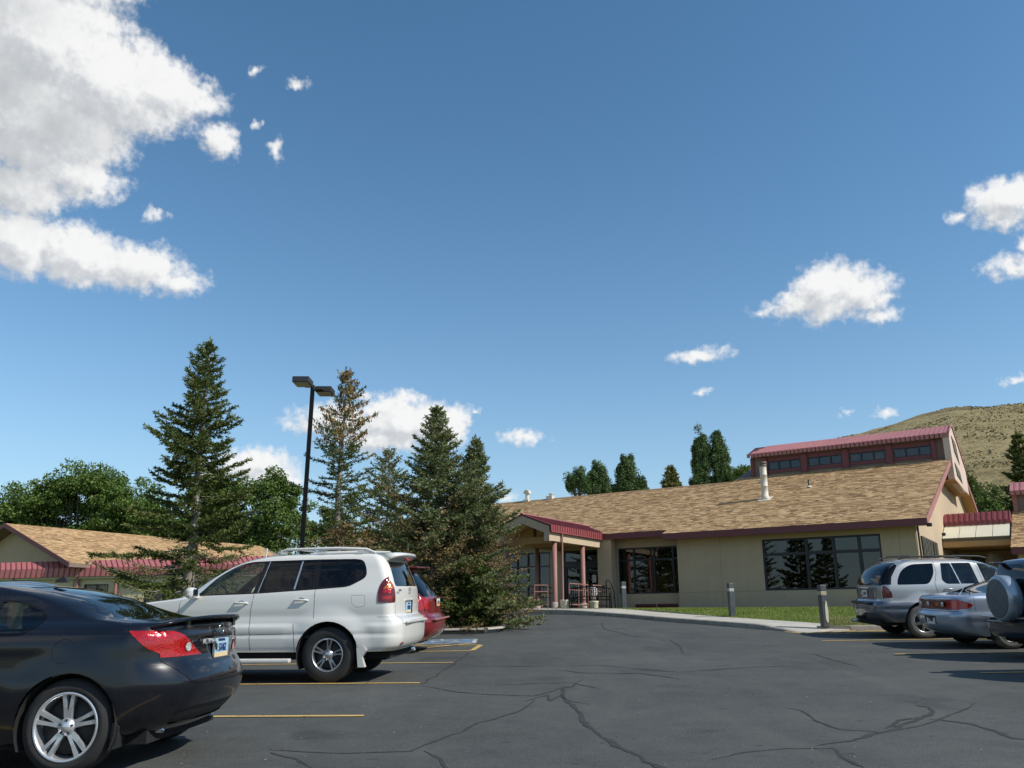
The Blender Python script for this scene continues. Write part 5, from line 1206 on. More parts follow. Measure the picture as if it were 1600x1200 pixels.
class Car:
    def __init__(s, name, label, spec, paint, loc, heading, group=None, cat='car'):
        s.sp = spec; s.paint = paint
        hx, hy = math.cos(heading), math.sin(heading); L = spec['L']; W2 = spec['W']/2
        # four wheel contact points give the slope it stands on
        def gp(x, y): return Vector((loc[0]+hx*x-hy*y, loc[1]+hy*x+hx*y, 0))
        pr_ = [gp(spec['wr'], W2*.85), gp(spec['wr'], -W2*.85), gp(spec['wf'], W2*.85), gp(spec['wf'], -W2*.85)]
        for p in pr_: p.z = Hf(p.x, p.y)
        X = ((pr_[2]+pr_[3])-(pr_[0]+pr_[1])).normalized(); Y = ((pr_[0]+pr_[2])-(pr_[1]+pr_[3])).normalized(); Z = X.cross(Y).normalized(); Y = Z.cross(X)
        o = (pr_[0]+pr_[1])/2 - X*spec['wr']
        s.root = thing(name, label, cat, mw=Matrix(((X.x, Y.x, Z.x, o.x), (X.y, Y.y, Z.y, o.y), (X.z, Y.z, Z.z, o.z), (0, 0, 0, 1))), group=group)
        s.shell()
    def shell(s):
        sp = s.sp; T = sp['levels']; zz = [t[0] for t in T]; fw, fr, ff = (pch(zz, [t[i] for t in T]) for i in (1, 2, 3))
        rr = pch(sp['rr'][0], sp['rr'][1]); rf = pch(sp['rf'][0], sp['rf'][1]); bump = sp.get('bump', lambda x, z: 0)
        bowR = pch(*sp['bowR']) if 'bowR' in sp else (lambda z: .06); bowF = .16
        tR, tF = sp.get('taperR', .05), sp.get('taperF', .09); L = sp['L']
        zs = []; z = zz[0]; zt = zz[-1]
        while z < zt-1e-6: zs.append(z); z += sp.get('dz', .028)*(.45 if z > zt-.08 else 1)
        zs.append(zt)
        ns, nc, nr = sp.get('ns', 120), 7, 13
        def halfring(z, w, xr, xf):
            r1 = min(float(rr(z)), w*.9, (xf-xr)*.4); r2 = min(float(rf(z)), w*.9, (xf-xr)*.4); P = []
            for i in range(nr): P.append((xr, (w-r1)*i/nr))
            for i in range(nc): a = math.pi/2*i/nc; P.append((xr+r1-r1*math.cos(a), w-r1+r1*math.sin(a)))
            for i in range(ns): P.append((xr+r1+(xf-xr-r1-r2)*i/ns, w))
            for i in range(nc): a = math.pi/2*i/nc; P.append((xf-r2+r2*math.sin(a), w-r2+r2*math.cos(a)))
            for i in range(nr+1): P.append((xf, (w-r2)*(1-i/nr)))
            Q = []
            for x, y in P:
                k = min(1, y/max(.01, w)); u = x/L
                x2 = x + (bowR(z)*k**2.2)*max(0, 1-(x-xr)/1.0) - bowF*k**2.2*max(0, 1-(xf-x)/.9)
                tp = 1 - tR*max(0, 1-u/.22)**2 - tF*max(0, (u-.72)/.28)**2
                Q.append((x2, y*tp))
            return Q
        bm = bmesh.new(); rings = []
        def ring(z, w, xr, xf, dz=0, b=1):
            Q = halfring(z, w, xr, xf); full = [(x, y) for x, y in Q] + [(x, -y) for x, y in Q[-2:0:-1]]; vs = []
            for x, y in full:
                d = bump(x, z)*b*min(1, abs(y)/max(.01, w))**6
                vs.append(bm.verts.new((x, y + (d if y > 0 else -d), z + dz + sp.get('zlift', lambda x, z: 0)(x, z))))
            rings.append(vs)
        for z in zs: ring(z, float(fw(z)), float(fr(z)), float(ff(z)))
        w, xr, xf = float(fw(zt)), float(fr(zt)), float(ff(zt)); cr = sp.get('crown', .04)
        for q in (.05, .12, .22, .36, .52, .7, .86, .97): ring(zt, w*(1-q), xr+w*q*.35*(1-.2*q), xf-w*q*.6, cr*(1-(1-q)**2), 0)
        n = len(rings[0])
        for a, b in zip(rings, rings[1:]):
            for i in range(n): j = (i+1) % n; bm.faces.new((a[i], b[i], b[j], a[j]))
        m = n//2; r = rings[-1]
        for i in range(1, m): 
            try: bm.faces.new((r[i], r[n-i], r[n-i-1] if i+1 <= m-1 or True else r[i], r[i+1])) if (n-i-1) != (i+1) else None
            except ValueError: pass
        bmesh.ops.remove_doubles(bm, verts=bm.verts, dist=.0004)
        bmesh.ops.recalc_face_normals(bm, faces=bm.faces)
        ctr = Vector((sp['L']/2, 0, .7)); tot = sum((f.calc_center_median()-ctr).dot(f.normal)*f.calc_area() for f in bm.faces)
        if tot < 0: bmesh.ops.reverse_faces(bm, faces=bm.faces[:])
        s.bm = bm
        s.cls = []          # (view, polygon, class name, side) later entries win
        s.mid = (sp['L'])/2
    # --- features
    def add(s, view, poly, name, sides=(1, -1), cut=True):
        """view 'side' (x, z) or 'rear' (y, z) or 'front' (y, z)"""
        polys = [(poly, 0)]
        if view != 'side' and sides == 'mirror': polys = [(poly, 0), ([(-a, b) for a, b in poly][::-1], 0)]
        for P, _ in polys:
            if cut: s.cut(view, P)
            s.cls.append((view, P, name, sides))
    def cut(s, view, P):
        bm = s.bm; x0, x1 = min(p[0] for p in P)-.03, max(p[0] for p in P)+.03; z0, z1 = min(p[1] for p in P)-.03, max(p[1] for p in P)+.03; mid = s.mid
        fs = []
        for f in bm.faces:
            c = f.calc_center_median()
            if not (z0 < c.z < z1): continue
            if view == 'side':
                if x0 < c.x < x1 and abs(f.normal.y) > .25: fs.append(f)
            elif view == 'rear':
                if x0 < c.y < x1 and c.x < mid and abs(f.normal.x) > .2: fs.append(f)
            elif x0 < c.y < x1 and c.x > mid and abs(f.normal.x) > .2: fs.append(f)
        n = len(P)
        for i in range(n):
            a, b = P[i], P[(i+1) % n]; d = (b[0]-a[0], b[1]-a[1]); l = math.hypot(*d)
            if l < 1e-5: continue
            mx_, mz_ = (a[0]+b[0])/2, (a[1]+b[1])/2; pad = l/2+.035
            loc = [f for f in fs if f.is_valid]
            sub = []
            for f in loc:
                c = f.calc_center_median(); q = (c.x if view == 'side' else c.y)
                if abs(q-mx_) < abs(d[0])/2+.04 and abs(c.z-mz_) < abs(d[1])/2+.04: sub.append(f)
            if not sub: continue
            g = set(sub); 
            for f in sub: g.update(f.edges); g.update(f.verts)
            if view == 'side': co_, no = (a[0], 0, a[1]), (d[1], 0, -d[0])
            else: co_, no = (0, a[0], a[1]), (0, d[1], -d[0])
            r = bmesh.ops.bisect_plane(bm, geom=list(g), dist=1e-5, plane_co=co_, plane_no=no)
            nf = [e for e in r['geom'] if isinstance(e, bmesh.types.BMFace)]
            fs = [f for f in fs if f.is_valid] ; ss = set(fs); fs += [f for f in nf if f not in ss]
    def split(s, table):
        """table: class -> (object name, material, parent class or None, offset); the rest becomes the body"""
        bm = s.bm; bm.normal_update(); mid = s.mid; groups = {}
        boxes = [(min(p[0] for p in P), max(p[0] for p in P), min(p[1] for p in P), max(p[1] for p in P)) for _, P, _, _ in s.cls]
        for f in bm.faces:
            c = f.calc_center_median(); n = f.normal; side = abs(n.y) >= abs(n.x)*.9; k = 'body'; flat = n.z > .93
            for (view, P, name, sides), (a, b, d, e) in zip(s.cls, boxes):
                if not (d <= c.z <= e): continue
                if view == 'side':
                    if not side or flat or not (a <= c.x <= b): continue
                    if sides != 'mirror' and (1 if c.y > 0 else -1) not in sides: continue
                    if inpoly(P, c.x, c.z): k = name
                elif (view == 'rear') == (c.x < mid):
                    if side or not (a <= c.y <= b): continue
                    if flat and not name.startswith('glass'): continue
                    if inpoly(P, c.y, c.z): k = name
            key = (k, 0)
            if k in table and table[k][4] == 2: key = (k, 1 if c.y > 0 else -1)
            groups.setdefault(key, []).append(f)
        for key in [k for k in groups if k[0].startswith('glass') or k[0] in ('lamp', 'trim')]:
            todo = set(groups[key]); comps = []
            while todo:
                st = [todo.pop()]; comp = [st[0]]
                while st:
                    f = st.pop()
                    for e in f.edges:
                        for g_ in e.link_faces:
                            if g_ in todo: todo.discard(g_); st.append(g_); comp.append(g_)
                comps.append(comp)
            big = max(len(c_) for c_ in comps); keep = []
            for c_ in comps:
                if len(c_) > .06*big: keep += c_
                else: groups.setdefault(('body', 0), []).extend(c_)
            groups[key] = keep
        objs = {}; vn = {v: v.normal.copy() for v in bm.verts}
        order = sorted(groups, key=lambda q: (q[0] != 'body', table.get(q[0], ('', None, None, 0))[2] is not None, q))
        for key in order:
            k = key[0]
            if k == 'hole': continue
            nm, mat, par, off = (('body', s.paint, None, 0) if k == 'body' else table[k][:4])
            vm = {}; V = []; F = []; NN = []
            for f in groups[key]:
                idx = []
                for v in f.verts:
                    if v not in vm: vm[v] = len(V); V.append(v.co + vn[v]*off); NN.append(vn[v])
                    idx.append(vm[v])
                F.append(idx)
            me = bpy.data.meshes.new(nm); me.from_pydata([tuple(v) for v in V], [], F); me.materials.append(mat); me.polygons.foreach_set('use_smooth', [True]*len(F)); me.update()
            if k != 'gap': me.normals_split_custom_set_from_vertices([tuple(n_) for n_ in NN])
            p = s.root
            if par and (par, key[1]) in objs: p = objs[(par, key[1])]
            elif par and (par, 0) in objs: p = objs[(par, 0)]
            objs[key] = link(bpy.data.objects.new(nm, me), p)
            if k in ('gap', 'trimc', 'divider', 'trim'): objs[key]['kind'] = 'stuff'
        s.objs = objs; s.bm.free(); return objs
    def wheel(s, x, side, style, Rt, rr_, w=.22, tyre=None):
        y = side*(s.sp['W']/2 - .025); d = -side
        t = MB().lathe([(rr_-.01, -w), (rr_+.01, -w), (Rt-.03, -w), (Rt, -w+.03), (Rt, -.03), (Rt-.012, -.012), (Rt-.04, 0), (rr_+.035, .006), (rr_+.012, 0), (rr_, -.006)], 56, axis='y') if False else MB()
        prof = [(rr_-.005, .0), (rr_+.012, .004), (rr_+.03, .010), (Rt-.05, .006), (Rt-.018, -.008), (Rt, -.030), (Rt, -w+.03), (Rt-.02, -w+.008), (rr_, -w)]
        prof = [(r, side*h) for r, h in prof]
        t.lathe(prof if side > 0 else prof[::-1], 56, (0, 0, 0), 'y')
        o = t.build('wheel', [tyre or RUBBER], s.root); o.location = (x, y, Rt)
        rm = MB()
        pr_ = [(rr_, 0), (rr_-.006, .006), (rr_-.018, .003), (rr_-.024, -.02), (rr_-.03, -.06), (rr_-.035, -w*.85)]; pr_ = [(r, side*h) for r, h in pr_]
        rm.lathe(pr_ if side > 0 else pr_[::-1], 56, (0, 0, 0), 'y', 0)
        dp = [(0.0, -.075), (rr_*.80, -.075), (rr_*.82, -.09)]; dp = [(r, side*h) for r, h in dp]
        rm.lathe(dp if side > 0 else dp[::-1], 40, (0, 0, 0), 'y', 1)
        n, pair, wid, yo, hub = style['n'], style['pair'], style['w'], style.get('y', -.012), style.get('hub', .07)
        def spoke(a, wi, r0, r1, yo1, yo2):
            ca, sa = math.cos(a), math.sin(a)
            def P(r, q, h): return (ca*r - sa*q, side*h, sa*r + ca*q)
            V = []
            for r, q, h in ((r0, wi*.9, yo1), (r0+(r1-r0)*.5, wi*.62, yo1*.6+yo2*.4+.004), (r1, wi*.8, yo2)):
                V += [P(r, -q, h-.028), P(r, -q*.75, h), P(r, q*.75, h), P(r, q, h-.028)]
            F = []
            for k in (0, 4):
                F += [(k, k+4, k+5, k+1), (k+1, k+5, k+6, k+2), (k+2, k+6, k+7, k+3)]
            rm.add(V, [f if side < 0 else f[::-1] for f in F], 0)
        for k in range(n):
            a = 2*math.pi*k/n + style.get('rot', math.pi/2)
            if pair: 
                for q in (-1, 1):
                    # spokes of a pair spread towards the rim
                    a0, a1 = a+q*pair*.45, a+q*pair
                    ca, sa = math.cos(a1), math.sin(a1); spoke((a0+a1)/2, wid, hub*.8, rr_-.02, yo-.012, yo)
            else: spoke(a, wid, hub*.8, rr_-.02, yo-.01, yo)
        hb = [(0, yo+.008), (hub*.55, yo+.007), (hub*.6, yo), (hub, yo-.006), (hub*1.02, yo-.04)]; hb = [(r, side*h) for r, h in hb]
        rm.lathe(hb[::-1] if side < 0 else hb, 24, (0, 0, 0), 'y', 0)
        for k in range(5):
            a = 2*math.pi*(k+.5)/5+1; rm.lathe([(0, side*(yo+.004)), (.009, side*(yo+.003)), (.009, side*(yo-.02))][::(1 if side > 0 else -1)], 8, (hub*.78*math.cos(a), 0, hub*.78*math.sin(a)), 'y', 1)
        rm.build('rim', [style.get('mat', ALLOY), DISC], o)
        return o
    def wells(s, Ra, w=.26):
        for x in (s.sp['wr'], s.sp['wf']):
            for sd in (1, -1):
                mb = MB(); n = 20; y0 = sd*(s.sp['W']/2-.012); y1 = sd*(s.sp['W']/2-w); V = []
                for k in range(n+1):
                    a = -.45 + (math.pi+.9)*k/n
                    for y in (y0, y1): V.append((x+Ra*math.cos(a), y, s.sp['wz']+Ra*math.sin(a)))
                F = [(2*k, 2*k+1, 2*k+3, 2*k+2) for k in range(n)]; c = len(V); V.append((x, y1, s.sp['wz'])); F += [(2*k+1, c, 2*k+3) for k in range(n)]
                mb.add(V, F, 0, True); mb.build('wheel_arch_liner', [WELL], s.root)
    def under(s, z=.24, x0=.35, x1=None):
        w = s.sp['W']/2-.12; x1 = x1 or s.sp['L']-.4
        mb = MB().box((x0, -w+.12, z-.02), (x1, w-.12, z+.12)); mb.box((s.sp['wr']+.42, -w, z-.02), (s.sp['wf']-.42, w, z+.1))
        for x in (s.sp['wr'], s.sp['wf']): mb.tube([(x, -w, s.sp['wz']), (x, w, s.sp['wz'])], .05, 8)
        mb.build('underbody', [WELL], s.root)
    def cabin(s, z, x0, x1, w, mat, seats, top):
        mat = CABIN
        mb = MB().box((x0, -w, z), (x1, w, z+.03)); mb.build('cabin_floor', [mat], s.root)
        for (x, y) in seats:
            q = MB().bbox((x, y-.24, z+.03), (x+.5, y+.24, z+.30), .05)
            q.prism([(x-.05, z+.2), (x+.10, z+.25), (x-.10, top-.12), (x-.22, top-.12)], (0, y-.23, 0), (1, 0, 0), (0, 0, 1), (0, .46, 0))
            q.bbox((x-.24, y-.13, top-.13), (x-.13, y+.13, top+.06), .035); q.build('seat', [mat], s.root)
    def steering(s, x, y, z, mat=None):
        pts = [(x + .06*math.sin(a), y+.18*math.cos(a), z+.17*math.sin(a)) for a in np.linspace(0, 2*math.pi, 25)]
        o = MB().tube(pts, .015, 8).tube([(x+.02, y, z), (x+.3, y, z-.15)], .03, 8).tube([(x, y-.17, z), (x, y+.17, z)], .018, 6).build('steering_wheel', [BPLAST], s.root)
        return o
    def mirror(s, x, z, side, w=.20, h=.16, mat=None):
        w *= .82; h *= .85
        y = side*(s.sp['W']/2)
        mb = MB().bbox((x-.02, min(y+side*.05, y+side*(.05+w)), z), (x+.11, max(y+side*.05, y+side*(.05+w)), z+h), .05); mb.box((x+.02, min(y-side*.07, y+side*.07), z+.01), (x+.08, max(y-side*.07, y+side*.07), z+.06))
        o = mb.build('side_mirror', [mat or s.paint], s.root)
        MB().box((x-.026, min(y+side*.075, y+side*(.025+w)), z+.025), (x-.0205, max(y+side*.075, y+side*(.025+w)), z+h-.025)).build('mirror_glass', [CHROME], o); return o
    def handle(s, x, z, side, parent, mat=None, L=.19):
        w_ = s.width_at(x, z)*side
        mb = MB().tube([(x-L/2, w_-side*.005, z-.006), (x-L/2+.03, w_+side*.028, z), (x+L/2-.03, w_+side*.03, z), (x+L/2, w_-side*.005, z-.002)], [.012, .014, .014, .012], 8)
        mb.build('handle', [mat or s.paint], parent)
    def width_at(s, x, z):
        T = s.sp['levels']; w = float(pch([t[0] for t in T], [t[1] for t in T])(z)); L = s.sp['L']; u = x/L
        return (w*(1 - s.sp.get('taperR', .05)*max(0, 1-u/.22)**2 - s.sp.get('taperF', .09)*max(0, (u-.72)/.28)**2)) + s.sp.get('bump', lambda x, z: 0)(x, z)
    def rear_text(s, name, body, size, x, y, z, mat, parent=None, sx=1.0, tilt=0):
        return text_obj(name, body, size, mat, parent or s.root, frame_mat((x, y, z), (0, -1, 0), (math.sin(tilt), 0, math.cos(tilt))), .006, sx)

def flare(x, z, cx, cz, R0, R1, h):
    d = math.hypot(x-cx, z-cz)
    if d > R1 or z < cz-.12: return 0
    t = (R1-d)/(R1-R0); t = max(0, min(1, t)); return h*t*t*(3-2*t)
def sstep(a, b, x): t = max(0, min(1, (x-a)/(b-a))); return t*t*(3-2*t)
TH = R(7)
S5 = dict(n=5, pair=.17, w=.020, hub=.062)

def band(car, P, w, name, view='side', sides=(1, -1)):
    """thin strip along a polyline, one short piece at a time"""
    for i in range(len(P)-1):
        a, b = Vector(P[i]), Vector(P[i+1]); nv = Vector((-(b-a).y, (b-a).x)).normalized()*w/2; e = (b-a).normalized()*.001
        car.add(view, [tuple(a+nv-e), tuple(b+nv+e), tuple(b-nv+e), tuple(a-nv-e)], name, sides)
# plates: a flat plate with its own printed face
def plate(car, x, y, z, base, txt, ink, top=None, tilt=0, extra=None):
    p = MB().bbox((x-.006, y-.155, z-.08), (x, y+.155, z+.08), .003).build('number_plate', [base], car.root)
    car.rear_text('plate_number', txt, .088, x-.0085, y, z-.004, ink, p, .72)
    if top: car.rear_text('plate_text', top, .030, x-.0085, y, z+.057, ink, p)
    if extra: extra(p)
    return p
PLBLUE = M('plate_sky_blue', (.35, .52, .62), .4); PLCREAM = M('plate_sunset', (.70, .55, .30), .4); INKB = M('plate_ink_blue', (.02, .04, .16), .5); INKK = M('plate_ink_black', (.02, .02, .02), .5)
PLWHITE = M('plate_white', (.70, .68, .64), .4); PLOR = M('plate_orange', (.75, .28, .10), .4)

# ---- 1. black coupe, nearest on the left
BLACKP = M_paint('black_paint', (.004, .005, .009), .0, .25, .03, .62)
cp = dict(L=4.48, W=1.80, wr=.86, wf=3.535, wz=.33, rr=([.2, 1.0, 1.1, 1.4], [.34, .30, .22, .2]), rf=([.2, 1.4], [.4, .4]), bowR=([.2, .7, 1.0, 1.08, 1.37], [.17, .17, .12, .12, .16]), taperR=.07, crown=.035, dz=.022, ns=130,
    levels=[(0.2, 0.8, 0.42, 4.28), (0.27, 0.84, 0.22, 4.38), (0.4, 0.875, 0.07, 4.46), (0.52, 0.893, 0.01, 4.48), (0.6, 0.9, 0.0, 4.48), (0.7, 0.9, 0.035, 4.44), (0.78, 0.898, 0.085, 4.38), (0.86, 0.893, 0.105, 4.2), (0.92, 0.884, 0.11, 3.88), (0.97, 0.868, 0.12, 3.5), (1.0, 0.85, 0.135, 3.33), (1.03, 0.825, 0.12, 3.2), (1.055, 0.79, 0.24, 3.12), (1.08, 0.75, 0.48, 3.06), (1.12, 0.715, 0.66, 2.96), (1.17, 0.68, 0.81, 2.84), (1.22, 0.645, 0.94, 2.72), (1.27, 0.61, 1.1, 2.58), (1.31, 0.575, 1.26, 2.44), (1.345, 0.53, 1.46, 2.28), (1.365, 0.48, 1.66, 2.13)],
    bump=lambda x, z: flare(x, z, .86, .33, .36, .60, .022) + flare(x, z, 3.535, .33, .36, .60, .022) - .012*sstep(.62, .74, z)*sstep(.92, .80, z)*sstep(.7, 1.2, x)*sstep(4.0, 3.4, x))
c1 = Car('parked_car', 'glossy black two-door coupe with boot spoiler, nearest car at lower left', cp, BLACKP, (-2.357, 7.34), math.pi-R(1.8))
c1.add('side', circ(.86, .335, .375), 'hole'); c1.add('side', circ(3.535, .335, .375), 'hole')
qw = rpoly([(1.58, 1.225), (1.38, 1.20), (1.245, 1.145), (1.18, 1.085), (1.265, .995), (1.60, .985)], [.0, .1, .05, .04, .06, 0]); c1.add('side', oset(qw, -.018), 'trim'); c1.add('side', qw, 'glass_quarter')
dw = rpoly([(1.68, .99), (1.66, 1.24), (1.88, 1.275), (2.33, 1.25), (2.90, 1.00), (2.88, .97)], [.02, .03, .1, .2, .05, .02]); c1.add('side', oset(dw, -.018), 'trim'); c1.add('side', dw, 'glass_door')
rg = rpoly([(-.69, 1.088), (-.58, 1.20), (-.47, 1.335), (.47, 1.335), (.58, 1.20), (.69, 1.088), (.45, 1.072), (-.45, 1.072)], [.04, .1, .06, .06, .1, .04, .1, .1]); c1.add('rear', oset(rg, -.022), 'trim'); c1.add('rear', rg, 'glass_rear')
# tail lamps wrap from the flank to the boot
c1.add('side', [(.48, .995), (-.05, .992), (-.05, .795), (.22, .795), (.35, .872), (.425, .945)], 'lamp'); c1.add('rear', [(-.95, .99), (-.64, .985), (-.56, .955), (-.34, .80), (-.95, .795)], 'lamp', 'mirror')
c1.add('rear', circ(-.52, .865, .035, 16), 'reverse', 'mirror')
lid = [(-.66, 1.0), (-.52, .945), (-.325, .79), (-.70, .785), (-.52, .60), (.52, .60), (.70, .785), (.325, .79), (.52, .945), (.66, 1.0)]
gp_ = [(-.745, .783), (-.56, .605), (-.50, .592), (.50, .592), (.56, .605), (.745, .783)]
for i in range(5):
    a, b = Vector(gp_[i]), Vector(gp_[i+1]); nv = Vector((-(b-a).y, (b-a).x)).normalized()*.003; c1.add('rear', [tuple(a+nv), tuple(b+nv), tuple(b-nv), tuple(a-nv)], 'gap')
c1.add('side', [(.478, .995), (.484, .995), (.54, 1.075), (.534, 1.075)], 'gap')
c1.add('front', rpoly([(-.72, 1.02), (-.52, 1.33), (.52, 1.33), (.72, 1.02)], .05), 'glass_wind')
c1.add('rear', rpoly([(-.20, .905), (.20, .905), (.175, .745), (-.175, .745)], .02), 'plate_well')
c1.add('side', [(1.68, .98), (1.686, .98), (1.58, .50), (1.62, .25), (1.614, .25), (1.574, .50)], 'gap')
c1.add('rear', rpoly([(-.62, .40), (-.56, .30), (.56, .30), (.62, .40), (.45, .425), (-.45, .425)], .02), 'diffuser')
band(c1, circ(.93, .86, .085, 20)+[circ(.93, .86, .085, 20)[0]], .0025, 'gap', 'side', (1,))
c1.split({'glass_wind': ('windscreen', CLEAR, None, -.003, 1), 'trim': ('window_trim', BGLOSS, None, .003, 2), 'glass_quarter': ('quarter_window', MID, None, -.004, 2), 'glass_door': ('door_window', MID, None, -.004, 2), 'glass_rear': ('rear_window', MID, None, -.003, 1),
    'lamp': ('tail_lamp', REDL, None, .006, 2), 'reverse': ('reversing_lamp', CLRL, 'lamp', .014, 2), 'gap': ('panel_gap', SEAMM, None, -.004, 1), 'plate_well': ('plate_recess', BPLAST, None, -.006, 1), 'diffuser': ('diffuser', BPLAST, None, -.012, 1)})
c1.wells(.372); c1.under(.20)
ST1 = dict(n=5, pair=.21, w=.025, hub=.060, mat=M('bright_alloy', (.70, .71, .73), .3, metal=.75, vary=.05, vscale=10), y=-.006)
for x in (.86, 3.535):
    for sd in (1, -1): c1.wheel(x, sd, ST1, .333, .242)
c1.cabin(.42, 1.0, 3.3, .70, CABIN, [(2.1, .36), (2.1, -.36), (1.3, .33), (1.3, -.33)], 1.12)
# boot spoiler: a curved blade on two feet
sp_ = MB(); V = []; ns_ = 20
for i in range(ns_+1):
    y = -.76+1.52*i/ns_; k = abs(y/.76); xo = .085 + .19*k**2.4; zt_ = 1.082 - .050*k**3
    V += [(xo+.19, y, zt_-.022-.012*k), (xo+.06, y, zt_+.012), (xo-.035, y, zt_+.020), (xo-.045, y, zt_+.004), (xo-.02, y, zt_-.006), (xo+.10, y, zt_-.040)]
F = [(6*i+k, 6*i+(k+1) % 6, 6*i+6+(k+1) % 6, 6*i+6+k) for i in range(ns_) for k in range(6)] + [(0, 1, 2, 3, 4, 5)[::-1], tuple(6*ns_+k for k in range(6))]
sp_.add(V, F, 0, True)
for y in (-.5, .5): sp_.box((.16, y-.03, 1.0), (.24, y+.03, 1.065))
sp_.build('spoiler', [BLACKP], c1.root)
plate(c1, .085, 0, .838, PLBLUE, '1 5X462', INKB, 'WYOMING', extra=lambda p: (MB().box((.0775, -.15, .762), (.0788, .15, .795)).build('plate_band', [PLCREAM], p), MB().prism([(.125, -.02), (.145, .03), (.13, .06), (.105, .03), (.09, -.025), (.11, -.01)], (.0765, 0, .835), (0, 1, 0), (0, 0, 1), (.001, 0, 0)).build('plate_emblem', [INKK], p)))
fr_ = MB()
for a, b in (((-.165, -.09), (.165, -.08)), ((-.165, .08), (.165, .09)), ((-.165, -.08), (-.155, .08)), ((.155, -.08), (.165, .08))): fr_.box((.073, a[0], .838+a[1]), (.086, b[0], .838+b[1]))
fr_.build('plate_frame', [CHROME], c1.root)
MB().box((.065, -.20, .925), (.09, .20, .945)).build('boot_grip', [BLACKP], c1.root)
c1.rear_text('badge_lettering', 'ALTIMA', .055, .082, .275, .895, BADGE, sx=1.25)
c1.rear_text('badge_lettering', '2.5 S', .036, .085, -.30, .90, BADGE)
em = MB().tube([(.088, .048*math.cos(a), .985+.045*math.sin(a)) for a in np.linspace(0, 2*math.pi, 25)], .006, 6).box((.082, -.06, .977), (.094, .06, .993)).build('emblem', [CHROME], c1.root)
for sd in (1, -1):
    MB().lathe([(.030, 0), (.034, -.02), (.034, -.12), (.028, -.12), (.026, 0)], 20, (.42, sd*.50, .27), 'x').build('exhaust_tip', [CHROME], c1.root)
    MB().prism([(.48, .20), (.53, .20), (.52, .36), (.47, .33)], (0, sd*.86, 0), (1, 0, 0), (0, 0, 1), (0, -sd*.015, 0)).build('mud_flap', [BPLAST], c1.root)
MB().prism([(-.05, 0), (.06, 0), (.045, .028), (-.02, .05)], (1.50, -.02, 1.385), (1, 0, 0), (0, 0, 1), (0, .04, 0)).build('roof_antenna', [BPLAST], c1.root)

# ---- 2. white four-wheel drive
WHITEP = M_paint('pearl_white_paint', (.66, .645, .60), .0, .35, .06); WHITE2 = WHITEP
def gxb(x, z):
    b = flare(x, z, 1.12, .40, .42, .70, .045) + flare(x, z, 3.91, .40, .42, .70, .045)
    b += .026*sstep(.83, .78, z)*(1-sstep(.47, .43, z)*.5)*sstep(.60, .9, abs(x-1.12)+.2)
    b -= .012*sstep(.70, .68, z)*sstep(.64, .66, z)
    return b
gx = dict(L=4.78, W=1.88, wr=1.12, wf=3.91, wz=.39, rr=([.3, .85, .95, 1.9], [.22, .20, .13, .12]), rf=([.3, 1.9], [.35, .35]), bowR=([.3, 1.9], [.05, .05]), taperR=.03, crown=.035, dz=.026, ns=130,
    levels=[(.43, .885, .16, 4.70), (.50, .905, .07, 4.74), (.62, .915, .035, 4.77), (.80, .915, .03, 4.78), (.86, .912, .045, 4.78), (.895, .905, .10, 4.77), (.93, .90, .145, 4.76), (1.02, .902, .15, 4.72), (1.08, .90, .15, 4.64), (1.13, .897, .15, 4.40), (1.17, .893, .15, 4.05), (1.20, .888, .152, 3.75), (1.24, .88, .155, 3.58), (1.30, .86, .16, 3.47), (1.40, .825, .195, 3.33), (1.50, .79, .23, 3.19), (1.60, .755, .27, 3.03), (1.68, .73, .31, 2.88), (1.74, .705, .345, 2.72), (1.79, .675, .40, 2.50), (1.82, .635, .47, 2.30)], bump=gxb)
c2 = Car('parked_car', 'white four-wheel drive with roof rails and dark rear glass, left row', gx, WHITEP, (-2.63+.09+1.12*math.cos(TH)-.94*.0, 12.6+.86-1.12*math.sin(TH)+.0), math.pi-TH)
for x in (1.12, 3.91): c2.add('side', circ(x, .40, .455, 32, 1.02), 'hole')
for x in (1.12, 3.91): c2.add('side', [(x-.44, .40), (x-.44, .42-.02), (x-.46, .28), (x+.46, .28), (x+.44, .40)], 'hole')
wtop = 1.735
bandw = rpoly([(3.20, 1.235), (3.12, 1.30), (2.93, 1.52), (2.66, 1.68), (2.44, 1.725), (2.14, wtop), (1.35, 1.745), (.80, 1.742), (.675, 1.725), (.615, 1.60), (.60, 1.47), (.86, 1.335), (1.35, 1.305), (2.28, 1.255)], [.03, .05, .1, .12, .1, .1, .1, .05, .06, .1, .08, .08, .2, .2])
c2.add('side', bandw, 'trim')
c2.add('side', oset(rpoly([(1.33, 1.735), (.80, 1.732), (.685, 1.715), (.63, 1.60), (.615, 1.475), (.86, 1.35), (1.33, 1.32)], [.03, .05, .06, .1, .08, .08, .02]), .012), 'glass_quarter')
c2.add('side', oset(rpoly([(1.40, 1.735), (2.115, 1.725), (2.22, 1.27), (1.40, 1.32)], .02), .012), 'glass_rdoor')
c2.add('side', rpoly([(3.13, 1.25), (3.08, 1.315), (2.90, 1.51), (2.64, 1.66), (2.43, 1.70), (2.20, 1.715), (2.31, 1.275)], [.02, .05, .1, .1, .1, .02, .02]), 'glass_fdoor')
c2.add('side', [(1.60, 1.72), (1.625, 1.72), (1.69, 1.315), (1.665, 1.31)], 'trimc')
c2.add('side', [(2.115, 1.725), (2.128, 1.725), (2.238, 1.27), (2.225, 1.27)], 'trimc')
c2.add('side', rpoly([(.40, 1.11), (.405, 1.28), (.36, 1.41), (.285, 1.485), (.0, 1.49), (.0, 1.10)], [.02, .1, .1, .04, 0, 0]), 'lamp')
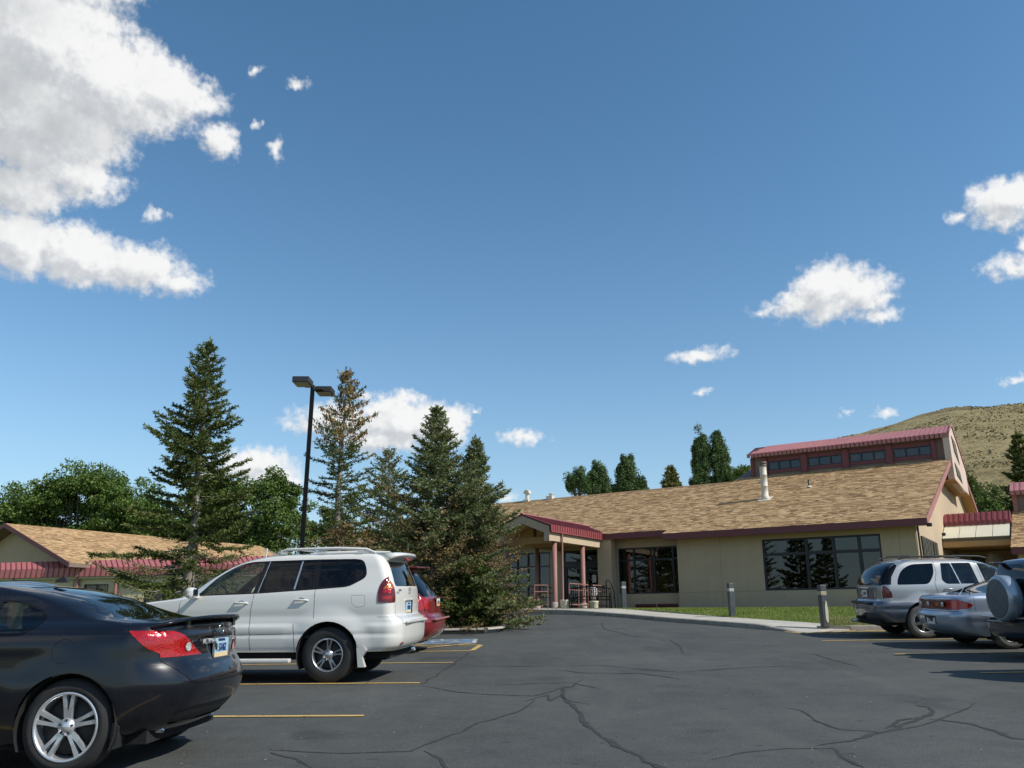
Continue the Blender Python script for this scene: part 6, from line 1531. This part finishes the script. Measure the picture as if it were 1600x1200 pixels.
c2.add('rear', rpoly([(-1.0, 1.10), (-.74, 1.11), (-.735, 1.33), (-.765, 1.48), (-1.0, 1.49)], [0, .03, .05, .04, 0]), 'lamp', 'mirror')
c2.add('side', [(.33, 1.30), (.22, 1.455), (.0, 1.485), (.0, 1.30)], 'amber', (1, -1)); c2.add('rear', [(-1.0, 1.30), (-.745, 1.30), (-.775, 1.465), (-1.0, 1.485)], 'amber', 'mirror')
for z in (1.15, 1.24): c2.add('side', [(.335, z), (.0, z), (.0, z+.05), (.335, z+.05)], 'bright')
c2.add('rear', rpoly([(-.66, 1.335), (-.56, 1.70), (.56, 1.70), (.66, 1.335)], .05), 'trim'); c2.add('rear', rpoly([(-.62, 1.355), (-.54, 1.68), (.54, 1.68), (.62, 1.355)], .05), 'glass_rear')
c2.add('front', rpoly([(-.76, 1.25), (-.62, 1.75), (.62, 1.75), (.76, 1.25)], .05), 'glass_wind')
c2.add('rear', rpoly([(-.24, 1.12), (.24, 1.12), (.20, .93), (-.20, .93)], .03), 'recess')
band(c2, [(-.725, 1.33), (-.715, .90), (-.70, .80), (.70, .80), (.715, .90), (.725, 1.33)], .007, 'gap', 'rear', (1,))
band(c2, [(2.285, 1.25), (2.32, .98), (2.31, .80), (2.285, .46)], .008, 'gap'); band(c2, [(1.355, 1.30), (1.345, .90)], .008, 'gap'); band(c2, [(1.65, .82), (1.60, .45)], .008, 'gap'); band(c2, [(3.42, 1.18), (3.46, .80), (3.44, .46)], .008, 'gap')
band(c2, [(2.30, .675), (1.68, .685)], .006, 'gap'); band(c2, [(3.40, .672), (2.34, .675)], .006, 'gap')
fq = rpoly([(.80, 1.215), (.60, 1.215), (.585, 1.06), (.72, 1.045), (.79, 1.10)], .03); band(c2, fq+[fq[0]], .004, 'gap', 'side', (1,))
band(c2, [(.40, .905), (.16, .905)], .006, 'gap')
c2.split({'glass_wind': ('windscreen', CLEAR, None, -.003, 1), 'trim': ('window_trim', BGLOSS, None, -.001, 1), 'trimc': ('window_divider', ALLOY, None, .004, 1), 'glass_quarter': ('quarter_window', TINT, None, -.006, 2), 'glass_rdoor': ('rear_door_window', TINT, None, -.006, 2), 'glass_fdoor': ('front_door_window', CLEAR, None, -.006, 2),
    'glass_rear': ('rear_window', TINT, None, -.004, 1), 'lamp': ('tail_lamp', REDD, None, .010, 2), 'amber': ('amber_section', AMBER, 'lamp', .012, 2), 'bright': ('red_section', REDL, 'lamp', .014, 2), 'recess': ('plate_recess', WHITEP, None, -.02, 1), 'gap': ('panel_gap', SEAMM, None, -.004, 1)})
c2.wells(.46, .30); c2.under(.34, .25)
ST2 = dict(n=5, pair=.20, w=.024, hub=.075, rot=math.pi/2+.1, y=-.02)
for x in (1.12, 3.91):
    for sd in (1, -1): c2.wheel(x, sd, ST2, .388, .235, .25)
c2.cabin(.62, 1.0, 3.6, .78, CABINL, [(2.5, .40), (2.5, -.40), (1.65, .40), (1.65, -.40)], 1.42); c2.steering(2.98, .42, 1.22)
MB().bbox((3.12, -.80, .80), (3.62, .80, 1.20), .05).build('dashboard', [CABIN], c2.root)
MB().bbox((2.98, -.12, 1.60), (3.02, .12, 1.66), .01).build('rear_view_mirror', [BPLAST], c2.root)
for sd in (1, -1):
    r0 = MB().tube([(.52, sd*.62, 1.83), (.66, sd*.635, 1.885), (1.1, sd*.645, 1.905), (1.9, sd*.645, 1.90), (2.05, sd*.63, 1.85)], [.016, .022, .024, .022, .014], 10).build('roof_rail', [WHITEP], c2.root)
    for x in (.75, 1.35, 1.95): MB().box((x-.05, sd*.64-.015, 1.83), (x+.05, sd*.64+.015, 1.90)).build('rail_foot', [WHITEP], r0)
    bd = MB().bbox((1.66, min(sd*.86, sd*.98), .28), (3.42, max(sd*.86, sd*.98), .345), .02).build('running_board', [WHITEP], c2.root)
    MB().prism([(.56, .22), (.655, .22), (.69, .56), (.64, .58), (.53, .45), (.60, .36)], (0, sd*.94, 0), (1, 0, 0), (0, 0, 1), (0, -sd*.10, 0)).build('mud_flap', [WHITEP], c2.root)
    c2.mirror(3.12, 1.20, sd, .22, .19)
for xr_ in (.95, 1.75): MB().tube([(xr_, -.64, 1.90), (xr_, .64, 1.90)], .013, 8).build('cross_bar', [ALLOY], c2.root)
for x, z in ((2.47, 1.115), (1.55, 1.145)):
    for sd in (1, -1):
        w_ = sd*c2.width_at(x, z); hc = MB().lathe([(.0, -.012), (.05, -.010), (.062, .0)][::-1] if sd < 0 else [(.062, 0), (.05, -.01), (0, -.012)], 20, (x, w_+sd*.002, z-.012), 'y').build('handle_cup', [CHROME], c2.root); c2.handle(x, z+.012, sd, hc, WHITEP, .21)
# roof spoiler with its overhang, bumper step, wiper, badges, exhaust
sp2 = MB(); V = []
for i in range(17):
    y = -.60+1.2*i/16; k = abs(y/.60); x_ = .12+.10*k**3; z_ = 1.835-.03*k**3; V += [(.50, y, z_+.01), (.25, y, z_+.015), (x_, y, z_-.005), (x_-.01, y, z_-.035), (x_+.10, y, z_-.075), (.36, y, z_-.10)]
sp2.add(V, [(6*i+k, 6*i+(k+1) % 6, 6*i+6+(k+1) % 6, 6*i+6+k) for i in range(16) for k in range(6)] + [(0, 1, 2, 3, 4, 5)[::-1], tuple(96+k for k in range(6))], 0, True); sp2.build('roof_spoiler', [WHITEP], c2.root)
MB().bbox((.0, -.62, .80), (.18, .62, .845), .02).build('bumper_step', [WHITEP], c2.root)
MB().tube([(.155, .0, 1.36), (.165, -.2, 1.375), (.16, -.46, 1.385)], .011, 6).build('rear_wiper', [BPLAST], c2.root)
c2.rear_text('badge_lettering', 'LEXUS', .045, .143, .60, 1.275, CHROME, sx=1.2); c2.rear_text('badge_lettering', 'GX 470', .04, .143, -.52, 1.04, CHROME)
MB().tube([(.142, .05*math.cos(a), 1.27+.042*math.sin(a)) for a in np.linspace(0, 2*math.pi, 25)], .006, 6).tube([(.14, .02, 1.30), (.14, .01, 1.265), (.14, -.025, 1.265)], .005, 6).build('emblem', [CHROME], c2.root)
MB().bbox((.135, -.26, 1.12), (.165, .26, 1.15), .01).build('plate_grip', [WHITEP], c2.root)
plate(c2, .163, 0, 1.02, PLBLUE, '1 80342', INKB, 'WYOMING', extra=lambda p: MB().box((.1555, -.15, .944), (.1568, .15, .975)).build('plate_band', [PLCREAM], p))
MB().lathe([(.035, 0), (.04, -.02), (.04, -.3), (.032, -.3), (.03, 0)], 18, (.50, -.62, .37), 'x').build('exhaust_tip', [ALLOY], c2.root)
for sd in (1, -1): MB().bbox((.07, min(sd*.62, sd*.74), .52), (.078, max(sd*.62, sd*.74), .545), .003).build('bumper_reflector', [REDL], c2.root)
MB().tube([(2.25, .6, 1.80), (2.24, .6, 1.93)], .012, 6).build('antenna', [WHITEP], c2.root)

# ---- 3. dark red minivan
REDP = M_paint('dark_red_paint', (.19, .008, .012), .25, .3, .05)
sn = dict(L=5.08, W=1.96, wr=1.05, wf=4.08, wz=.34, rr=([.2, 1.1, 1.8], [.30, .26, .2]), rf=([.2, 1.8], [.45, .4]), bowR=([.2, 1.8], [.13, .13]), taperR=.06, crown=.04, dz=.04, ns=80,
    levels=[(.24, .88, .25, 4.9), (.36, .93, .06, 5.0), (.50, .96, .0, 5.06), (.62, .965, .0, 5.08), (.70, .965, .04, 5.06), (.76, .96, .10, 5.0), (.90, .955, .12, 4.75), (1.0, .945, .13, 4.4), (1.08, .925, .15, 4.1), (1.15, .90, .19, 3.95), (1.30, .85, .30, 3.72), (1.45, .80, .42, 3.45), (1.58, .76, .52, 3.15), (1.67, .71, .56, 2.85), (1.71, .65, .60, 2.6)], bump=lambda x, z: flare(x, z, 1.05, .34, .38, .6, .015))
c3 = Car('parked_car', 'dark red minivan with blue-reflecting rear window between white four-wheel drive and spruce', sn, REDP, (-1.46, 18.40), math.pi-TH)
for x in (1.05, 4.08): c3.add('side', circ(x, .345, .39), 'hole')
c3.add('side', rpoly([(3.9, 1.06), (3.3, 1.52), (2.8, 1.60), (.75, 1.60), (.50, 1.50), (.42, 1.12)], .06), 'glass_side')
c3.add('rear', rpoly([(-.76, 1.12), (-.64, 1.62), (.64, 1.62), (.76, 1.12)], .07), 'glass_rear')
c3.add('side', [(.50, 1.14), (.40, 1.10), (.36, .86), (.0, .86), (.0, 1.12), (.34, 1.40), (.42, 1.30)], 'lamp'); c3.add('rear', rpoly([(-1.05, .86), (-.60, .88), (-.62, 1.08), (-.80, 1.11), (-.78, 1.35), (-1.05, 1.40)], [0, .03, .03, .05, .02, 0]), 'lamp', 'mirror')
c3.add('front', rpoly([(-.78, 1.18), (-.64, 1.63), (.64, 1.63), (.78, 1.18)], .05), 'glass_wind')
band(c3, [(-.78, 1.1), (-.76, .70), (.76, .70), (.78, 1.1)], .008, 'gap', 'rear', (1,)); band(c3, [(1.5, 1.6), (1.5, .4)], .008, 'gap'); band(c3, [(2.7, 1.6), (2.7, .4)], .008, 'gap')
c3.split({'glass_wind': ('windscreen', CLEAR, None, -.003, 1), 'glass_side': ('side_window', TINT, None, -.004, 2), 'glass_rear': ('rear_window', TINT, None, -.003, 1), 'lamp': ('tail_lamp', REDL, None, .01, 2), 'gap': ('panel_gap', SEAMM, None, -.004, 1)})
c3.wells(.395); c3.under(.22)
for x in (1.05, 4.08):
    for sd in (1, -1): c3.wheel(x, sd, dict(S5, w=.03), .335, .21)
c3.cabin(.5, 1.0, 3.9, .8, CABIN, [(3.0, .4), (3.0, -.4), (2.0, .4), (2.0, -.4)], 1.3)
plate(c3, .105, 0, .99, PLWHITE, '8 RT 21', INKK, None, extra=lambda p: MB().box((.0975, -.15, .915), (.0988, .15, .965)).build('plate_band', [PLOR], p))
MB().bbox((.09, -.30, 1.075), (.125, .30, 1.10), .008).build('chrome_strip', [CHROME], c3.root)
MB().bbox((-.01, -.70, .645), (.06, .70, .675), .01).build('bumper_step', [M('scuffed_step', (.30, .12, .12), .5)], c3.root)
MB().tube([(.10, .04*math.cos(a), 1.04+.03*math.sin(a)) for a in np.linspace(0, 2*math.pi, 21)], .005, 6).build('emblem', [CHROME], c3.root)
MB().bbox((.42, -.62, 1.70), (.64, .62, 1.735), .012).build('roof_spoiler', [REDP], c3.root)
c3.rear_text('badge_lettering', 'SIENNA', .04, .115, -.50, .80, CHROME)

# ---- 4. silver estate (right row, farthest)
SILV = M_paint('silver_paint', (.40, .405, .40), .55, .38, .05)
GREYC = M_paint('grey_cladding', (.10, .115, .14), .3, .4, .08)
def evb(x, z): return flare(x, z, 1.06, .38, .42, .66, .035) + flare(x, z, 3.93, .38, .42, .66, .035) + .016*sstep(.80, .77, z) - .012*sstep(.60, .63, z)*sstep(.70, .67, z)
ev = dict(L=4.87, W=1.89, wr=1.06, wf=3.93, wz=.37, rr=([.3, .78, .9, 1.3, 1.8], [.22, .2, .16, .16, .2]), rf=([.3, 1.9], [.4, .35]), bowR=([.3, 1.8], [.10, .12]), taperR=.05, crown=.04, dz=.034, ns=110,
    levels=[(.36, .87, .20, 4.75), (.48, .91, .06, 4.83), (.60, .925, .0, 4.87), (.74, .925, .01, 4.87), (.80, .92, .08, 4.85), (.86, .912, .13, 4.80), (1.0, .91, .13, 4.66), (1.08, .905, .13, 4.3), (1.13, .898, .135, 3.85), (1.18, .885, .14, 3.66), (1.25, .86, .16, 3.56), (1.35, .825, .20, 3.42), (1.45, .79, .27, 3.26), (1.55, .755, .36, 3.08), (1.63, .72, .47, 2.90), (1.69, .68, .62, 2.70), (1.73, .63, .80, 2.45)], bump=evb)
c4 = Car('parked_car', 'silver estate-style four-wheel drive with dark lower cladding, right row before the hall window', ev, SILV, (9.45-1.06-.10, 19.50+.945), R(-2))
for x in (1.06, 3.93): c4.add('side', circ(x, .39, .43, 32), 'hole')
c4.add('side', [(-.2, .30), (5, .30), (5, .80), (3.93+.6, .80), (3.93+.5, .6), (3.93-.5, .6), (3.93-.6, .62), (1.66, .62), (1.56, .80), (-.2, .80)], 'clad', (1, -1), True)
c4.cls[-1] = c4.cls[-1]; c4.add('rear', [(-1, .30), (1, .30), (1, .82), (-1, .82)], 'clad')
for x in (1.06, 3.93): c4.cls.append(('side', circ(x, .39, .43, 32), 'hole', (1, -1)))
c4.add('side', rpoly([(.56, 1.185), (.60, 1.33), (.74, 1.53), (.98, 1.64), (1.48, 1.655), (1.44, 1.42), (1.27, 1.19)], [.03, .12, .12, .1, .03, .1, .1]), 'glass_quarter')
c4.add('side', rpoly([(1.66, 1.19), (1.58, 1.28), (1.65, 1.655), (2.32, 1.655), (2.40, 1.19)], [.06, .05, .03, .03, .03]), 'glass_rdoor'); c4.add('side', [(1.86, 1.655), (1.885, 1.655), (1.99, 1.19), (1.965, 1.19)], 'divider')
c4.add('side', rpoly([(2.55, 1.19), (2.47, 1.65), (2.75, 1.62), (3.05, 1.50), (3.50, 1.19)], [.03, .03, .1, .1, .04]), 'glass_fdoor')
c4.add('side', rpoly([(.40, .86), (.42, .98), (.35, 1.12), (.22, 1.20), (.0, 1.20), (.0, .86)], [.02, .08, .08, .04, 0, 0]), 'lamp'); c4.add('rear', rpoly([(-1, .86), (-.80, .86), (-.78, 1.05), (-.80, 1.20), (-1, 1.20)], [0, .02, .03, .03, 0]), 'lamp', 'mirror')
c4.add('side', [(.40, .86), (.41, .90), (.0, .90), (.0, .86)], 'reverse')
c4.add('rear', rpoly([(-.80, 1.17), (-.70, 1.50), (-.60, 1.68), (.60, 1.68), (.70, 1.50), (.80, 1.17)], .05), 'glass_rear'); c4.add('side', [(.16, 1.19), (.42, 1.19), (.47, 1.36), (.66, 1.62), (.62, 1.68), (.3, 1.66)], 'pillar')
c4.add('front', rpoly([(-.76, 1.19), (-.62, 1.67), (.62, 1.67), (.76, 1.19)], .05), 'glass_wind')
c4.add('rear', rpoly([(-.62, 1.12), (.62, 1.12), (.58, .84), (-.58, .84)], .03), 'recess')
band(c4, [(1.50, 1.70), (1.50, 1.45), (1.40, 1.19), (1.44, .95), (1.45, .84)], .009, 'gap'); band(c4, [(2.43, 1.68), (2.50, 1.19), (2.46, .45)], .009, 'gap'); band(c4, [(3.60, 1.12), (3.42, .8), (3.42, .5)], .009, 'gap')
c4.split({'glass_wind': ('windscreen', CLEAR, None, -.003, 1), 'glass_quarter': ('quarter_window', TINT, None, -.004, 2), 'glass_rdoor': ('rear_door_window', MID, None, -.004, 2), 'divider': ('window_divider', ALLOY, None, .003, 1), 'glass_fdoor': ('front_door_window', CLEAR, None, -.004, 2), 'glass_rear': ('rear_window', TINT, None, -.003, 1), 'pillar': ('dark_pillar', BGLOSS, None, .001, 2),
    'lamp': ('tail_lamp', REDD, None, .008, 2), 'reverse': ('clear_section', CLRL, 'lamp', .012, 2), 'recess': ('plate_recess', GREYC, None, -.01, 1), 'clad': ('cladding', GREYC, None, 0, 1), 'gap': ('panel_gap', SEAMM, None, -.003, 1)})
c4.wells(.435); c4.under(.30, .15)
ST4 = dict(n=6, pair=0, w=.042, hub=.07, y=-.012, rot=.3)
for x in (1.06, 3.93):
    for sd in (1, -1): c4.wheel(x, sd, ST4, .372, .245, .24, DUSTY if sd < 0 else None)
c4.cabin(.55, .9, 3.6, .78, CABIN, [(2.65, .38), (2.65, -.38), (1.8, .38), (1.8, -.38)], 1.38); c4.steering(3.1, .4, 1.2)
for sd in (1, -1):
    MB().tube([(.75, sd*.60, 1.76), (.92, sd*.625, 1.805), (1.6, sd*.635, 1.825), (2.6, sd*.62, 1.80), (2.75, sd*.61, 1.76)], .016, 8).build('roof_rail', [BPLAST], c4.root); c4.mirror(3.35, 1.17, sd, .20, .17)
    c4.handle(1.68, 1.08, sd, c4.root, SILV); c4.handle(2.62, 1.08, sd, c4.root, SILV)
for x in (1.0, 2.3): MB().tube([(x, -.62, 1.83), (x, .62, 1.83)], .012, 8).build('cross_bar', [BPLAST], c4.root)
plate(c4, .13, 0, .98, PLWHITE, '5 7143', INKK); MB().bbox((.105, -.30, 1.10), (.14, .30, 1.125), .008).build('chrome_strip', [CHROME], c4.root)
MB().bbox((-.02, -.55, .74), (.16, .55, .80), .02).build('bumper_step', [BPLAST], c4.root); MB().bbox((-.12, -.04, .42), (.2, .04, .48), .01).build('tow_hitch', [BPLAST], c4.root)
MB().tube([(.14, .0, 1.18), (.15, -.2, 1.20), (.17, -.4, 1.22)], .012, 6).build('rear_wiper', [BPLAST], c4.root)
MB().lathe([(.03, 0), (.034, -.02), (.034, -.2), (.028, -.2)], 14, (.12, .45, .34), 'x').build('exhaust_tip', [ALLOY], c4.root)

# ---- 5. silver-blue coupe (right row, middle)
BLUS = M_paint('silver_blue_paint', (.36, .42, .50), .55, .36, .05)
cv = dict(L=4.58, W=1.74, wr=1.02, wf=3.66, wz=.31, rr=([.2, 1.0, 1.4], [.26, .22, .2]), rf=([.2, 1.4], [.4, .35]), bowR=([.2, .9, 1.33], [.12, .12, .12]), taperR=.06, crown=.03, dz=.03, ns=100,
    levels=[(.22, .78, .30, 4.4), (.30, .82, .10, 4.5), (.42, .855, .02, 4.56), (.56, .87, .0, 4.58), (.60, .872, .01, 4.57), (.66, .868, .05, 4.5), (.76, .865, .065, 4.3), (.83, .86, .07, 4.0), (.885, .85, .085, 3.6), (.915, .835, .13, 3.45), (.935, .80, .30, 3.38), (.955, .76, .55, 3.30), (1.0, .72, .78, 3.16), (1.07, .67, .98, 2.98), (1.14, .625, 1.18, 2.78), (1.21, .585, 1.42, 2.58), (1.27, .53, 1.72, 2.38), (1.295, .48, 1.95, 2.25)], bump=lambda x, z: flare(x, z, 1.02, .31, .34, .52, .016) + .014*sstep(.63, .60, z)*sstep(.50, .53, z))
c5 = Car('parked_car', 'silver blue two-door coupe with full-width dark tail lamps, right row', cv, BLUS, (8.47, 16.62+.87), R(0))
for x in (1.02, 3.66): c5.add('side', circ(x, .315, .345, 28), 'hole')
c5.add('side', rpoly([(1.42, .96), (1.28, 1.02), (1.42, 1.14), (1.70, 1.21), (2.1, 1.24), (2.4, 1.20), (3.08, .96)], [.03, .05, .08, .1, .1, .1, .03]), 'glass_side')
c5.add('rear', rpoly([(-.70, .965), (-.50, 1.24), (.50, 1.24), (.70, .965)], [.05, .08, .08, .05]), 'glass_rear')
c5.add('side', rpoly([(.42, .765), (.30, .70), (.0, .68), (.0, .86), (.25, .845)], [.03, .03, 0, 0, .02]), 'lamp'); c5.add('rear', [(-.9, .68), (.9, .68), (.9, .86), (-.9, .86)], 'lampc')
c5.add('rear', [(-.95, .68), (-.50, .69), (-.50, .85), (-.95, .86)], 'lamp', 'mirror')
band(c5, [(-.80, .655), (.80, .655)], .01, 'gap', 'rear', (1,)); band(c5, [(1.35, .95), (1.42, .6), (1.40, .3)], .008, 'gap'); band(c5, [(.44, .66), (.44, .90)], .006, 'gap')
c5.add('front', rpoly([(-.72, .965), (-.50, 1.25), (.50, 1.25), (.72, .965)], .05), 'glass_wind')
c5.add('rear', rpoly([(-.22, .56), (.22, .56), (.20, .42), (-.20, .42)], .02), 'recess')
c5.split({'glass_wind': ('windscreen', CLEAR, None, -.003, 1), 'glass_side': ('side_window', MID, None, -.004, 2), 'glass_rear': ('rear_window', CLEAR, None, -.003, 1), 'lamp': ('tail_lamp', REDL, None, .006, 2), 'lampc': ('centre_lamp_bar', REDD, None, .005, 1), 'gap': ('panel_gap', SEAMM, None, -.003, 1), 'recess': ('plate_recess', BPLAST, None, -.01, 1)})
c5.wells(.348); c5.under(.20)
ST5 = dict(n=8, pair=0, w=.022, hub=.055, y=-.02, mat=M('dark_wheel_cover', (.10, .10, .105), .35, metal=.6))
for x in (1.02, 3.66):
    for sd in (1, -1): c5.wheel(x, sd, ST5, .312, .20, .2, DUSTY if sd < 0 else None)
c5.cabin(.38, 1.0, 3.3, .68, CABINL, [(2.25, .34), (2.25, -.34), (1.45, .34), (1.45, -.34)], 1.05)
plate(c5, .02, 0, .49, PLWHITE, '5 2960', INKK); c5.rear_text('badge_lettering', 'CAVALIER', .035, .057, -.30, .62, CHROME)
for y in (.42, -.42, .12): MB().lathe([(0, -.004), (.045, -.003), (.048, .004)][::-1], 20, (.052, y, .77), 'x').build('clear_lens', [CLRL], c5.root)
MB().lathe([(.0, -.0), (.012, 0), (.010, .03), (0, .04)], 10, (.50, -.60, .945)).build('washer_nub', [BPLAST], c5.root)
c5.root.scale = (1.06, 1.06, 1.08)

# ---- 6. dark blue off-roader with the spare wheel on its tail
NAVY = M_paint('navy_paint', (.008, .014, .035), .3, .3, .05)
cr_ = dict(L=4.40, W=1.78, wr=.98, wf=3.60, wz=.36, rr=([.2, 1.2, 1.7], [.16, .14, .14]), rf=([.2, 1.7], [.35, .3]), bowR=([.2, 1.7], [.06, .06]), taperR=.03, crown=.04, dz=.036, ns=90,
    levels=[(.34, .84, .06, 4.3), (.44, .87, .0, 4.36), (.56, .88, .0, 4.40), (.64, .88, .02, 4.40), (.68, .875, .12, 4.36), (.90, .87, .13, 4.2), (1.0, .865, .135, 3.85), (1.06, .855, .14, 3.45), (1.15, .83, .15, 3.32), (1.30, .785, .18, 3.14), (1.45, .74, .22, 2.92), (1.56, .70, .27, 2.70), (1.62, .65, .34, 2.5)], bump=lambda x, z: flare(x, z, .98, .36, .38, .6, .02))
c6 = Car('parked_car', 'dark blue off-roader with covered spare wheel on its back, cut by the right edge', cr_, NAVY, (8.42, 13.75+.89), R(0))
for x in (.98, 3.60): c6.add('side', circ(x, .365, .40, 28), 'hole')
c6.add('side', rpoly([(.42, 1.10), (.50, 1.52), (2.6, 1.53), (3.2, 1.10)], .06), 'glass_side'); c6.add('rear', rpoly([(-.68, 1.10), (-.60, 1.55), (.60, 1.55), (.68, 1.10)], .05), 'glass_rear')
c6.add('side', rpoly([(.14, 1.15), (.30, 1.15), (.36, 1.50), (.2, 1.50)], .02), 'lamp'); c6.add('rear', [(-.9, 1.15), (-.76, 1.15), (-.67, 1.52), (-.9, 1.52)], 'lamp', 'mirror')
c6.add('rear', [(-.9, .34), (.9, .34), (.9, .66), (-.9, .66)], 'clad'); c6.add('side', [(-.1, .34), (.55, .34), (.55, .66), (-.1, .66)], 'clad')
c6.add('front', rpoly([(-.72, 1.10), (-.60, 1.57), (.60, 1.57), (.72, 1.10)], .05), 'glass_wind')
band(c6, [(1.35, 1.5), (1.35, .5)], .008, 'gap')
c6.split({'glass_wind': ('windscreen', MID, None, -.003, 1), 'glass_side': ('side_window', TINT, None, -.004, 2), 'glass_rear': ('rear_window', TINT, None, -.003, 1), 'lamp': ('tail_lamp', REDD, None, .008, 2), 'clad': ('bumper', NAVY, None, .0, 1), 'gap': ('panel_gap', SEAMM, None, -.003, 1)})
c6.wells(.405); c6.under(.26)
for x in (.98, 3.60):
    for sd in (1, -1): c6.wheel(x, sd, dict(S5, w=.03), .355, .21)
c6.cabin(.5, .9, 3.2, .74, CABIN, [(2.3, .36), (2.3, -.36), (1.5, .36), (1.5, -.36)], 1.25)
COVER = M_paint('silver_spare_cover', (.34, .40, .46), .5, .35, .25); FACEC = M('dull_cover_face', (.10, .115, .12), .55, vary=.35, vscale=6)
sc_ = MB().lathe([(.0, 0.0), (.33, 0.0), (.345, .004), (.375, .03), (.388, .07), (.388, .20), (.37, .235), (.1, .24)], 56, (-.14, .0, .985), 'x', 0)
sw = sc_.build('spare_wheel_cover', [COVER], c6.root)
MB().lathe([(0, 0), (.30, 0), (.325, .006), (.33, .02)], 48, (-.146, 0, .985), 'x').build('cover_face', [FACEC], sw)
MB().bbox((-.005, -.84, .655), (.10, .84, .685), .01).build('bumper_step', [ALLOY], c6.root)
MB().bbox((.05, -.70, .70), (.13, -.50, .76), .015).build('tail_handle', [BPLAST], c6.root)
MB().bbox((.10, .36, 1.56), (.36, .52, 1.60), .01).build('roof_spoiler', [NAVY], c6.root)
# one more car stands in the next bay, just outside the picture: its shadow reaches in
c7 = copy_tree(c6.root); hx = 7.60; c7.matrix_world = Matrix.Translation((hx-8.42, -3.0, Hf(hx, 11.6)-Hf(8.42, 14.6))) @ c6.root.matrix_world.copy(); c7['label'] = 'second dark off-roader in the bay just outside the right edge, seen only by its shadow'
# dark saloon roof showing beyond the black coupe at the left edge
c8 = Car('parked_car', 'dark car of which only the roof edge shows behind the black coupe', dict(cv, ns=60, dz=.05), NAVY, (-6.6, 10.9), math.pi-TH)
c8.split({}); c8.wells(.348); c8.under(.2)
for x in (1.02, 3.66):
    for sd in (1, -1): c8.wheel(x, sd, S5, .312, .20, .2)
